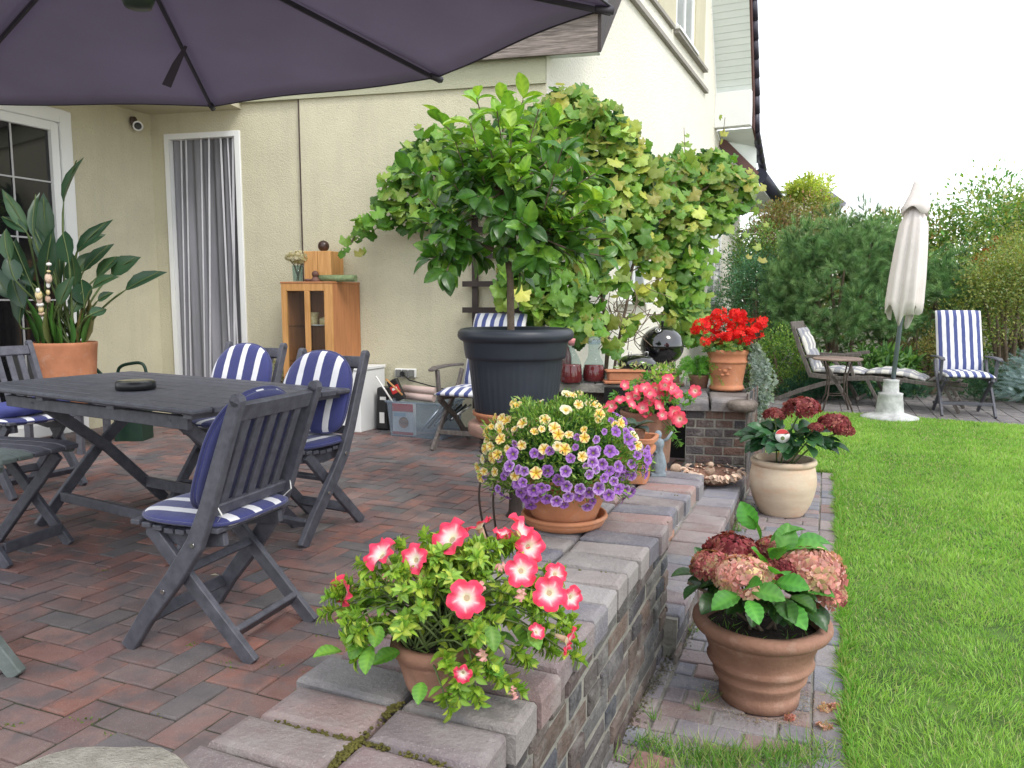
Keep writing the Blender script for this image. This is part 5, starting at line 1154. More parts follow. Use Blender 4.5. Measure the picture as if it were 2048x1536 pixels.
for (px, py, s_) in ((1270, 790, 15), (1290, 775, 15), (1310, 778, 14), (1330, 770, 15), (1345, 775, 15), (1300, 800, 15), (1315, 795, 16), (1285, 815, 14), (1265, 808, 13), (1320, 812, 16), (1340, 790, 15), (1258, 795, 13), (1300, 785, 14), (1355, 785, 14), (1275, 780, 13), (1212, 820, 12), (1222, 812, 12), (1350, 825, 14), (1358, 838, 17), (1345, 832, 12), (1390, 782, 12), (1240, 798, 12), (1325, 830, 13), (1292, 825, 13), (1250, 770, 12), (1335, 757, 12)):
    Y = 3.62 + random.uniform(-.03, .05); put_flower(pm2[random.randrange(2)], AY(px, py, Y), (random.uniform(-.8, .8), -1, random.uniform(.0, 1.3)), s_ / FPX * Y * random.uniform(.85, 1.15), t)
# ================================================================== 7. SQUARE PLANTER and statue
hc = V((.545, 3.36, .402)); t = thing('square_planter', 'square ornate terracotta planter with a dark leaved seedling beside the small statue', 'planter', hc, R(-20))
b = MB(); vs = []; lv = [(.058, 0), (.062, .02), (.068, .11), (.08, .13), (.085, .135), (.085, .155), (.074, .16), (.074, .175), (.094, .182), (.096, .205), (.08, .205), (.078, .16)]
K = 24
def sq(a): c_, s_ = math.cos(a), math.sin(a); return (math.copysign(abs(c_) ** .35, c_), math.copysign(abs(s_) ** .35, s_))
for (r_, z) in lv:
    for j in range(K): x, y = sq(2 * PI * (j + .5) / K); vs.append((x * r_, y * r_, z))
b.add(vs, [(i * K + j, i * K + (j + 1) % K, (i + 1) * K + (j + 1) % K, (i + 1) * K + j) for i in range(len(lv) - 1) for j in range(K)], False); b.build('planter_body', M['terra'], t, .003)
b = MB(); b.lathe([(.03, .14), (.045, .235), (.05, .24), (.045, .243), (.04, .2)], 20); b.build('inner_pot', M['terra_old'], t)
n_ = 9; a = np.arange(n_) * 2.4; scatter('foliage', LEAFW, np.tile([0, 0, .24], (n_, 1)), np.stack([np.cos(a), np.sin(a), RNG.uniform(-.1, .7, n_)], 1), np.tile([0, 0, 1.], (n_, 1)), RNG.uniform(.06, .09, n_), .045, colmix(n_, [(.05, .09, .06), (.09, .12, .10), (.05, .07, .07)]), M['leafgloss'], t)
hc = V((.665, 3.46, .402)); t = thing('garden_statue', 'small blue grey standing figure with raised arm between planter and brick pier', 'statue', hc)
b = MB(); b.box((0, 0, .01), (.07, .06, .02)); b.build('plinth', M['zinc'], t, .003)
b = MB(); b.lathe(smoothprof([(.034, .02), (.038, .05), (.030, .09), (.022, .12), (.027, .145), (.024, .165), (.010, .175)], 3) , 18, fn=lambda a, i, z: 1 + .10 * math.sin(6 * a + z * 20)); b.sphere((0, 0, .19), .017, 12, 8, (1, 1, 1.2)); b.tube([(.018, 0, .16), (.04, -.005, .17), (.062, -.01, .205)], [.008, .007, .005], 8); b.tube([(-.018, 0, .16), (-.03, -.02, .13), (-.01, -.03, .11)], [.008, .007, .005], 8); b.build('figure', M['zinc'], t)
p = G(1352, 952, .03); q = thing('stone_ball', 'small pale round pebble behind the statue', 'stone', (p.x, p.y, .03)); b = MB(); b.sphere((0, 0, .05), .04, 14, 10, (1, 1, .85)); b.build('ball', M['shell'], q)
# ================================================================== 8. SHELL BIRD BATH
p = G(1428, 968, .03); t = thing('bird_bath', 'petal edged pinkish clay dish with a small bird figure on the brick step', 'bird bath', (p.x, p.y + .02, .034))
b = MB(); b.lathe([(.0001, 0), (.09, 0), (.12, .025), (.165, .06), (.175, .068), (.15, .066), (.10, .03), (.0001, .02)], 48, fn=lambda a, i, z: 1 + (.10 * abs(math.sin(4 * a)) + .05 * math.sin(2 * a)) * (1 if z > .03 else .2)); b.build('dish', M['terra_old'], t)
n_ = 190; a = RNG.uniform(0, 6.28, n_); r_ = .135 + RNG.uniform(-.02, .04, n_); z = .045 + (r_ - .11) * .75; P = np.stack([r_ * np.cos(a), r_ * np.sin(a), z], 1); scatter('petal_border', LEAFW, P, np.stack([np.cos(a), np.sin(a), RNG.uniform(-1.0, .2, n_)], 1), np.tile([0, 0, 1.], (n_, 1)) + rdir(n_) * .3 + [0, -.3, 0], .042, .026, colmix(n_, [(.8, .8, .8), (1, .95, .9)]), pmat('petal_clay', (.62, .47, .38), .9, .2, 20, attr=True), t)
b = MB(); b.sphere((-.02, .01, .075), .034, 14, 10, (1, .9, 1)); b.sphere((-.02, -.005, .118), .02, 12, 8); b.tube([(-.02, -.02, .118), (-.02, -.038, .114)], [.006, .001], 6); b.build('bird', M['shell'], t)
# ================================================================== 9. GERANIUM on the pier
gz = PH + .03 + .078; p = G(1453, 779, gz); gc = V((p.x, p.y, gz)); t = thing('potted_geranium', 'bright red geranium in a relief terracotta urn on top of the brick pier', 'flower pot', gc)
pot(t, smoothprof([(.118, 0), (.128, .012), (.122, .03), (.116, .045), (.122, .10), (.134, .17), (.138, .20)], 3) + [(.146, .205), (.150, .215), (.143, .222), (.142, .26), (.150, .268), (.154, .285), (.150, .30), (.143, .302)], M['terra'], 48, soil=.28)
b = MB()
for (a, z, s_) in ((248, .15, .035), (262, .17, .03), (240, .12, .03), (256, .125, .028), (232, .155, .025)):
    c_ = V((.131 * math.cos(R(a)), .131 * math.sin(R(a)), z)); b.sphere(c_, s_ * .5, 10, 8, (1, .5, .7))
b.build('relief', M['terra'], t)
gl = MB(); n_ = 420; u = rdir(n_); u[:, 2] = np.abs(u[:, 2]); P = u * np.array([.19, .17, .10]) * RNG.uniform(.5, 1, n_)[:, None] + np.array([0, 0, .29]); scatter('foliage', T_petals(5, cup=.1), P, RNG.normal(size=(n_, 3)), u + [0, 0, 1], .022, .022, np.clip(colmix(n_, [(.08, .22, .04), (.16, .30, .05), (.05, .15, .04), (.3, .35, .08)], .15), .01, 1), M['leaf'], t, smooth=False)
sm_ = MB(); RD = [(.75, .02, .02), (.85, .04, .03), (.6, .01, .015)]
for (px, py, rp) in ((1403, 652, 16), (1425, 645, 17), (1440, 628, 15), (1448, 655, 18), (1420, 672, 14), (1480, 630, 15), (1478, 655, 20), (1500, 650, 18), (1518, 645, 15), (1490, 672, 18), (1512, 665, 14), (1465, 668, 13), (1440, 680, 13), (1410, 683, 10), (1390, 660, 9), (1470, 628, 12), (1456, 672, 12)):
    Y = gc.y - .05 + random.uniform(-.1, .1); p = AY(px, py, Y); n_ = 26; u = rdir(n_); r_ = rp / FPX * Y * .95; P = u * r_ * np.array([1, 1, .8]) + np.array(p - gc); scatter('flower_head', T_petals(5, cup=.1), P, rdir(n_), u + [0, -.4, .4], r_ * .42, r_ * .42, np.clip(colmix(n_, RD, .1), .005, 1), M['petal'], t, smooth=False)
    q0 = V((random.uniform(-.08, .08), random.uniform(-.06, .06), .29)); sm_.tube([q0, p - gc], .003, 5, cap=False)
sm_.build('stem', M['stem'], t)
# silver dichondra cascade
P = []
for k in range(26):
    x0 = 1500 + random.uniform(-10, 18); pts = [AY(x0, 700 + random.uniform(-14, 6), gc.y - .05), AY(x0 + 14 + random.uniform(-8, 14), 735, gc.y - .1), AY(x0 + 18 + random.uniform(-14, 18), 775, gc.y - .1), AY(1520 + random.uniform(-12, 26), random.uniform(790, 850), gc.y - .12)]
    for q in catmull(pts, 12): 
        for _ in range(2): P.append(tuple(q + V(rdir(1)[0]) * .014 - gc))
n_ = len(P); scatter('silver_trailing_leaf', T_petals(5, cup=.1), np.array(P), rdir(n_), rdir(n_) + [0, -1, .3], .0125, .0125, np.clip(colmix(n_, [(.30, .37, .34), (.42, .48, .45), (.22, .30, .26)], .12), 0, 1), M['leaf'], t, smooth=False)
# ================================================================== 10. COUNTER OBJECTS
def oc(px, py): return G(px, py, ZC + .003)
def bottle(name, px, py, r_, prof_, lab, liq, stop):
    p = oc(px, py); t = thing(name, lab, 'bottle', (p.x, p.y + r_, ZC + .004), group='liqueur bottles on the brick counter')
    b = MB(); b.lathe([(.0001, .0)] + prof_, 32); b.build('glass', M['bottleglass'], t)
    b = MB(); lp = [(max(r__ - .006, .001), z) for r__, z in prof_ if z < liq]; b.lathe([(.0001, .006)] + lp[1:] + [(lp[-1][0], liq), (.0001, liq)], 28); b.build('cherry_liqueur', M['redliq'], t)
    b = MB(); zt_ = prof_[-1][1]
    if stop == 'cork': b.lathe([(.0001, zt_ - .02), (.022, zt_ - .02), (.03, zt_ + .02), (.033, zt_ + .035), (.0001, zt_ + .04)], 16); b.build('pink_stopper', pmat('pink_cork', (.62, .25, .25), .6, .1), t)
    elif stop == 'foil': b.lathe([(.045, zt_ - .03), (.05, zt_), (.045, zt_ + .02), (.025, zt_ + .035), (.0001, zt_ + .03)], 14, fn=lambda a, i, z: 1 + .12 * math.sin(5 * a + i)); b.build('plastic_wrap', M['binplastic'], t)
bottle('liqueur_bottle', 1124, 762, .085, smoothprof([(.08, 0), (.088, .02), (.088, .18), (.07, .26), (.045, .32), (.04, .36)], 3), 'red filled bottle half hidden behind the black flower tub', .32, 'foil')
bottle('liqueur_bottle', 1144, 768, .093, smoothprof([(.085, 0), (.093, .02), (.092, .09), (.078, .16), (.045, .235), (.026, .27), (.026, .32)], 3), 'bulbous bottle of cherry liqueur with a pink stopper', .15, 'cork')
bottle('liqueur_bottle', 1190, 766, .093, smoothprof([(.085, 0), (.095, .03), (.094, .09), (.075, .16), (.05, .21), (.046, .30), (.052, .31), (.052, .335)], 3), 'wide necked flask of cherry liqueur with a clear top, right of the pink stoppered bottle', .14, 'foil')
def trough(px0, px1, py, h, lab, mat):
    a, c_ = oc(px0, py), oc(px1, py); d = (c_ - a); L_ = d.length; t = thing('plant_trough', lab, 'trough', ((a + c_) / 2 + V((0, .07, 0))), math.atan2(d.y, d.x), group='terracotta troughs on the brick counter')
    b = MB(); b.box((0, 0, .012), (L_ + .05, .16, .024)); b.build('tray', mat, t, .006)
    b = MB(); b.box((0, .0, .024 + h / 2), (L_ - .02, .13, h)); b.box((0, 0, .024 + h), (L_ + .02, .155, .018)); b.build('trough_body', mat, t, .008); return t
t = trough(1215, 1290, 768, .075, 'long terracotta trough on a tray beside the liqueur bottles', M['terra'])
t2 = trough(1300, 1362, 772, .075, 'brown terracotta trough in front of the kettle barbecue', M['terra_old'])
for tt2, n_ in ((t, 50), (t2, 120)):
    P = RNG.uniform(-1, 1, (n_, 3)) * np.array([.15, .06, .03]) + [0.05, 0, .13]; scatter('wispy_plant', LEAFN, P, rdir(n_) + [0.3, -.3, .4], rdir(n_), .04, .02, np.clip(colmix(n_, [(.3, .4, .15), (.15, .3, .08), (.5, .45, .3)], .1), 0, 1), M['leaf'], tt2)
n_ = 26; p = oc(1222, 764); q = tag(scatter('snail_shells', SM, RNG.uniform(-1, 1, (n_, 3)) * [.1, .02, .008] + np.array([p.x + .05, p.y + .0, ZC + .035]), rdir(n_), rdir(n_), .025, .025, (1, 1, 1), M['ceramic']), 'small white pebbles lying on the tray of the long trough', 'pebbles', kind='stuff')
p = oc(1326, 790); t = thing('small_pot', 'small black pot with terracotta rim in front of the troughs', 'pot', (p.x, p.y + .07, ZC + .004)); pot(t, [(.055, 0), (.07, .09), (.075, .095), (.075, .105)], M['black'], 24, soil=.095)
n_ = 70; scatter('foliage', LEAFN, rdir(n_) * [.08, .08, .05] + [0, 0, .13], rdir(n_) + [0, 0, .5], rdir(n_), .05, .022, np.clip(colmix(n_, GREEN_LIME, .1), 0, 1), M['leaf'], t)
# kettle barbecue
kb = thing('kettle_barbecue', 'glossy black kettle barbecue with domed lid behind the brick counter', 'barbecue', (1.325, 6.80, 0)); kr = .19; kz = .80
b = MB(); b.lathe([(kr * math.cos(a), kz + .005 + kr * .92 * math.sin(a)) for a in [i * PI / 2 / 9 for i in range(10)]] + [(.0001, kz + kr * .93)], 40, smooth=True); b.lathe([(kr + .014, kz + .006), (kr + .014, kz - .006), (kr, kz - .006)], 40); ld = b.build('lid', M['enamel'], kb)
b = MB(); b.lathe([(.0001, kz - kr * .9)] + [(kr * math.sin(a), kz - .006 - kr * .88 * math.cos(a)) for a in [PI / 2 * i / 9 + .05 for i in range(10)]], 40); b.build('bowl', M['enamel'], kb)
vp = V((-.06, -.115, kz + .142)); Mq = vp.__sub__(V((0, 0, kz))).to_track_quat('Z', 'Y').to_matrix(); b = MB(); b.lathe([(.028, .0), (.028, .004), (.021, .004), (.021, .0)], 24, vp, M=Mq); b.lathe([(.008, .0), (.008, .005), (.0001, .006)], 12, vp, M=Mq)
for k in range(6): a = k * PI / 3; b.bar(vp + Mq @ V((.006 * math.cos(a), .006 * math.sin(a), .003)), vp + Mq @ V((.024 * math.cos(a), .024 * math.sin(a), .003)), .007, .002, vp)
b.build('vent', M['chrome'], ld)
b = MB(); b.tube([(0, 0, kz + kr * .9), (0, 0, kz + kr * .9 + .04), (0, 0, kz + kr * .9 + .05)], [.008, .014, .016], 10); b.build('handle', M['black'], ld)
for a in (90, 210, 330):
    b = MB(); b.tube([(.1 * math.cos(R(a)), .1 * math.sin(R(a)), kz - .14), (.24 * math.cos(R(a)), .24 * math.sin(R(a)), 0)], .011, 8); b.build('leg', M['metal_d'], kb)
sb_ = thing('small_barbecue', 'flat black domed barbecue lid with wire handles behind the troughs', 'barbecue', (1.06, 6.50, ZC + .05))
b = MB(); b.lathe([(.165, .07), (.172, .075), (.165, .10), (.135, .135), (.09, .155), (.04, .163), (.0001, .165)], 36); b.build('lid', M['enamel'], sb_)
b = MB(); b.lathe([(.0001, -.045), (.09, -.045), (.15, .04), (.163, .068)], 36); b.build('bowl', M['enamel'], sb_)
for s in (-1, 1): b = MB(); b.tube([(s * .07 - .012, -.04, .15), (s * .07 - .012, -.04, .185), (s * .07 + .012, -.04, .185), (s * .07 + .012, -.04, .15)], .004, 6); b.build('wire_handle', M['chrome'], sb_)
# asparagus fern
fc = V((1.42, 5.82, .52)); t = thing('asparagus_fern', 'feathery bright green fern on the counter beside the geranium urn', 'plant', fc)
pot(t, [(.06, 0.015), (.075, .1), (.08, .105), (.08, .12)], M['terra_old'], 24, soil=.11)
P = [];D = []
for k in range(80):
    a = random.uniform(0, 6.28); e = random.uniform(-.1, 1.2); L_ = random.uniform(.14, .26); tip = V((math.cos(a) * math.cos(e), math.sin(a) * math.cos(e) * .8 - .25, math.sin(e) * .75)) * L_; pts = catmull([V((0, 0, .11)), tip * .6 + V((0, 0, .16)), tip + V((0, 0, .08))], 12)
    for q in pts[4:]:
        for _ in range(5): P.append(tuple(q)); D.append(tuple(V(rdir(1)[0]) + V((math.cos(a), math.sin(a), 0)) * .6))
n_ = len(P); scatter('foliage', SM, np.array(P), np.array(D), rdir(n_), .022, .004, np.clip(colmix(n_, [(.12, .36, .04), (.2, .44, .06), (.08, .26, .04)], .1), 0, 1), M['leaf'], t, smooth=False)
# ================================================================== 11. LEMON TREE in the black tub
lc = V((.02, 4.2, 0)); t = thing('pedestal', 'round pink stone slab on a dark woven stand under the black tub', 'pedestal', lc)
b = MB(); b.lathe([(.0001, .47), (.25, .47), (.262, .48), (.262, .53), (.25, .54), (.0001, .54)], 40); b.build('slab', M['pinkstone'], t)
b = MB(); b.lathe([(.06, 0), (.04, .03), (.03, .2), (.05, .33)] + [(.19 + .012 * (k % 2), .36 + .012 * k) for k in range(9)] + [(.2, .47)], 40, fn=lambda a, i, z: 1 + .015 * math.sin(24 * a + (i % 2) * PI)); b.build('woven_stand', M['brownwood'], t)
t = thing('plant_saucer', 'matt terracotta saucer under the black flower tub', 'saucer', lc + V((.0, 0, .541))); b = MB(); b.lathe([(.0001, 0), (.20, 0), (.215, .012), (.222, .03), (.236, .038), (.238, .055), (.225, .058), (.215, .02), (.0001, .014)], 48); b.build('dish', M['terra'], t)
lt_ = thing('potted_lemon_tree', 'bushy lemon tree in a large anthracite ribbed plastic tub', 'potted tree', lc + V((0, 0, .558)))
def ribs(a, i, z): return 1 + (.008 * (1 - abs(math.sin(22 * a)) ** .4) * -1.6 if .02 < z < .325 else 0)
pr_ = [(.205, 0), (.215, .006), (.228, .07), (.240, .16), (.250, .25), (.257, .325), (.259, .33), (.272, .332), (.277, .345), (.286, .415), (.289, .425), (.300, .428), (.312, .438), (.317, .455), (.314, .474), (.302, .487), (.288, .492), (.276, .490)]
pot(lt_, pr_, M['anth'], 176, fn=ribs, soil=.43, wall=.01)
z0 = .558; sb = MB()
def loc_(px, py, Y): return AY(px, py, Y) - lt_.location
trunk = catmull([loc_(1022, 650, 4.2) + V((0, 0, -.06)), loc_(1021, 600, 4.2), loc_(1020, 555, 4.2), loc_(1012, 505, 4.2), loc_(985, 470, 4.2)], 4)
sb.tube(trunk, [.021] * 6 + [.019] * 6 + [.016] * 5, 10)
fork = loc_(1014, 515, 4.2); mains = [(970, 430, 4.2), (1040, 430, 4.25), (1005, 380, 4.1), (1075, 470, 4.1), (930, 480, 4.15), (1010, 430, 4.4)]
mend = []
for m_ in mains: e = loc_(*m_); sb.tube(catmull([fork, fork.lerp(e, .5) + V((random.uniform(-.02, .02), 0, .02)), e], 4), [.013] * 4 + [.010] * 5, 7); mend.append(e)
cl = [(905, 270), (870, 340), (930, 340), (980, 300), (1000, 215), (1030, 250), (1075, 215), (1060, 290), (1110, 240), (1120, 300), (850, 400), (900, 410), (950, 400), (1000, 360), (1050, 350), (1090, 370), (1140, 370), (1170, 400), (1190, 350), (830, 340), (880, 470), (930, 480), (900, 540), (940, 250), (960, 190), (1000, 190), (1100, 440), (1150, 440), (1180, 470), (1050, 450), (1000, 450), (950, 520), (1060, 520), (1110, 500), (1160, 520), (1210, 430), (870, 520), (1020, 300), (1085, 310), (990, 420), (1130, 480), (1200, 510), (1040, 400), (910, 370), (960, 350), (920, 300), (1150, 330), (1080, 410), (1120, 420), (1010, 500), (1190, 400), (845, 440), (1050, 200), (1020, 215), (1100, 540), (1035, 545), (965, 290), (1140, 270), (1215, 480), (885, 250)]
P = []; D = []; Nn = []; LL = []; CO = []
for (px, py) in cl:
    Y = 4.2 + random.uniform(-.36, .30); e = loc_(px + random.uniform(-8, 8), py + random.uniform(-8, 8), Y); m_ = min(mend, key=lambda q: (q - e).length + random.uniform(0, .15)); ts = catmull([m_, m_.lerp(e, .5) + V((random.uniform(-.03, .03), random.uniform(-.03, .03), -.02)), e], 5); sb.tube(ts, [.006] * 5 + [.0035] * 6, 5, cap=False)
    d = (ts[-1] - ts[-4]).normalized(); d = (d + V((0, 0, .35))).normalized(); young = (py < 260 or (px, py) in ((1050, 350), (1190, 400), (1150, 440), (1000, 360), (1110, 240)) or random.random() < .12)
    for k in range(random.randint(12, 17)):
        q = ts[max(2, len(ts) - 1 - int(k * .6))] + V(rdir(1)[0]) * .008; r_ = V(rdir(1)[0]); side = r_ - d * r_.dot(d); dd = side * 1.0 + d * random.uniform(.1, 1.3)
        if not young: dd.z -= .30
        P.append(tuple(q)); D.append(tuple(dd)); Nn.append(tuple(d + V((0, -.3, .7)) + V(rdir(1)[0]) * .25)); LL.append(random.uniform(.09, .15) * (1.0 if not young else .95))
        if young: c_ = np.array(random.choice([(.22, .42, .05), (.30, .47, .07), (.17, .36, .045)]))
        else: c_ = np.array(random.choice([(.055, .16, .025), (.08, .21, .03), (.11, .25, .035), (.045, .12, .025), (.15, .31, .045)]))
        CO.append(c_ * random.uniform(.85, 1.15))
LL = np.array(LL); scatter('foliage', T_veined(1, .26, .2, 8, .015), np.array(P), np.array(D), np.array(Nn), LL, LL * .56, np.array(CO), M['leafgloss'], lt_)
sb.build('trunk', M['bark'], lt_)
b = MB(); q = loc_(898, 330, 3.95); b.sphere(q, .032, 14, 10, (1, 1, 1.1)); b.build('green_lemon', pmat('green_fruit', (.10, .24, .04), .4, .1), lt_)
# ================================================================== 12. STRELITZIA by the window
sc0 = V((-3.58, 6.15, .38)); t = thing('plant_stool', 'low dark wooden stool under the large terracotta pot by the window', 'stool', (sc0.x, sc0.y, 0))
b = MB(); b.box((0, 0, .35), (.5, .5, .03)); b.build('seat', M['greywood'], t, .004)
for sx in (-1, 1):
    for sy in (-1, 1): b = MB(); b.box((sx * .2, sy * .2, .165), (.045, .045, .33)); b.build('leg', M['greywood'], t)
t = thing('potted_strelitzia', 'tall bird of paradise plant with paddle leaves in a plain terracotta pot by the window', 'potted plant', sc0)
pot(t, [(.19, 0), (.2, .006), (.222, .25), (.236, .44), (.240, .465), (.240, .485), (.235, .49)], M['terra'], 48, soil=.46)
b = MB()
for k in range(8):
    a = R(228 + k * 4.2); c_ = V((.222 * math.cos(a), .222 * math.sin(a), .33)); b.sphere(c_ + V((0, 0, .018 * (-1) ** k)), .014, 8, 6, (1, .5, 1.5))
b.tube([(.228 * math.cos(R(a)), .228 * math.sin(R(a)), .37) for a in range(226, 262, 4)], .004, 5); b.tube([(.224 * math.cos(R(a)), .224 * math.sin(R(a)), .29) for a in range(226, 262, 4)], .004, 5); b.build('relief', M['terra'], t)
lf = [(60, 1250, -60, 1050, 110), (180, 1180, 60, 900, 100), (250, 1150, 290, 860, 90), (130, 1300, 60, 1120, 100), (330, 1280, 400, 1120, 90), (400, 1330, 470, 1180, 90), (355, 710, 435, 450, 55), (430, 990, 612, 800, 75), (470, 1090, 625, 930, 80), (440, 960, 585, 880, 70), (540, 1130, 665, 1000, 120), (620, 1110, 770, 1010, 110), (515, 1190, 645, 1115, 80), (700, 1200, 912, 1085, 95), (545, 1260, 625, 1210, 55), (500, 1340, 598, 1300, 70), (262, 930, 240, 655, 95), (385, 1050, 345, 860, 130), (150, 880, 10, 630, 75), (150, 880, 0, 780, 70), (60, 1040, 20, 850, 90), (110, 1390, 170, 1040, 120), (190, 910, 200, 640, 60), (335, 1200, 325, 900, 110), (470, 1280, 450, 1130, 120), (270, 1430, 235, 1200, 80), (440, 1100, 520, 980, 90), (90, 1150, 40, 1000, 100), (300, 1100, 180, 830, 90), (420, 1180, 400, 1000, 90), (-40, 900, -120, 700, 90), (220, 1250, 130, 1120, 90)]
P = []; D = []; LL = []; WW = []; sm_ = MB()
for k, (bx, by, tx, ty, w_) in enumerate(lf):
    Y = 6.1 + random.uniform(-.3, .25); f_ = lambda x, y, Y_: AY(x / 2.79, 150 + y / 2.79, Y_) - sc0
    p0, p1 = f_(bx, by, Y), f_(tx, ty, Y + random.uniform(-.12, .12)); P.append(tuple(p0)); D.append(tuple(p1 - p0)); LL.append((p1 - p0).length); WW.append(w_ / 2.79 / FPX * Y * 1.0)
    r0 = V((random.uniform(-.14, .14), random.uniform(-.12, .12), .46)); sm_.tube(catmull([r0, r0.lerp(p0, .5) + V((0, 0, .05)), p0, p0.lerp(p1, .9)], 5), [.010] * 5 + [.008] * 5 + [.004] * 6, 6, cap=False)
scatter('foliage', T_leaf(1, .12, .22), np.array(P), np.array(D), np.array([(random.uniform(-.6, .6), -1, .6) for _ in P]), np.array(LL), np.array(WW), np.clip(colmix(len(P), [(.028, .07, .04), (.04, .09, .048), (.055, .115, .055)], .1), 0, 1), M['leafgloss'], t)
n_ = 50; a = RNG.uniform(0, 6.28, n_); r_ = RNG.uniform(.02, .19, n_); scatter('young_shoot', T_leaf(.6, .05, .3), np.stack([r_ * np.cos(a), r_ * np.sin(a), np.full(n_, .45)], 1), np.stack([np.cos(a) * .25, np.sin(a) * .25, np.full(n_, 1.)], 1), rdir(n_), RNG.uniform(.15, .42, n_), .022, np.clip(colmix(n_, [(.06, .16, .04), (.10, .24, .05), (.25, .2, .1)], .1), 0, 1), M['leafgloss'], t)
sm_.build('stem', M['stem'], t)
for (px, py, n_, lab) in ((98, 520, 6, 'beaded ornament stake with white and ochre beads, upper one in the strelitzia pot'), (75, 575, 7, 'beaded ornament stake with pale beads, lower left one in the strelitzia pot')):
    p = AY(px, py, 5.85); t = thing('beaded_stake', lab, 'garden ornament', (p.x, p.y, p.z)); b = MB(); q = V((sc0.x - .08, sc0.y - .1, .85)) - p; b.tube([(0, 0, 0), q], .004, 5); b.build('stick', M['iron'], t)
    for k in range(n_):
        b = MB(); b.sphere(V(q) * (.06 + k * .10) * .8, random.choice([.02, .026, .015]), 10, 8, (1, 1, random.choice([.7, 1.5]))); b.build('bead', [M['ceramic'], M['yellowcer'], M['shell']][k % 3], t)
# ================================================================== 13. WATERING CAN
p = AY(262, 745, 6.6); t = thing('watering_can', 'dark green watering can by the house wall behind the table', 'watering can', (p.x, p.y, 0))
gm = pmat('dark_green_plastic', (.01, .035, .022), .4, .2); b = MB(); b.lathe([(.0001, .3), (.13, .3), (.13, .52), (.10, .56), (.0001, .57)], 20, fn=lambda a, i, z: 1 + .15 * math.cos(2 * a)); b.box((0, 0, .15), (.24, .2, .3)); b.build('body', gm, t)
b = MB(); b.tube(catmull([(-.12, 0, .5), (-.10, 0, .62), (0, 0, .66), (.11, 0, .65), (.14, 0, .5)]), .014, 8); b.build('handle', gm, t)
b = MB(); b.tube([(-.1, 0, .42), (-.24, 0, .55), (-.31, 0, .62)], [.02, .014, .018], 8); b.build('spout', gm, t)
# ================================================================== 14. CABINET with crockery
Bp = FP(720, 600, .03); FR = Bp - u1 * .43; FR.z = 0
def pxw(px, P0, d):  # distance along d from P0 whose projection hits px
    lo, hi = 0.0, 3.0
    for _ in range(40):
        m_ = (lo + hi) / 2
        if (proj(P0 + d * m_ + UP * 1.2)[0] - px) * (proj(P0 + UP * 1.2)[0] - px) > 0: lo = m_
        else: hi = m_
    return lo
cw_ = pxw(562, FR, -uf); zc = AY(660, 564, FR.y).z; az = math.atan2(uf.y, uf.x); cab = thing('display_cabinet', 'honey coloured wooden cabinet with glass doors and crockery by the wall', 'cabinet', FR - uf * cw_, az)
# local: x along front (0..cw_), y into wall (approx), use skewed depth vector
dl = V((u1.dot(uf), u1.dot(-nf), 0)) * .43
def cbox(b, x0, x1, y0, y1, z0, z1): b.slab([V((x0, 0, z0)) + dl * y0, V((x1, 0, z0)) + dl * y0, V((x1, 0, z0)) + dl * y1, V((x0, 0, z0)) + dl * y1], (0, 0, z1 - z0))
b = MB(); cbox(b, cw_ - .02, cw_, .04, 1, 0, zc - .012); b.build('side_panel', M['pine2'], cab, .003)
b = MB(); cbox(b, 0, .02, .04, 1, 0, zc - .012); b.build('side_panel', M['pine2'], cab, .003)
b = MB(); cbox(b, .02, cw_ - .02, .95, 1, 0, zc - .012); b.build('back_panel', M['pine2'], cab)
b = MB(); cbox(b, -.004, cw_ + .004, -.01, 1.0, zc - .012, zc + .006); b.build('top', M['pine2'], cab, .003)
b = MB(); cbox(b, .02, cw_ - .02, .06, .95, 0, .04); b.build('bottom', M['pine2'], cab)
b = MB(); cbox(b, 0, .055, 0, .05, 0, zc - .012); cbox(b, cw_ - .075, cw_, 0, .05, 0, zc - .012); cbox(b, .055, cw_ - .075, 0, .05, zc - .08, zc - .012); cbox(b, .055, cw_ - .075, 0, .05, 0, .08); b.build('face_frame', M['pine'], cab, .004)
b = MB(); cbox(b, .235, .285, -.01, .04, .08, zc - .08); dd_ = b.build('door_stile', M['pine'], cab, .004)
b = MB(); cbox(b, .055, cw_ - .075, .02, .03, .08, zc - .08); b.build('glass_door', M['glass'], cab)
b = MB(); b.tube([(-.012, -.02, zc - .62), (-.012, -.045, zc - .62), (-.012, -.045, zc - .82), (-.012, -.02, zc - .82)], .006, 6); b.build('handle', M['chrome'], cab)
zs = [AY(610, 648, FR.y).z - .02, AY(610, 716, FR.y).z - .03]
for z in zs: b = MB(); cbox(b, .02, cw_ - .02, .06, .95, z - .012, z); b.build('shelf', M['glass'], cab)
def item(nm, lab, cat, x, y, z, prof_, mat, n=24, group=None, fn=None):
    p = cab.matrix_basis @ (V((x, 0, z)) + dl * y); t = thing(nm, lab, cat, p, group=group); b = MB(); b.lathe([(.0001, prof_[0][1])] + prof_, n, fn=fn); b.build('body', mat, t); return t
item('tureen', 'yellow patterned pot with a dark lid on the upper cabinet shelf', 'crockery', .34, .35, zs[0] + .002, [(.05, 0), (.06, .02), (.06, .06), (.05, .07), (.02, .08), (.0001, .085)], M['yellowcer'])
item('cup', 'stacked yellow cups at the left of the upper cabinet shelf', 'crockery', .20, .4, zs[0] + .002, [(.035, 0), (.05, .05), (.04, .055), (.055, .12), (.05, .12)], M['yellowcer'])
item('plate', 'flat plate under the yellow pot on the upper cabinet shelf', 'crockery', .30, .3, zs[0] + .001, [(.10, .0), (.12, .012), (.09, .008)], M['ceramic'])
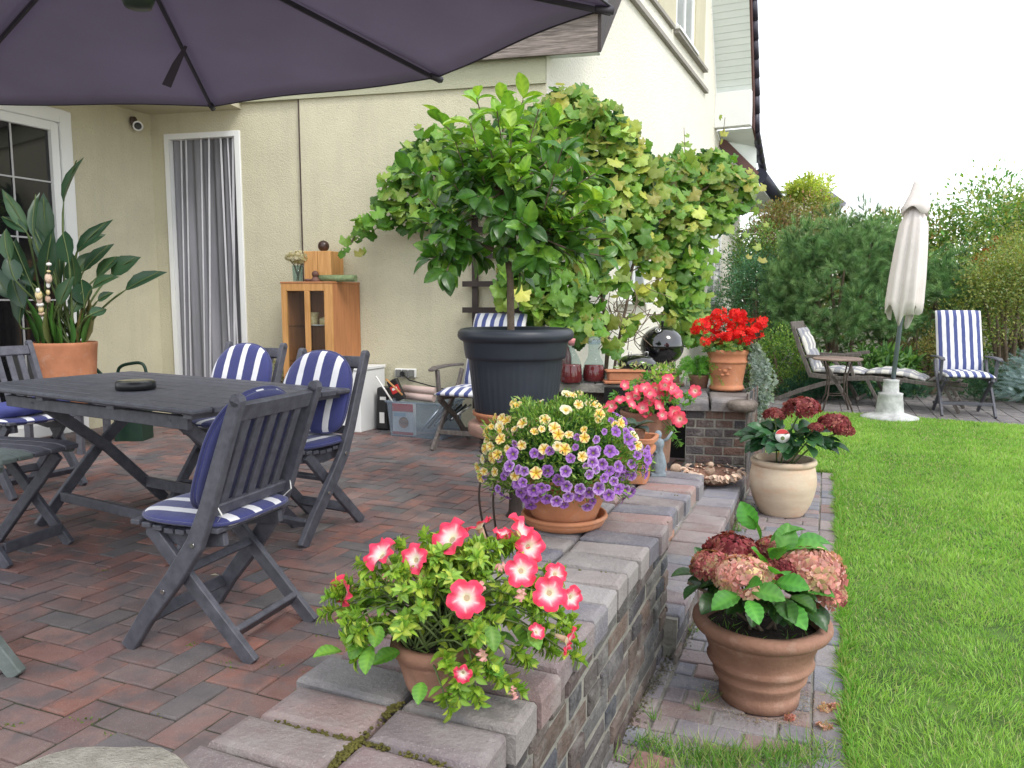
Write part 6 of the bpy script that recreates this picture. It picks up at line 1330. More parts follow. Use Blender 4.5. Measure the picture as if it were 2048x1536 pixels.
item('bowl', 'small cream bowl at the right of the upper cabinet shelf', 'crockery', .425, .35, zs[0] + .002, [(.02, 0), (.035, .05), (.03, .05)], M['yellowcer'])
for k in range(7): item('plate', 'white plate %s the right stack in the cabinet' % ('at the bottom of', 'second from bottom in', 'third from bottom in', 'in the middle of', 'third from top in', 'second from top in', 'on top of')[k], 'crockery', .30 + random.uniform(-.006, .006), .4, zs[1] + .002 + k * .011, [(.10, 0), (.135, .016), (.13, .017), (.09, .005)], M['ceramic'], group='plates stacked in the cabinet')
for k in range(6): item('plate', 'small plate %s the left stack in the cabinet' % ('at the bottom of', 'second from bottom in', 'third from bottom in', 'third from top in', 'second from top in', 'on top of')[k], 'crockery', .16 + random.uniform(-.005, .005), .35, zs[1] + .002 + k * .010, [(.07, 0), (.1, .014), (.095, .015)], M['ceramic'], group='small plates stacked in the cabinet')
item('serving_bowl', 'white bowl below the plates in the cabinet', 'crockery', .25, .35, .45, [(.05, 0), (.12, .07), (.11, .07)], M['ceramic'])
def topp(px, y): # on cabinet top
    x = pxw(px, FR - uf * cw_ + V(tuple(uf * 0)) + u1 * (.43 * y), uf); return cab.matrix_basis @ (V((x, 0, zc + .007)) + dl * y)
p = topp(650, .55); t = thing('wooden_block', 'square chunky wooden lantern block on top of the cabinet', 'wooden block', p, az); zz = AY(650, 504, p.y).z - zc - .006
b = MB(); wx = .135
for k in range(2): b.box((-wx / 2 + wx * k, 0, zz / 2), (wx - .003, .27, zz))
b.build('block', M['pine'], t, .004)
t = thing('dark_ball', 'dark brown polished ball on the wooden block', 'ball', (p.x, p.y, p.z + zz + .001)); b = MB(); b.sphere((0, 0, .052), .053, 20, 14); b.build('ball', pmat('dark_brown_ball', (.05, .025, .02), .3, .4, 14), t)
p = topp(674, .22); t = thing('rolled_towel', 'rolled green woven mat lying on the cabinet top', 'towel', p, az)
b = MB(); vs = []; b.tube([(-.17, 0, .03), (.19, 0, .03)], [.033, .033], 18)
b.v = [(x, y * 1.25, z * .95) for x, y, z in b.v]; b.build('roll', M['greencloth'], t); b = MB(); b.tube([(-.172, .03 * (1 - k / 30) * math.cos(k * .7), .03 + .024 * (1 - k / 30) * math.sin(k * .7)) for k in range(28)], .0035, 5); b.build('coil', M['greencloth'], t)
p = topp(632, .10); t = thing('wooden_figure', 'small dark brown round headed figure between vase and green mat', 'figurine', p); b = MB(); b.sphere((0, 0, .065), .032, 14, 10); b.lathe([(.045, 0), (.05, .01), (.03, .03), (.02, .045)], 16); b.sphere((-.07, 0, .012), .03, 12, 8, (1.2, .8, .45)); b.build('figure', pmat('reddish_brown', (.12, .055, .04), .6, .3), t)
p = topp(597, .25); t = thing('flower_vase', 'glass vase of dried cream coloured flowers on the cabinet', 'vase', p); b = MB(); b.lathe([(.0001, 0), (.04, 0), (.043, .006), (.05, .15), (.047, .15), (.04, .01)], 24); b.build('vase', M['bottleglass'], t)
b = MB()
for k in range(16): a = random.uniform(0, 6.28); b.tube([(random.uniform(-.02, .02), random.uniform(-.02, .02), .01), (.035 * math.cos(a), .035 * math.sin(a), .15), (.09 * math.cos(a), .07 * math.sin(a), .21)], .002, 4, cap=False)
b.build('stem', pmat('dry_stem', (.10, .09, .04), .8), t)
n_ = 330; u = rdir(n_); P = u * np.array([.115, .09, .062]) * RNG.uniform(.6, 1, n_)[:, None] + [0, 0, .225]; scatter('dried_flower', T_petals(5, cup=.2), P, rdir(n_), u + [0, -.3, .3], .014, .014, np.clip(colmix(n_, [(.62, .55, .40), (.7, .65, .52), (.45, .38, .2)], .1), 0, 1), M['petal'], t, smooth=False)
p = FP(548, 750, .25); t = thing('dried_flowers', 'bunch of cream dried flowers in a dark pot on the floor left of the cabinet', 'plant', (p.x, p.y, 0)); pot(t, [(.08, 0), (.1, .42)], M['brownwood'], 20); n_ = 260; u = rdir(n_); P = u * np.array([.12, .1, .12]) + [0, 0, .5]; scatter('flower', T_petals(5, cup=.2), P, rdir(n_), u, .016, .016, np.clip(colmix(n_, [(.55, .5, .34), (.3, .32, .15)], .1), 0, 1), M['petal'], t, smooth=False)
# ================================================================== 15. WHITE CHEST, BIN, BAG, ROLLS
q = G(722, 865, 0); zt_ = AY(722, 738, q.y).z; t = thing('storage_chest', 'white storage chest with a lid next to the wooden cabinet', 'chest'); dep = .40
b = MB(); b.slab([q - uf * .62, q, q + u1 * dep, q - uf * .62 + u1 * dep], (0, 0, zt_ - .02)); b.build('body', M['white'], t, .004)
b = MB(); b.slab([q - uf * .63 - u1 * .01 + UP * (zt_ - .018), q + uf * .012 - u1 * .01 + UP * (zt_ - .018), q + uf * .012 + u1 * dep + UP * (zt_ - .018), q - uf * .63 + u1 * dep + UP * (zt_ - .018)], (0, 0, .03)); b.build('lid', M['white'], t, .005)
q0 = G(782, 872, 0); q1 = G(884, 880, 0); d = (q1 - q0); L_ = d.length; t = thing('plastic_bin', 'clear plastic bin with a red printed box inside, by the wall under the sockets', 'storage bin', q0, math.atan2(d.y, d.x)); hb = AY(782, 802, q0.y).z
b = MB(); vs = []
for z, e in ((0, 0.0), (hb, .025)):
    vs += [(-e, -e, z), (L_ + e, -e, z), (L_ + e, .34 + e, z), (-e, .34 + e, z)]
b.add(vs, [(0, 1, 2, 3), (0, 1, 5, 4), (1, 2, 6, 5), (2, 3, 7, 6), (3, 0, 4, 7)]); o = b.build('tub', M['binplastic'], t); mm = o.modifiers.new('s', 'SOLIDIFY'); mm.thickness = .004
b = MB(); e = .032
for (a, c_) in (((-e, -e), (L_ + e, -e)), ((L_ + e, -e), (L_ + e, .34 + e)), ((L_ + e, .34 + e), (-e, .34 + e)), ((-e, .34 + e), (-e, -e))): b.bar(V((*a, hb)), V((*c_, hb)), .02, .018)
b.build('rim', M['binplastic'], t, .003)
t = thing('printed_box', 'red and white printed food box inside the clear bin', 'box', q0, math.atan2(d.y, d.x))
b = MB(); b.box((.11, .05, hb * .48), (.21, .05, hb * .9)); b.build('carton', M['ceramic'], t)
b = MB(); b.box((.11, .0225, hb * .82), (.208, .003, hb * .22)); b.box((.11, .0225, hb * .09), (.208, .003, .025)); b.build('red_print', M['redlabel'], t)
b = MB(); b.lathe([(.0001, .0), (.045, 0), (.05, .003)], 20, (.12, .022, hb * .40), M=Matrix.Rotation(PI / 2, 3, 'X')); b.sphere((.12, .022, hb * .42), .04, 14, 8, (1, .15, .6)); b.build('roast_picture', pmat('roast_brown', (.30, .12, .05), .5, .3, 30), t)
b = MB(); b.box((.08, .0225, hb * .62), (.12, .003, hb * .1)); b.build('blue_print', pmat('pale_blue_print', (.35, .5, .58), .5), t)
t = thing('barbecue_tools', 'dark barbecue tools and brushes lying in the clear bin', 'tools', q0, math.atan2(d.y, d.x)); 
for k in range(7): b = MB(); b.tube([(.26 + k * .05, .08 + .03 * (k % 3), .05 + .02 * k), (.3 + k * .045 + .1, .25, hb * .9)], .012, 6); b.build('tool', M['black'] if k % 3 else M['chrome'], t)
q2 = G(762, 862, 0); t = thing('charcoal_bag', 'black charcoal bag with red and white print squeezed between chest and bin', 'bag', q2 + V((.03, .12, 0)), R(-20))
b = MB(); b.box((0, 0, .2), (.13, .18, .40), taper=.85); b.build('sack', M['black'], t, .02, 2)
b = MB(); b.box((0.01, -.095, .12), (.05, .004, .10)); b.box((.02, -.09, .30), (.06, .004, .03)); b.build('label', M['ceramic'], t)
q2 = AY(793, 780, q0.y + .15); t = thing('lighter_pack', 'red and black printed packet leaning above the clear bin', 'packet', q2, R(-15)); b = MB(); b.box((0, 0, 0), (.10, .05, .2), Matrix.Rotation(R(-25), 3, 'Y')); b.build('pack', M['black'], t, .004); b = MB(); b.box((0, -.028, .01), (.085, .004, .07), Matrix.Rotation(R(-25), 3, 'Y')); b.build('red_print', M['redlabel'], t); b = MB(); b.box((-.005, -.031, .015), (.05, .003, .022), Matrix.Rotation(R(-25), 3, 'Y')); b.build('white_print', M['ceramic'], t)
for k, (a, c_) in enumerate((((752, 752), (786, 805)), ((772, 758), (805, 790)))):
    p0, p1 = AY(*a, q0.y + .1), AY(*c_, q0.y + .05); t = thing('thin_stick', ['pale stick leaning left of the bin', 'brown stick leaning behind the printed packet'][k], 'stick', p0); b = MB(); b.tube([(0, 0, 0), p1 - p0], .008, 6); b.build('shaft', [M['ceramic'], M['pine']][k], t)
for k, (a, c_, r_) in enumerate((((808, 776), (872, 782), .032), ((806, 790), (868, 797), .034))):
    p0, p1 = AY(*a, q0.y + .3), AY(*c_, q0.y + .15); t = thing('foam_roll', ['upper pale pink roll resting across the bin', 'lower pale pink roll resting across the bin'][k], 'roll', p0, group='pale pink rolls across the bin'); b = MB(); b.tube([(0, 0, 0), p1 - p0], r_, 14); b.build('roll', M['pinkfoam'], t)
# fallen petals and snail
for k, (px, py) in enumerate(((1650, 1458), (1652, 1420), (1580, 1440), (1668, 1417))):
    p = G(px, py, ZG); n_ = 14; s_ = (.022, .02, .012, .01)[k]; t = thing('fallen_petals', ['biggest clump of fallen pink hydrangea petals nearest the camera on the path', 'fallen pink petals by the lawn edge', 'tiny pale petal in front of the brown pot', 'tiny petal clump touching the lawn edge'][k], 'petals', p)
    scatter('petal', T_petals(4, cup=.3), rdir(n_) * [s_, s_, .004] + [0, 0, .008], rdir(n_), rdir(n_) + [0, 0, 1], .010, .010, np.clip(colmix(n_, PKH, .1), 0, 1), M['petal'], t, smooth=False)
p = G(420, 1152, 0); t = thing('fallen_petals', 'single white petal on the terrace under the nearest chair', 'petals', p); scatter('petal', SM, np.array([[0, 0, .005]]), np.array([[1, .1, 0]]), np.array([[0, 0, 1.]]), .04, .018, (.7, .68, .6), M['petal'], t)
# ================================================================== GRAPEVINE on the corner
vn = thing('grapevine', 'large grapevine with green to yellow lobed leaves climbing the house corner', 'vine', (1.1, 6.9, 0)); vo = V(vn.location)
BL = [(705, 492, 24, 22, 7.05, 4, 0), (735, 447, 28, 20, 7.0, 8, 0), (768, 418, 32, 26, 7.0, 12, 0), (790, 368, 32, 38, 7.0, 16, 0), (832, 330, 40, 50, 6.95, 26, 0), (872, 292, 36, 36, 6.95, 14, 0), (822, 420, 42, 30, 7.0, 20, 0), (868, 420, 40, 40, 6.9, 20, 0), (905, 330, 60, 80, 6.85, 40, 0), (960, 330, 70, 90, 6.8, 40, 0), (1035, 290, 70, 90, 6.8, 44, 0), (1105, 245, 55, 60, 6.7, 40, .2), (1150, 225, 52, 50, 6.7, 44, .3), (1138, 188, 36, 24, 6.7, 14, .3), (1205, 250, 48, 46, 6.75, 40, .4), (1245, 285, 42, 40, 6.8, 34, .5), (1120, 345, 80, 80, 6.7, 60, .2), (1200, 360, 76, 80, 6.75, 80, .4), (1272, 370, 60, 66, 6.85, 66, .6), (1330, 385, 55, 66, 7.3, 66, .6), (1372, 340, 60, 42, 7.5, 50, .15), (1425, 340, 50, 40, 7.6, 44, .2), (1466, 375, 42, 44, 7.6, 44, .3), (1350, 440, 58, 46, 7.3, 50, .4), (1405, 425, 60, 40, 7.5, 44, .1), (1250, 450, 68, 60, 6.8, 60, .4), (1180, 470, 78, 70, 6.7, 60, .2), (1100, 480, 78, 80, 6.6, 50, .1), (1050, 560, 58, 66, 6.6, 40, .1), (1110, 600, 56, 50, 6.6, 44, .1), (1172, 585, 50, 60, 6.65, 26, .2), (1225, 560, 36, 46, 6.7, 9, .4), (1232, 640, 26, 50, 6.6, 5, .5), (1262, 660, 20, 40, 6.7, 6, .9), (1352, 510, 40, 50, 7.3, 36, .1), (1378, 575, 42, 56, 7.3, 50, 0), (1375, 640, 42, 50, 7.25, 46, 0), (1335, 600, 26, 60, 7.2, 14, .4), (1400, 500, 26, 36, 7.4, 14, .1), (1160, 655, 46, 26, 6.5, 24, .2), (1300, 520, 30, 40, 6.95, 16, .5), (1290, 590, 20, 30, 6.9, 5, .9), (1220, 690, 20, 26, 6.5, 3, .4)]
P = []; D = []; Nn = []; LL = []; CO = []; P2 = []
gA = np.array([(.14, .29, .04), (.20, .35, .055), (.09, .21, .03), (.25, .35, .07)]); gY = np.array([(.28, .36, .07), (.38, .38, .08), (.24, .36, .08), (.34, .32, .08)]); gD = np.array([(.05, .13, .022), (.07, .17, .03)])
for (px, py, rx, ry, Y, n_, yl) in BL:
    c_ = AY(px, py, Y); sx, sz = rx / FPX * Y, ry / FPX * Y
    for k in range(int(n_ * 1.9)):
        a = random.uniform(0, 6.28); r_ = math.sqrt(random.random()); dep = math.sqrt(max(0, 1 - r_ * r_)) * min(sx, .28) * random.uniform(-.6, 1); p = c_ + V((sx * r_ * math.cos(a), -dep, sz * r_ * math.sin(a)))
        if px < 900: p = V((p.x, min(p.y, (Cc + uf * ft(p)).y - .06), p.z))
        P.append(tuple(p - vo)); D.append((random.uniform(-.7, .7), random.uniform(-.5, 0), random.uniform(-1.1, .1))); Nn.append((random.gauss(0, .7), -1, random.uniform(-.2, 1.8))); LL.append(random.choice([random.uniform(.05, .10), random.uniform(.09, .15), random.uniform(.10, .16)]) * (1 if px < 1300 else .95) * (.8 if py < 260 and yl > .3 else 1))
        top = r_ * math.sin(a) > .2
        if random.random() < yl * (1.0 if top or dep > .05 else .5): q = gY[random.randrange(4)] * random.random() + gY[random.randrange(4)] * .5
        elif dep < -.02: q = gD[random.randrange(2)]  # inner leaves darker: shade inside the vine put into their colour
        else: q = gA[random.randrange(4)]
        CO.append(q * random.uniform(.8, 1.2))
    if n_ > 18:
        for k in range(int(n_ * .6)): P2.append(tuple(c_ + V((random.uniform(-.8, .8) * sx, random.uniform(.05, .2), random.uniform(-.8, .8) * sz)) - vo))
for (px, py, Y) in ((1443, 238, 7.6), (1452, 262, 7.6), (1440, 285, 7.6), (1428, 300, 7.6), (1510, 352, 7.6), (1496, 338, 7.6), (1520, 370, 7.5), (1505, 425, 7.5), (1520, 400, 7.5), (1530, 445, 7.5), (1495, 465, 7.5), (1510, 490, 7.5), (1525, 515, 7.5), (1372, 268, 7.5), (1362, 285, 7.5), (1380, 285, 7.5), (1500, 510, 7.5), (1120, 165, 6.7), (1276, 242, 6.8), (832, 250, 6.95), (700, 470, 7.05), (715, 500, 7.03)):
    P.append(tuple(AY(px, py, Y) - vo)); D.append((random.uniform(-1, 1), -.2, random.uniform(-.8, .3))); Nn.append((0, -1, .6)); LL.append(random.uniform(.05, .10)); CO.append(gY[random.randrange(4)] * .9)
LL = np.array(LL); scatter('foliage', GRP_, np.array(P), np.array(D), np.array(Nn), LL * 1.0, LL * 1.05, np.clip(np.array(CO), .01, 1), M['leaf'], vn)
n_ = len(P2); scatter('shaded_foliage', GRP_, np.array(P2), rdir(n_) + [0, -.2, -.6], rdir(n_) * .5 + [0, -1, .3], .15, .15, np.clip(colmix(n_, [(.03, .10, .03), (.05, .14, .035)], .1), .005, 1), M['leaf'], vn)  # backing leaves with the vine's inner shade painted into their colour
sb = MB()
for path_, r_ in (([(1210, 760, 6.9), (1215, 680, 6.9), (1205, 600, 6.9), (1190, 500, 6.9), (1120, 400, 6.9)], .02), ([(1225, 760, 6.85), (1240, 670, 6.85), (1255, 600, 6.9), (1270, 520, 6.9), (1330, 430, 7.2), (1440, 360, 7.6)], .014), ([(1190, 500, 6.9), (1050, 420, 6.9), (930, 380, 6.95), (830, 400, 7.0), (735, 440, 7.03), (700, 490, 7.05)], .008), ([(1270, 660, 6.8), (1235, 620, 6.8), (1245, 560, 6.8), (1285, 530, 6.9)], .006), ([(1255, 700, 6.7), (1262, 640, 6.7), (1272, 590, 6.8), (1240, 540, 6.8)], .004), ([(1340, 700, 7.3), (1345, 600, 7.4), (1350, 500, 7.4), (1360, 400, 7.5)], .012), ([(1430, 310, 7.6), (1445, 270, 7.6), (1450, 235, 7.6)], .003), ([(1480, 400, 7.6), (1500, 360, 7.6), (1512, 335, 7.6)], .003), ([(1480, 420, 7.5), (1505, 440, 7.5), (1512, 490, 7.5)], .003), ([(1370, 320, 7.5), (1368, 255, 7.5)], .003), ([(1230, 620, 6.7), (1280, 650, 6.8), (1300, 620, 6.8)], .004), ([(870, 300, 6.9), (845, 262, 6.95), (828, 248, 6.95)], .003), ([(1220, 330, 6.7), (1120, 360, 6.7), (1060, 400, 6.7)], .009)):
    sb.tube([p - vo for p in catmull([AY(*q) for q in path_], 6)], r_, 6, cap=False)
for k in range(26):
    a = AY(random.uniform(1190, 1300), random.uniform(560, 700), random.uniform(6.6, 6.95)); q = [a + V((random.uniform(-.25, .25), random.uniform(-.05, .05), random.uniform(-.25, .25))) for _ in range(2)]; sb.tube([p - vo for p in catmull([q[0], a, q[1]], 4)], .0035, 5, cap=False)
sb.build('vine_stem', M['bark'], vn)
# ================================================================== BACKGROUND PLANTS
def shrub(name, lab, cat, c, r_, n, T, L, Wd, pal, mat='leaf', lumps=26, stems=7, group=None, lumpr=.36, up=.3, hang=0, zmin=.02, sm=False, extra=None):
    c = V(c); t = thing(name, lab, cat, (c.x, c.y, ZG), group=group); cz = c.z - ZG
    ld = rdir(lumps); ld[:, 2] = np.where(ld[:, 2] < -.5, -ld[:, 2], ld[:, 2]); lc_ = ld * np.array(r_) * RNG.uniform(.55, .95, (lumps, 1)); lr = RNG.uniform(.7, 1.25, lumps) * lumpr * min(r_[0], r_[2])
    i = RNG.integers(0, lumps, n); u = rdir(n); P = lc_[i] + u * (lr[i] * RNG.uniform(.45, 1.08, n))[:, None]; P[:, 2] += cz; pal = [tuple(q * 1.25 for q in c3) for c3 in pal]
    ok = P[:, 2] > zmin; P = P[ok]; u = u[ok]; i = i[ok]; n = len(P)
    shade = RNG.uniform(.75, 1.2, lumps)[i][:, None]
    D = u + RNG.normal(size=(n, 3)) * .5 + [0, 0, up]; D[:, 2] -= hang; LL = RNG.uniform(.7, 1.25, n) * L
    scatter('foliage', T, P, D, u + [0, 0, .8] + RNG.normal(size=(n, 3)) * .3, LL, LL * Wd, np.clip(colmix(n, pal, .14) * shade, .005, 1), M[mat], t, smooth=sm)
    if stems:
        b = MB()
        for k in range(stems):
            e = V(lc_[RNG.integers(0, lumps)]) * .9 + V((0, 0, cz)); s0 = V((random.uniform(-.1, .1), random.uniform(-.1, .1), 0)); b.tube(catmull([s0, s0.lerp(e, .5) + V((0, 0, .1)), e], 4), [.03 * (1 - j / 11) + .006 for j in range(9)], 6, cap=False)
        b.build('trunk', M['bark'], t)
    return t
TUFT = T_tuft(30, .85, .016); HG = 'shrubs and trees of the back border'
PINE = [(.11, .23, .085), (.16, .30, .11), (.08, .18, .07), (.23, .36, .15)]
shrub('pine_bush', 'large rounded dark green mountain pine left of the closed parasol', 'pine bush', (4.95, 11.7, 1.12), (1.2, 1.0, 1.5), 4600, TUFT, .17, 1.0, PINE, 'needle', lumps=150, lumpr=.17, up=.7, group=HG)
shrub('pine_bush', 'smaller dark green mountain pine just right of the closed parasol', 'pine bush', (6.25, 11.6, 1.0), (.66, .7, 1.0), 1300, TUFT, .17, 1.0, PINE, 'needle', lumps=60, lumpr=.2, up=.7, group=HG)
shrub('russet_shrub', 'tall russet and olive shrub behind the pine by the gutter', 'shrub', (5.3, 14.2, 1.9), (1.15, .9, 1.1), 12000, SM, .06, .6, [(.16, .13, .05), (.22, .12, .06), (.12, .17, .05), (.20, .20, .07)], lumps=40, group=HG)
shrub('yellow_tree', 'yellow green tree top showing above the russet shrub', 'tree', (6.0, 16.0, 3.0), (.48, .6, .75), 3200, SM, .09, .5, [(.36, .42, .07), (.44, .46, .10), (.24, .34, .06)], lumps=20, group=HG)
shrub('dark_shrub', 'blue green leafy shrub at the house end of the border', 'shrub', (3.95, 12.4, .85), (.75, .7, 1.2), 9000, SM, .055, .42, [(.06, .15, .08), (.09, .20, .11), (.04, .11, .06)], lumps=30, group=HG)
shrub('hazel_shrub', 'mid green shrub between russet shrub and house downpipe', 'shrub', (4.4, 13.6, 1.35), (.8, .7, 1.1), 8000, SM, .06, .5, [(.11, .22, .06), (.2, .26, .07), (.07, .15, .05)], lumps=26, group=HG)
rw = shrub('rowan_tree', 'airy rowan tree with orange red berries behind the right end of the border', 'tree', (9.1, 14.2, 1.7), (1.9, 1.1, 1.55), 15000, SM, .10, .5, [(.10, .24, .05), (.2, .30, .07), (.07, .18, .05), (.30, .30, .10)], lumps=64, lumpr=.36, group=HG)
n_ = 260; k_ = RNG.integers(0, 18, n_); cen = RNG.uniform(-1, 1, (18, 3)) * [1.3, .5, .9] + [0, -.7, 1.9]; scatter('berry', T_petals(5, cup=.4), cen[k_] + rdir(n_) * .09, rdir(n_), rdir(n_), .035, .035, np.clip(colmix(n_, [(.5, .12, .05), (.6, .2, .08)], .1), 0, 1), M['petal'], rw, smooth=False)
shrub('rowan_tree', 'lower rowan with sparse top between pine and closed parasol', 'tree', (7.1, 14.4, 1.35), (1.1, .8, 1.35), 8000, SM, .10, .5, [(.10, .22, .06), (.18, .28, .08), (.28, .2, .08)], lumps=40, lumpr=.36, group=HG)
OL = [(.18, .25, .07), (.28, .30, .08), (.12, .20, .06), (.22, .20, .06)]
shrub('spirea_shrub', 'layered olive yellow shrub behind the right reclining chair', 'shrub', (7.1, 11.0, .95), (.95, .7, .95), 14000, SM, .045, .6, OL, lumps=50, lumpr=.36, group=HG)
shrub('spirea_shrub', 'upper olive yellow shrub at the right picture edge', 'shrub', (8.3, 12.2, 1.35), (1.2, .8, 1.05), 13000, SM, .05, .6, OL, lumps=50, lumpr=.36, group=HG)
shrub('barberry_shrub', 'rusty olive low shrub left of the right reclining chair', 'shrub', (5.85, 10.9, .35), (.5, .4, .45), 3000, SM, .04, .5, [(.18, .15, .05), (.24, .2, .06), (.10, .15, .05)], lumps=22, group=HG)
LANC = T_leaf(.8, .15, .1)
shrub('rhododendron', 'low rhododendron with long pale green leaves behind the deck lounger', 'shrub', (5.0, 10.75, .12), (.85, .4, .33), 1300, LANC, .15, .36, [(.09, .20, .06), (.15, .27, .08), (.06, .14, .05)], lumps=26, lumpr=.5, group=HG, sm=True)
shrub('yellow_euonymus', 'low yellow green shrub between the geranium and the deck lounger', 'shrub', (3.85, 10.9, .25), (.5, .45, .55), 5000, SM, .045, .5, [(.14, .26, .05), (.24, .34, .07), (.07, .17, .05)], lumps=26, group=HG)
shrub('juniper', 'dark blue green juniper spreading under the deck lounger', 'shrub', (4.7, 10.45, -.02), (1.1, .35, .17), 2600, TUFT, .08, 1.1, [(.04, .12, .08), (.06, .16, .10)], 'needle', lumps=40, lumpr=1.0, up=.7, stems=0, group=HG)
shrub('juniper', 'dark juniper mat behind the right reclining chair', 'shrub', (6.6, 10.1, .0), (.8, .35, .25), 2000, TUFT, .08, 1.1, [(.04, .11, .06), (.06, .15, .07)], 'needle', lumps=30, lumpr=.8, up=.7, stems=0, group=HG)
# blue spruce: visible finger shoots
c = V((6.55, 9.35, .28)); t = thing('blue_spruce', 'low silver blue spruce at the right picture edge beside the reclining chair', 'spruce', (c.x, c.y, ZG), group=HG)
n_ = 620; u = rdir(n_); u[:, 2] = np.abs(u[:, 2]) * 1.0; P = u * np.array([.62, .42, .62]) * RNG.uniform(.6, 1, n_)[:, None] + [0, 0, .12]
v = []; f = []; tt2 = []
for k in range(44):
    a = 2.399 * k; x = k / 44; q = len(v); ln = .22; v += [(x, .02 * math.cos(a + 1.5), .02 * math.sin(a + 1.5)), (x, -.02 * math.cos(a + 1.5), -.02 * math.sin(a + 1.5)), (x + .10, ln * math.cos(a) * (1 - .4 * x), ln * math.sin(a) * (1 - .4 * x))]; f.append((q, q + 1, q + 2)); tt2 += [(.7, .75, .75)] * 2 + [(1.15, 1.15, 1.15)]
scatter('foliage', (v, f, tt2), P, u * [1.3, 1.3, .3] + RNG.normal(size=(n_, 3)) * .25, rdir(n_), .13, .13, np.clip(colmix(n_, [(.30, .40, .44), (.40, .50, .54), (.20, .30, .32)], .08), 0, 1), M['needle'], t, smooth=False)
b = MB(); b.tube([(0, 0, 0), (0, 0, .55)], [.03, .01], 8); b.build('trunk', M['bark'], t)
# far backing wood behind the border
n_ = 15000; P = np.stack([RNG.uniform(2.5, 24, n_), RNG.uniform(16.5, 19, n_), RNG.random(n_) ** .8], 1); P[:, 2] = ZG + P[:, 2] * (2.0 + .45 * np.sin(P[:, 0] * 1.7) + .3 * np.sin(P[:, 0] * 4.1)); tag(scatter('hedge_thicket', SM, P, rdir(n_) + [0, -.3, .2], rdir(n_) + [0, -1, .5], .17, .10, np.clip(colmix(n_, [(.05, .12, .04), (.09, .18, .05), (.14, .16, .05)], .15), .005, 1), M['leaf'], smooth=False), 'dense green thicket closing the garden behind the shrubs', 'thicket', kind='stuff')
n_ = 9000; P = np.stack([RNG.uniform(3.2, 9.5, n_), RNG.uniform(10.6, 13.5, n_), ZG + RNG.random(n_) ** 2 * .55], 1); P[:, 0] += (P[:, 1] - 12) * .3; tag(scatter('ground_cover', SM, P, rdir(n_) + [0, 0, .6], rdir(n_) + [0, 0, 1], .05, .03, np.clip(colmix(n_, [(.04, .11, .035), (.08, .17, .05)], .15), .005, 1), M['leaf'], smooth=False), 'low dark green ground cover under the border shrubs', 'ground cover', kind='stuff')
# neighbour house roof
p = AY(1694, 406, 32); p2 = AY(1642, 368, 32); nh = thing('neighbour_house', 'distant neighbouring house whose grey roof edge shows above the russet shrub', 'house', (p.x, 32, ZG))
b = MB(); o_ = V((p.x, 32, ZG)); b.slab([p2 - o_, p - o_, p - o_ + V((-.3, 0, -.35)), p2 - o_ + V((-.3, 0, -.35))], (0, 6, 0)); q_ = p2 - o_; b.build('roof', pmat('distant_roof', (.22, .22, .25), .7, .1), nh)
b = MB(); b.slab([V((-.5, .4, 0)), V((q_.x - .6, .4, 0)), V((q_.x - .6, .4, q_.z - .7)), V((q_.x, .4, q_.z - .4)), V((-.6, .4, q_.z - 1.5))], (0, 5, 0)); b.build('wall', M['stucco'], nh)
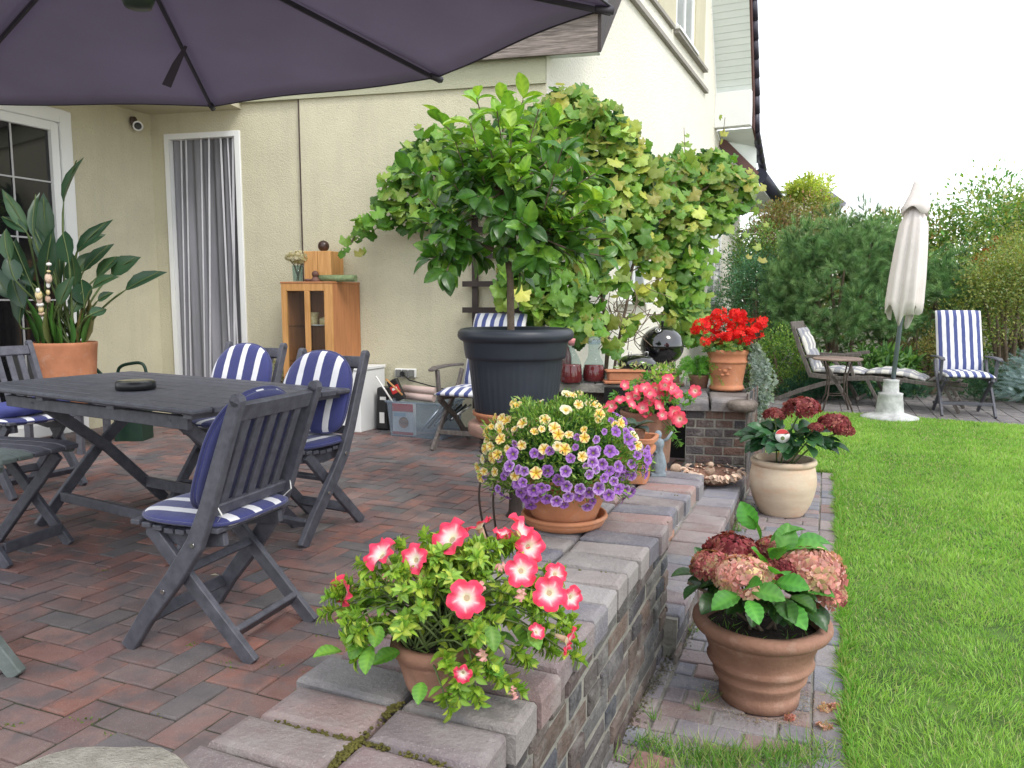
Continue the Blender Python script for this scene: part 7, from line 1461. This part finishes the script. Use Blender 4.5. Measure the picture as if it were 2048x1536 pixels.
# ================================================================== LAWN
def inpoly(P, poly):
    x, y = P[:, 0], P[:, 1]; c = np.zeros(len(P), bool); n = len(poly)
    for i in range(n):
        x1, y1 = poly[i].x, poly[i].y; x2, y2 = poly[i - 1].x, poly[i - 1].y
        c ^= ((y1 > y) != (y2 > y)) & (x < (x2 - x1) * (y - y1) / (y2 - y1 + 1e-12) + x1)
    return c
LB = [(*G(x_, y_, ZG)[:2], r_) for x_, y_, r_ in ((2010, 1270, .07), (1640, 1290, .035), (1850, 1105, .05), (1760, 1000, .06), (1660, 1100, .03), (1900, 1420, .03))]
def lawn(name, n, y0, y1, L0, L1, w_, poly=lawn_poly):
    P = np.stack([RNG.uniform(.9, 7.4, n), RNG.uniform(y0, y1, n), np.full(n, ZG)], 1)
    P = P[inpoly(P, poly)]; bare = np.zeros(len(P), bool)
    for (bx_, by_, br_) in LB: bare |= (((P[:, 0] - bx_) ** 2 + (P[:, 1] - by_) ** 2) < (br_ * (.5 + RNG.random(len(P)))) ** 2) & (RNG.random(len(P)) < .8)
    P = P[~bare]; P = P[P[:, 0] < P[:, 1] * .84 + .7]; n = len(P)
    pat = np.sin(P[:, 0] * 3.1 + 1) * np.sin(P[:, 1] * 2.3) + .6 * np.sin(P[:, 0] * 9 + P[:, 1] * 5) * np.sin(P[:, 1] * 11 - P[:, 0] * 4) + .5 * np.sin(P[:, 0] * 23 + 3 * np.sin(P[:, 1] * 7)) * np.sin(P[:, 1] * 19)
    k = np.clip(.5 + .28 * pat + .22 * RNG.normal(size=n), 0, 1)[:, None]
    col = np.array([.17, .37, .055]) * (1 - k) + np.array([.37, .56, .14]) * k; dry = (RNG.random(n) < .10 + .12 * (pat < -.6))[:, None]; col = np.where(dry, np.array([.46, .45, .24]), col) * RNG.uniform(.8, 1.2, (n, 1))
    D = RNG.normal(size=(n, 3)) * .42 + [0, 0, 1]; sway = np.sin(P[:, 0] * 6 + 2 * np.sin(P[:, 1] * 5)); D[:, 0] += .35 * sway; D[:, 1] += .25 * np.cos(P[:, 1] * 7 + P[:, 0] * 3)
    LL = RNG.uniform(L0, L1, n) * (1 + .18 * pat)
    tag(scatter(name, T_blade(), P, D, rdir(n) * [1, 1, .2], LL, w_ * RNG.uniform(.7, 1.3, n), np.clip(col, 0, 1), M['grass'], smooth=False), {'lawn_grass': 'bright green short lawn grass nearest the camera beside the path', 'lawn_grass_middle': 'bright green short lawn grass in the middle distance', 'lawn_grass_distant': 'bright green lawn grass running up to the far terrace'}[name], 'grass', kind='stuff')
lawn('lawn_grass', 190000, 1.3, 3.7, .014, .038, .0030); lawn('lawn_grass_middle', 150000, 3.7, 6.0, .016, .038, .0045); lawn('lawn_grass_distant', 150000, 6.0, 9.1, .018, .04, .0065)
# edge fringe and tufts
P = []; 
for k in range(5200):
    a = random.uniform(-1.6, 3.25); P.append(tuple(Po + w2 * a + r2 * (.567 + abs(random.gauss(0, .02)) - .006 + .01 * math.sin(a * 14) + .008 * math.sin(a * 37)) + UP * ZG))
for k in range(900): a = random.random(); q = (Po + w2 * 3.22 + r2 * .57).lerp(Po + w2 * 3.22 + r2 * -.02, a); P.append((q.x + random.gauss(0, .012), q.y + abs(random.gauss(0, .02)), ZG))
n_ = len(P); D = RNG.normal(size=(n_, 3)) * .55 + [-.35, 0, .8]; tag(scatter('edge_grass', T_blade(), np.array(P), D, rdir(n_) * [1, 1, .2], RNG.uniform(.025, .06, n_), .0038, np.clip(colmix(n_, [(.12, .34, .04), (.2, .44, .07), (.34, .36, .14)], .12), 0, 1), M['grass'], smooth=False), 'longer grass leaning over the path edge', 'grass', kind='stuff')
tf = []
for (px, py, n_, s_) in ((1330, 1500, 90, .05), (1370, 1515, 120, .06), (1420, 1512, 130, .06), (1450, 1530, 120, .07), (1520, 1515, 130, .06), (1560, 1528, 120, .06), (1600, 1515, 90, .05), (1480, 1535, 130, .07), (1400, 1540, 130, .08), (1340, 1545, 100, .07), (1290, 1490, 40, .03), (1405, 1405, 14, .015), (1625, 1500, 80, .05), (1545, 1545, 150, .08), (1310, 1440, 12, .012), (1485, 1045, 40, .025), (1478, 1062, 30, .02), (1500, 1020, 40, .02), (1385, 1265, 14, .012), (1660, 1390, 20, .02), (1250, 1520, 30, .03), (1395, 1420, 12, .01)):
    p = G(px, py, ZG)
    for k in range(n_): tf.append((p.x + random.gauss(0, s_), p.y + random.gauss(0, s_ * .45), ZG))
n_ = len(tf); tag(scatter('grass_tufts', T_blade(), np.array(tf), RNG.normal(size=(n_, 3)) * .5 + [0, 0, 1], rdir(n_) * [1, 1, .2], RNG.uniform(.02, .075, n_), .0028, np.clip(colmix(n_, [(.14, .34, .05), (.24, .42, .09), (.42, .42, .2), (.10, .26, .05)], .12), 0, 1), M['grass'], smooth=False), 'loose tufts of grass growing through the near end of the path', 'grass', kind='stuff')
# weeds in terrace joints, debris along the wall foot
P = []
for (px, py, n_, s_) in ((640, 1345, 30, .03), (545, 1332, 12, .02), (455, 1325, 12, .02), (30, 1450, 14, .02), (170, 1440, 12, .02), (230, 1470, 10, .015), (470, 1335, 10, .015), (385, 1290, 10, .015), (650, 1270, 8, .02), (590, 1380, 10, .03), (210, 1140, 6, .02), (310, 1430, 8, .02)):
    p = G(px, py, 0); P += [(p.x + random.gauss(0, s_), p.y + random.gauss(0, s_ * .35), -.004) for _ in range(n_)]
n_ = len(P); tag(scatter('joint_weeds', SM, np.array(P), rdir(n_) + [0, 0, .6], rdir(n_) + [0, 0, 1], .012, .007, np.clip(colmix(n_, [(.12, .2, .04), (.2, .24, .06)], .1), 0, 1), M['leaf'], smooth=False), 'tiny weeds and moss in the terrace joints', 'weeds', kind='stuff')
n_ = 2600; a = RNG.uniform(-1.3, 2.0, n_); P = np.array([tuple(Po + w2 * x + r2 * (abs(random.gauss(0, .022)) - .012 - (.10 * max(0, -x) * .9)) + UP * (ZG + .004)) for x in a])
tag(scatter('wall_foot_debris', SM, P, rdir(n_) * [1, 1, .3], rdir(n_) * .4 + [0, 0, 1], RNG.uniform(.006, .016, n_), .008, np.clip(colmix(n_, [(.10, .08, .05), (.22, .19, .14), (.07, .09, .03)], .2), .01, 1), M['earth'] if False else M['leaf'], smooth=False), 'crumbs of soil and dry leaves along the foot of the wall', 'debris', kind='stuff')
n_ = 900; P = []
for k in range(n_): a = random.uniform(0, 6.28); r_ = .135 + abs(random.gauss(0, .03)); P.append((.825 + r_ * math.cos(a), 2.45 + r_ * math.sin(a), ZG + .003))
tag(scatter('pot_foot_grit', SM, np.array(P), rdir(n_) * [1, 1, .3], rdir(n_) * .3 + [0, 0, 1], RNG.uniform(.003, .008, n_), .005, np.clip(colmix(n_, [(.35, .32, .26), (.22, .2, .16), (.45, .3, .2)], .15), .01, 1), M['leaf'], smooth=False), 'pale sandy grit round the foot of the large brown pot', 'grit', kind='stuff')
p = G(1290, 1528, ZG); b = MB(); b.box((0, 0, .01), (.11, .17, .03)); o = b.build('loose_brick', pmat('reddish_brick', (.26, .15, .13), .85, .2, 8, bump=.5), None, .006, 2); o.location = (p.x, p.y - .05, ZG - .01); o.rotation_euler = (0, 0, R(-25)); tag(o, 'single reddish brick set in the soil at the near foot of the wall', 'brick')
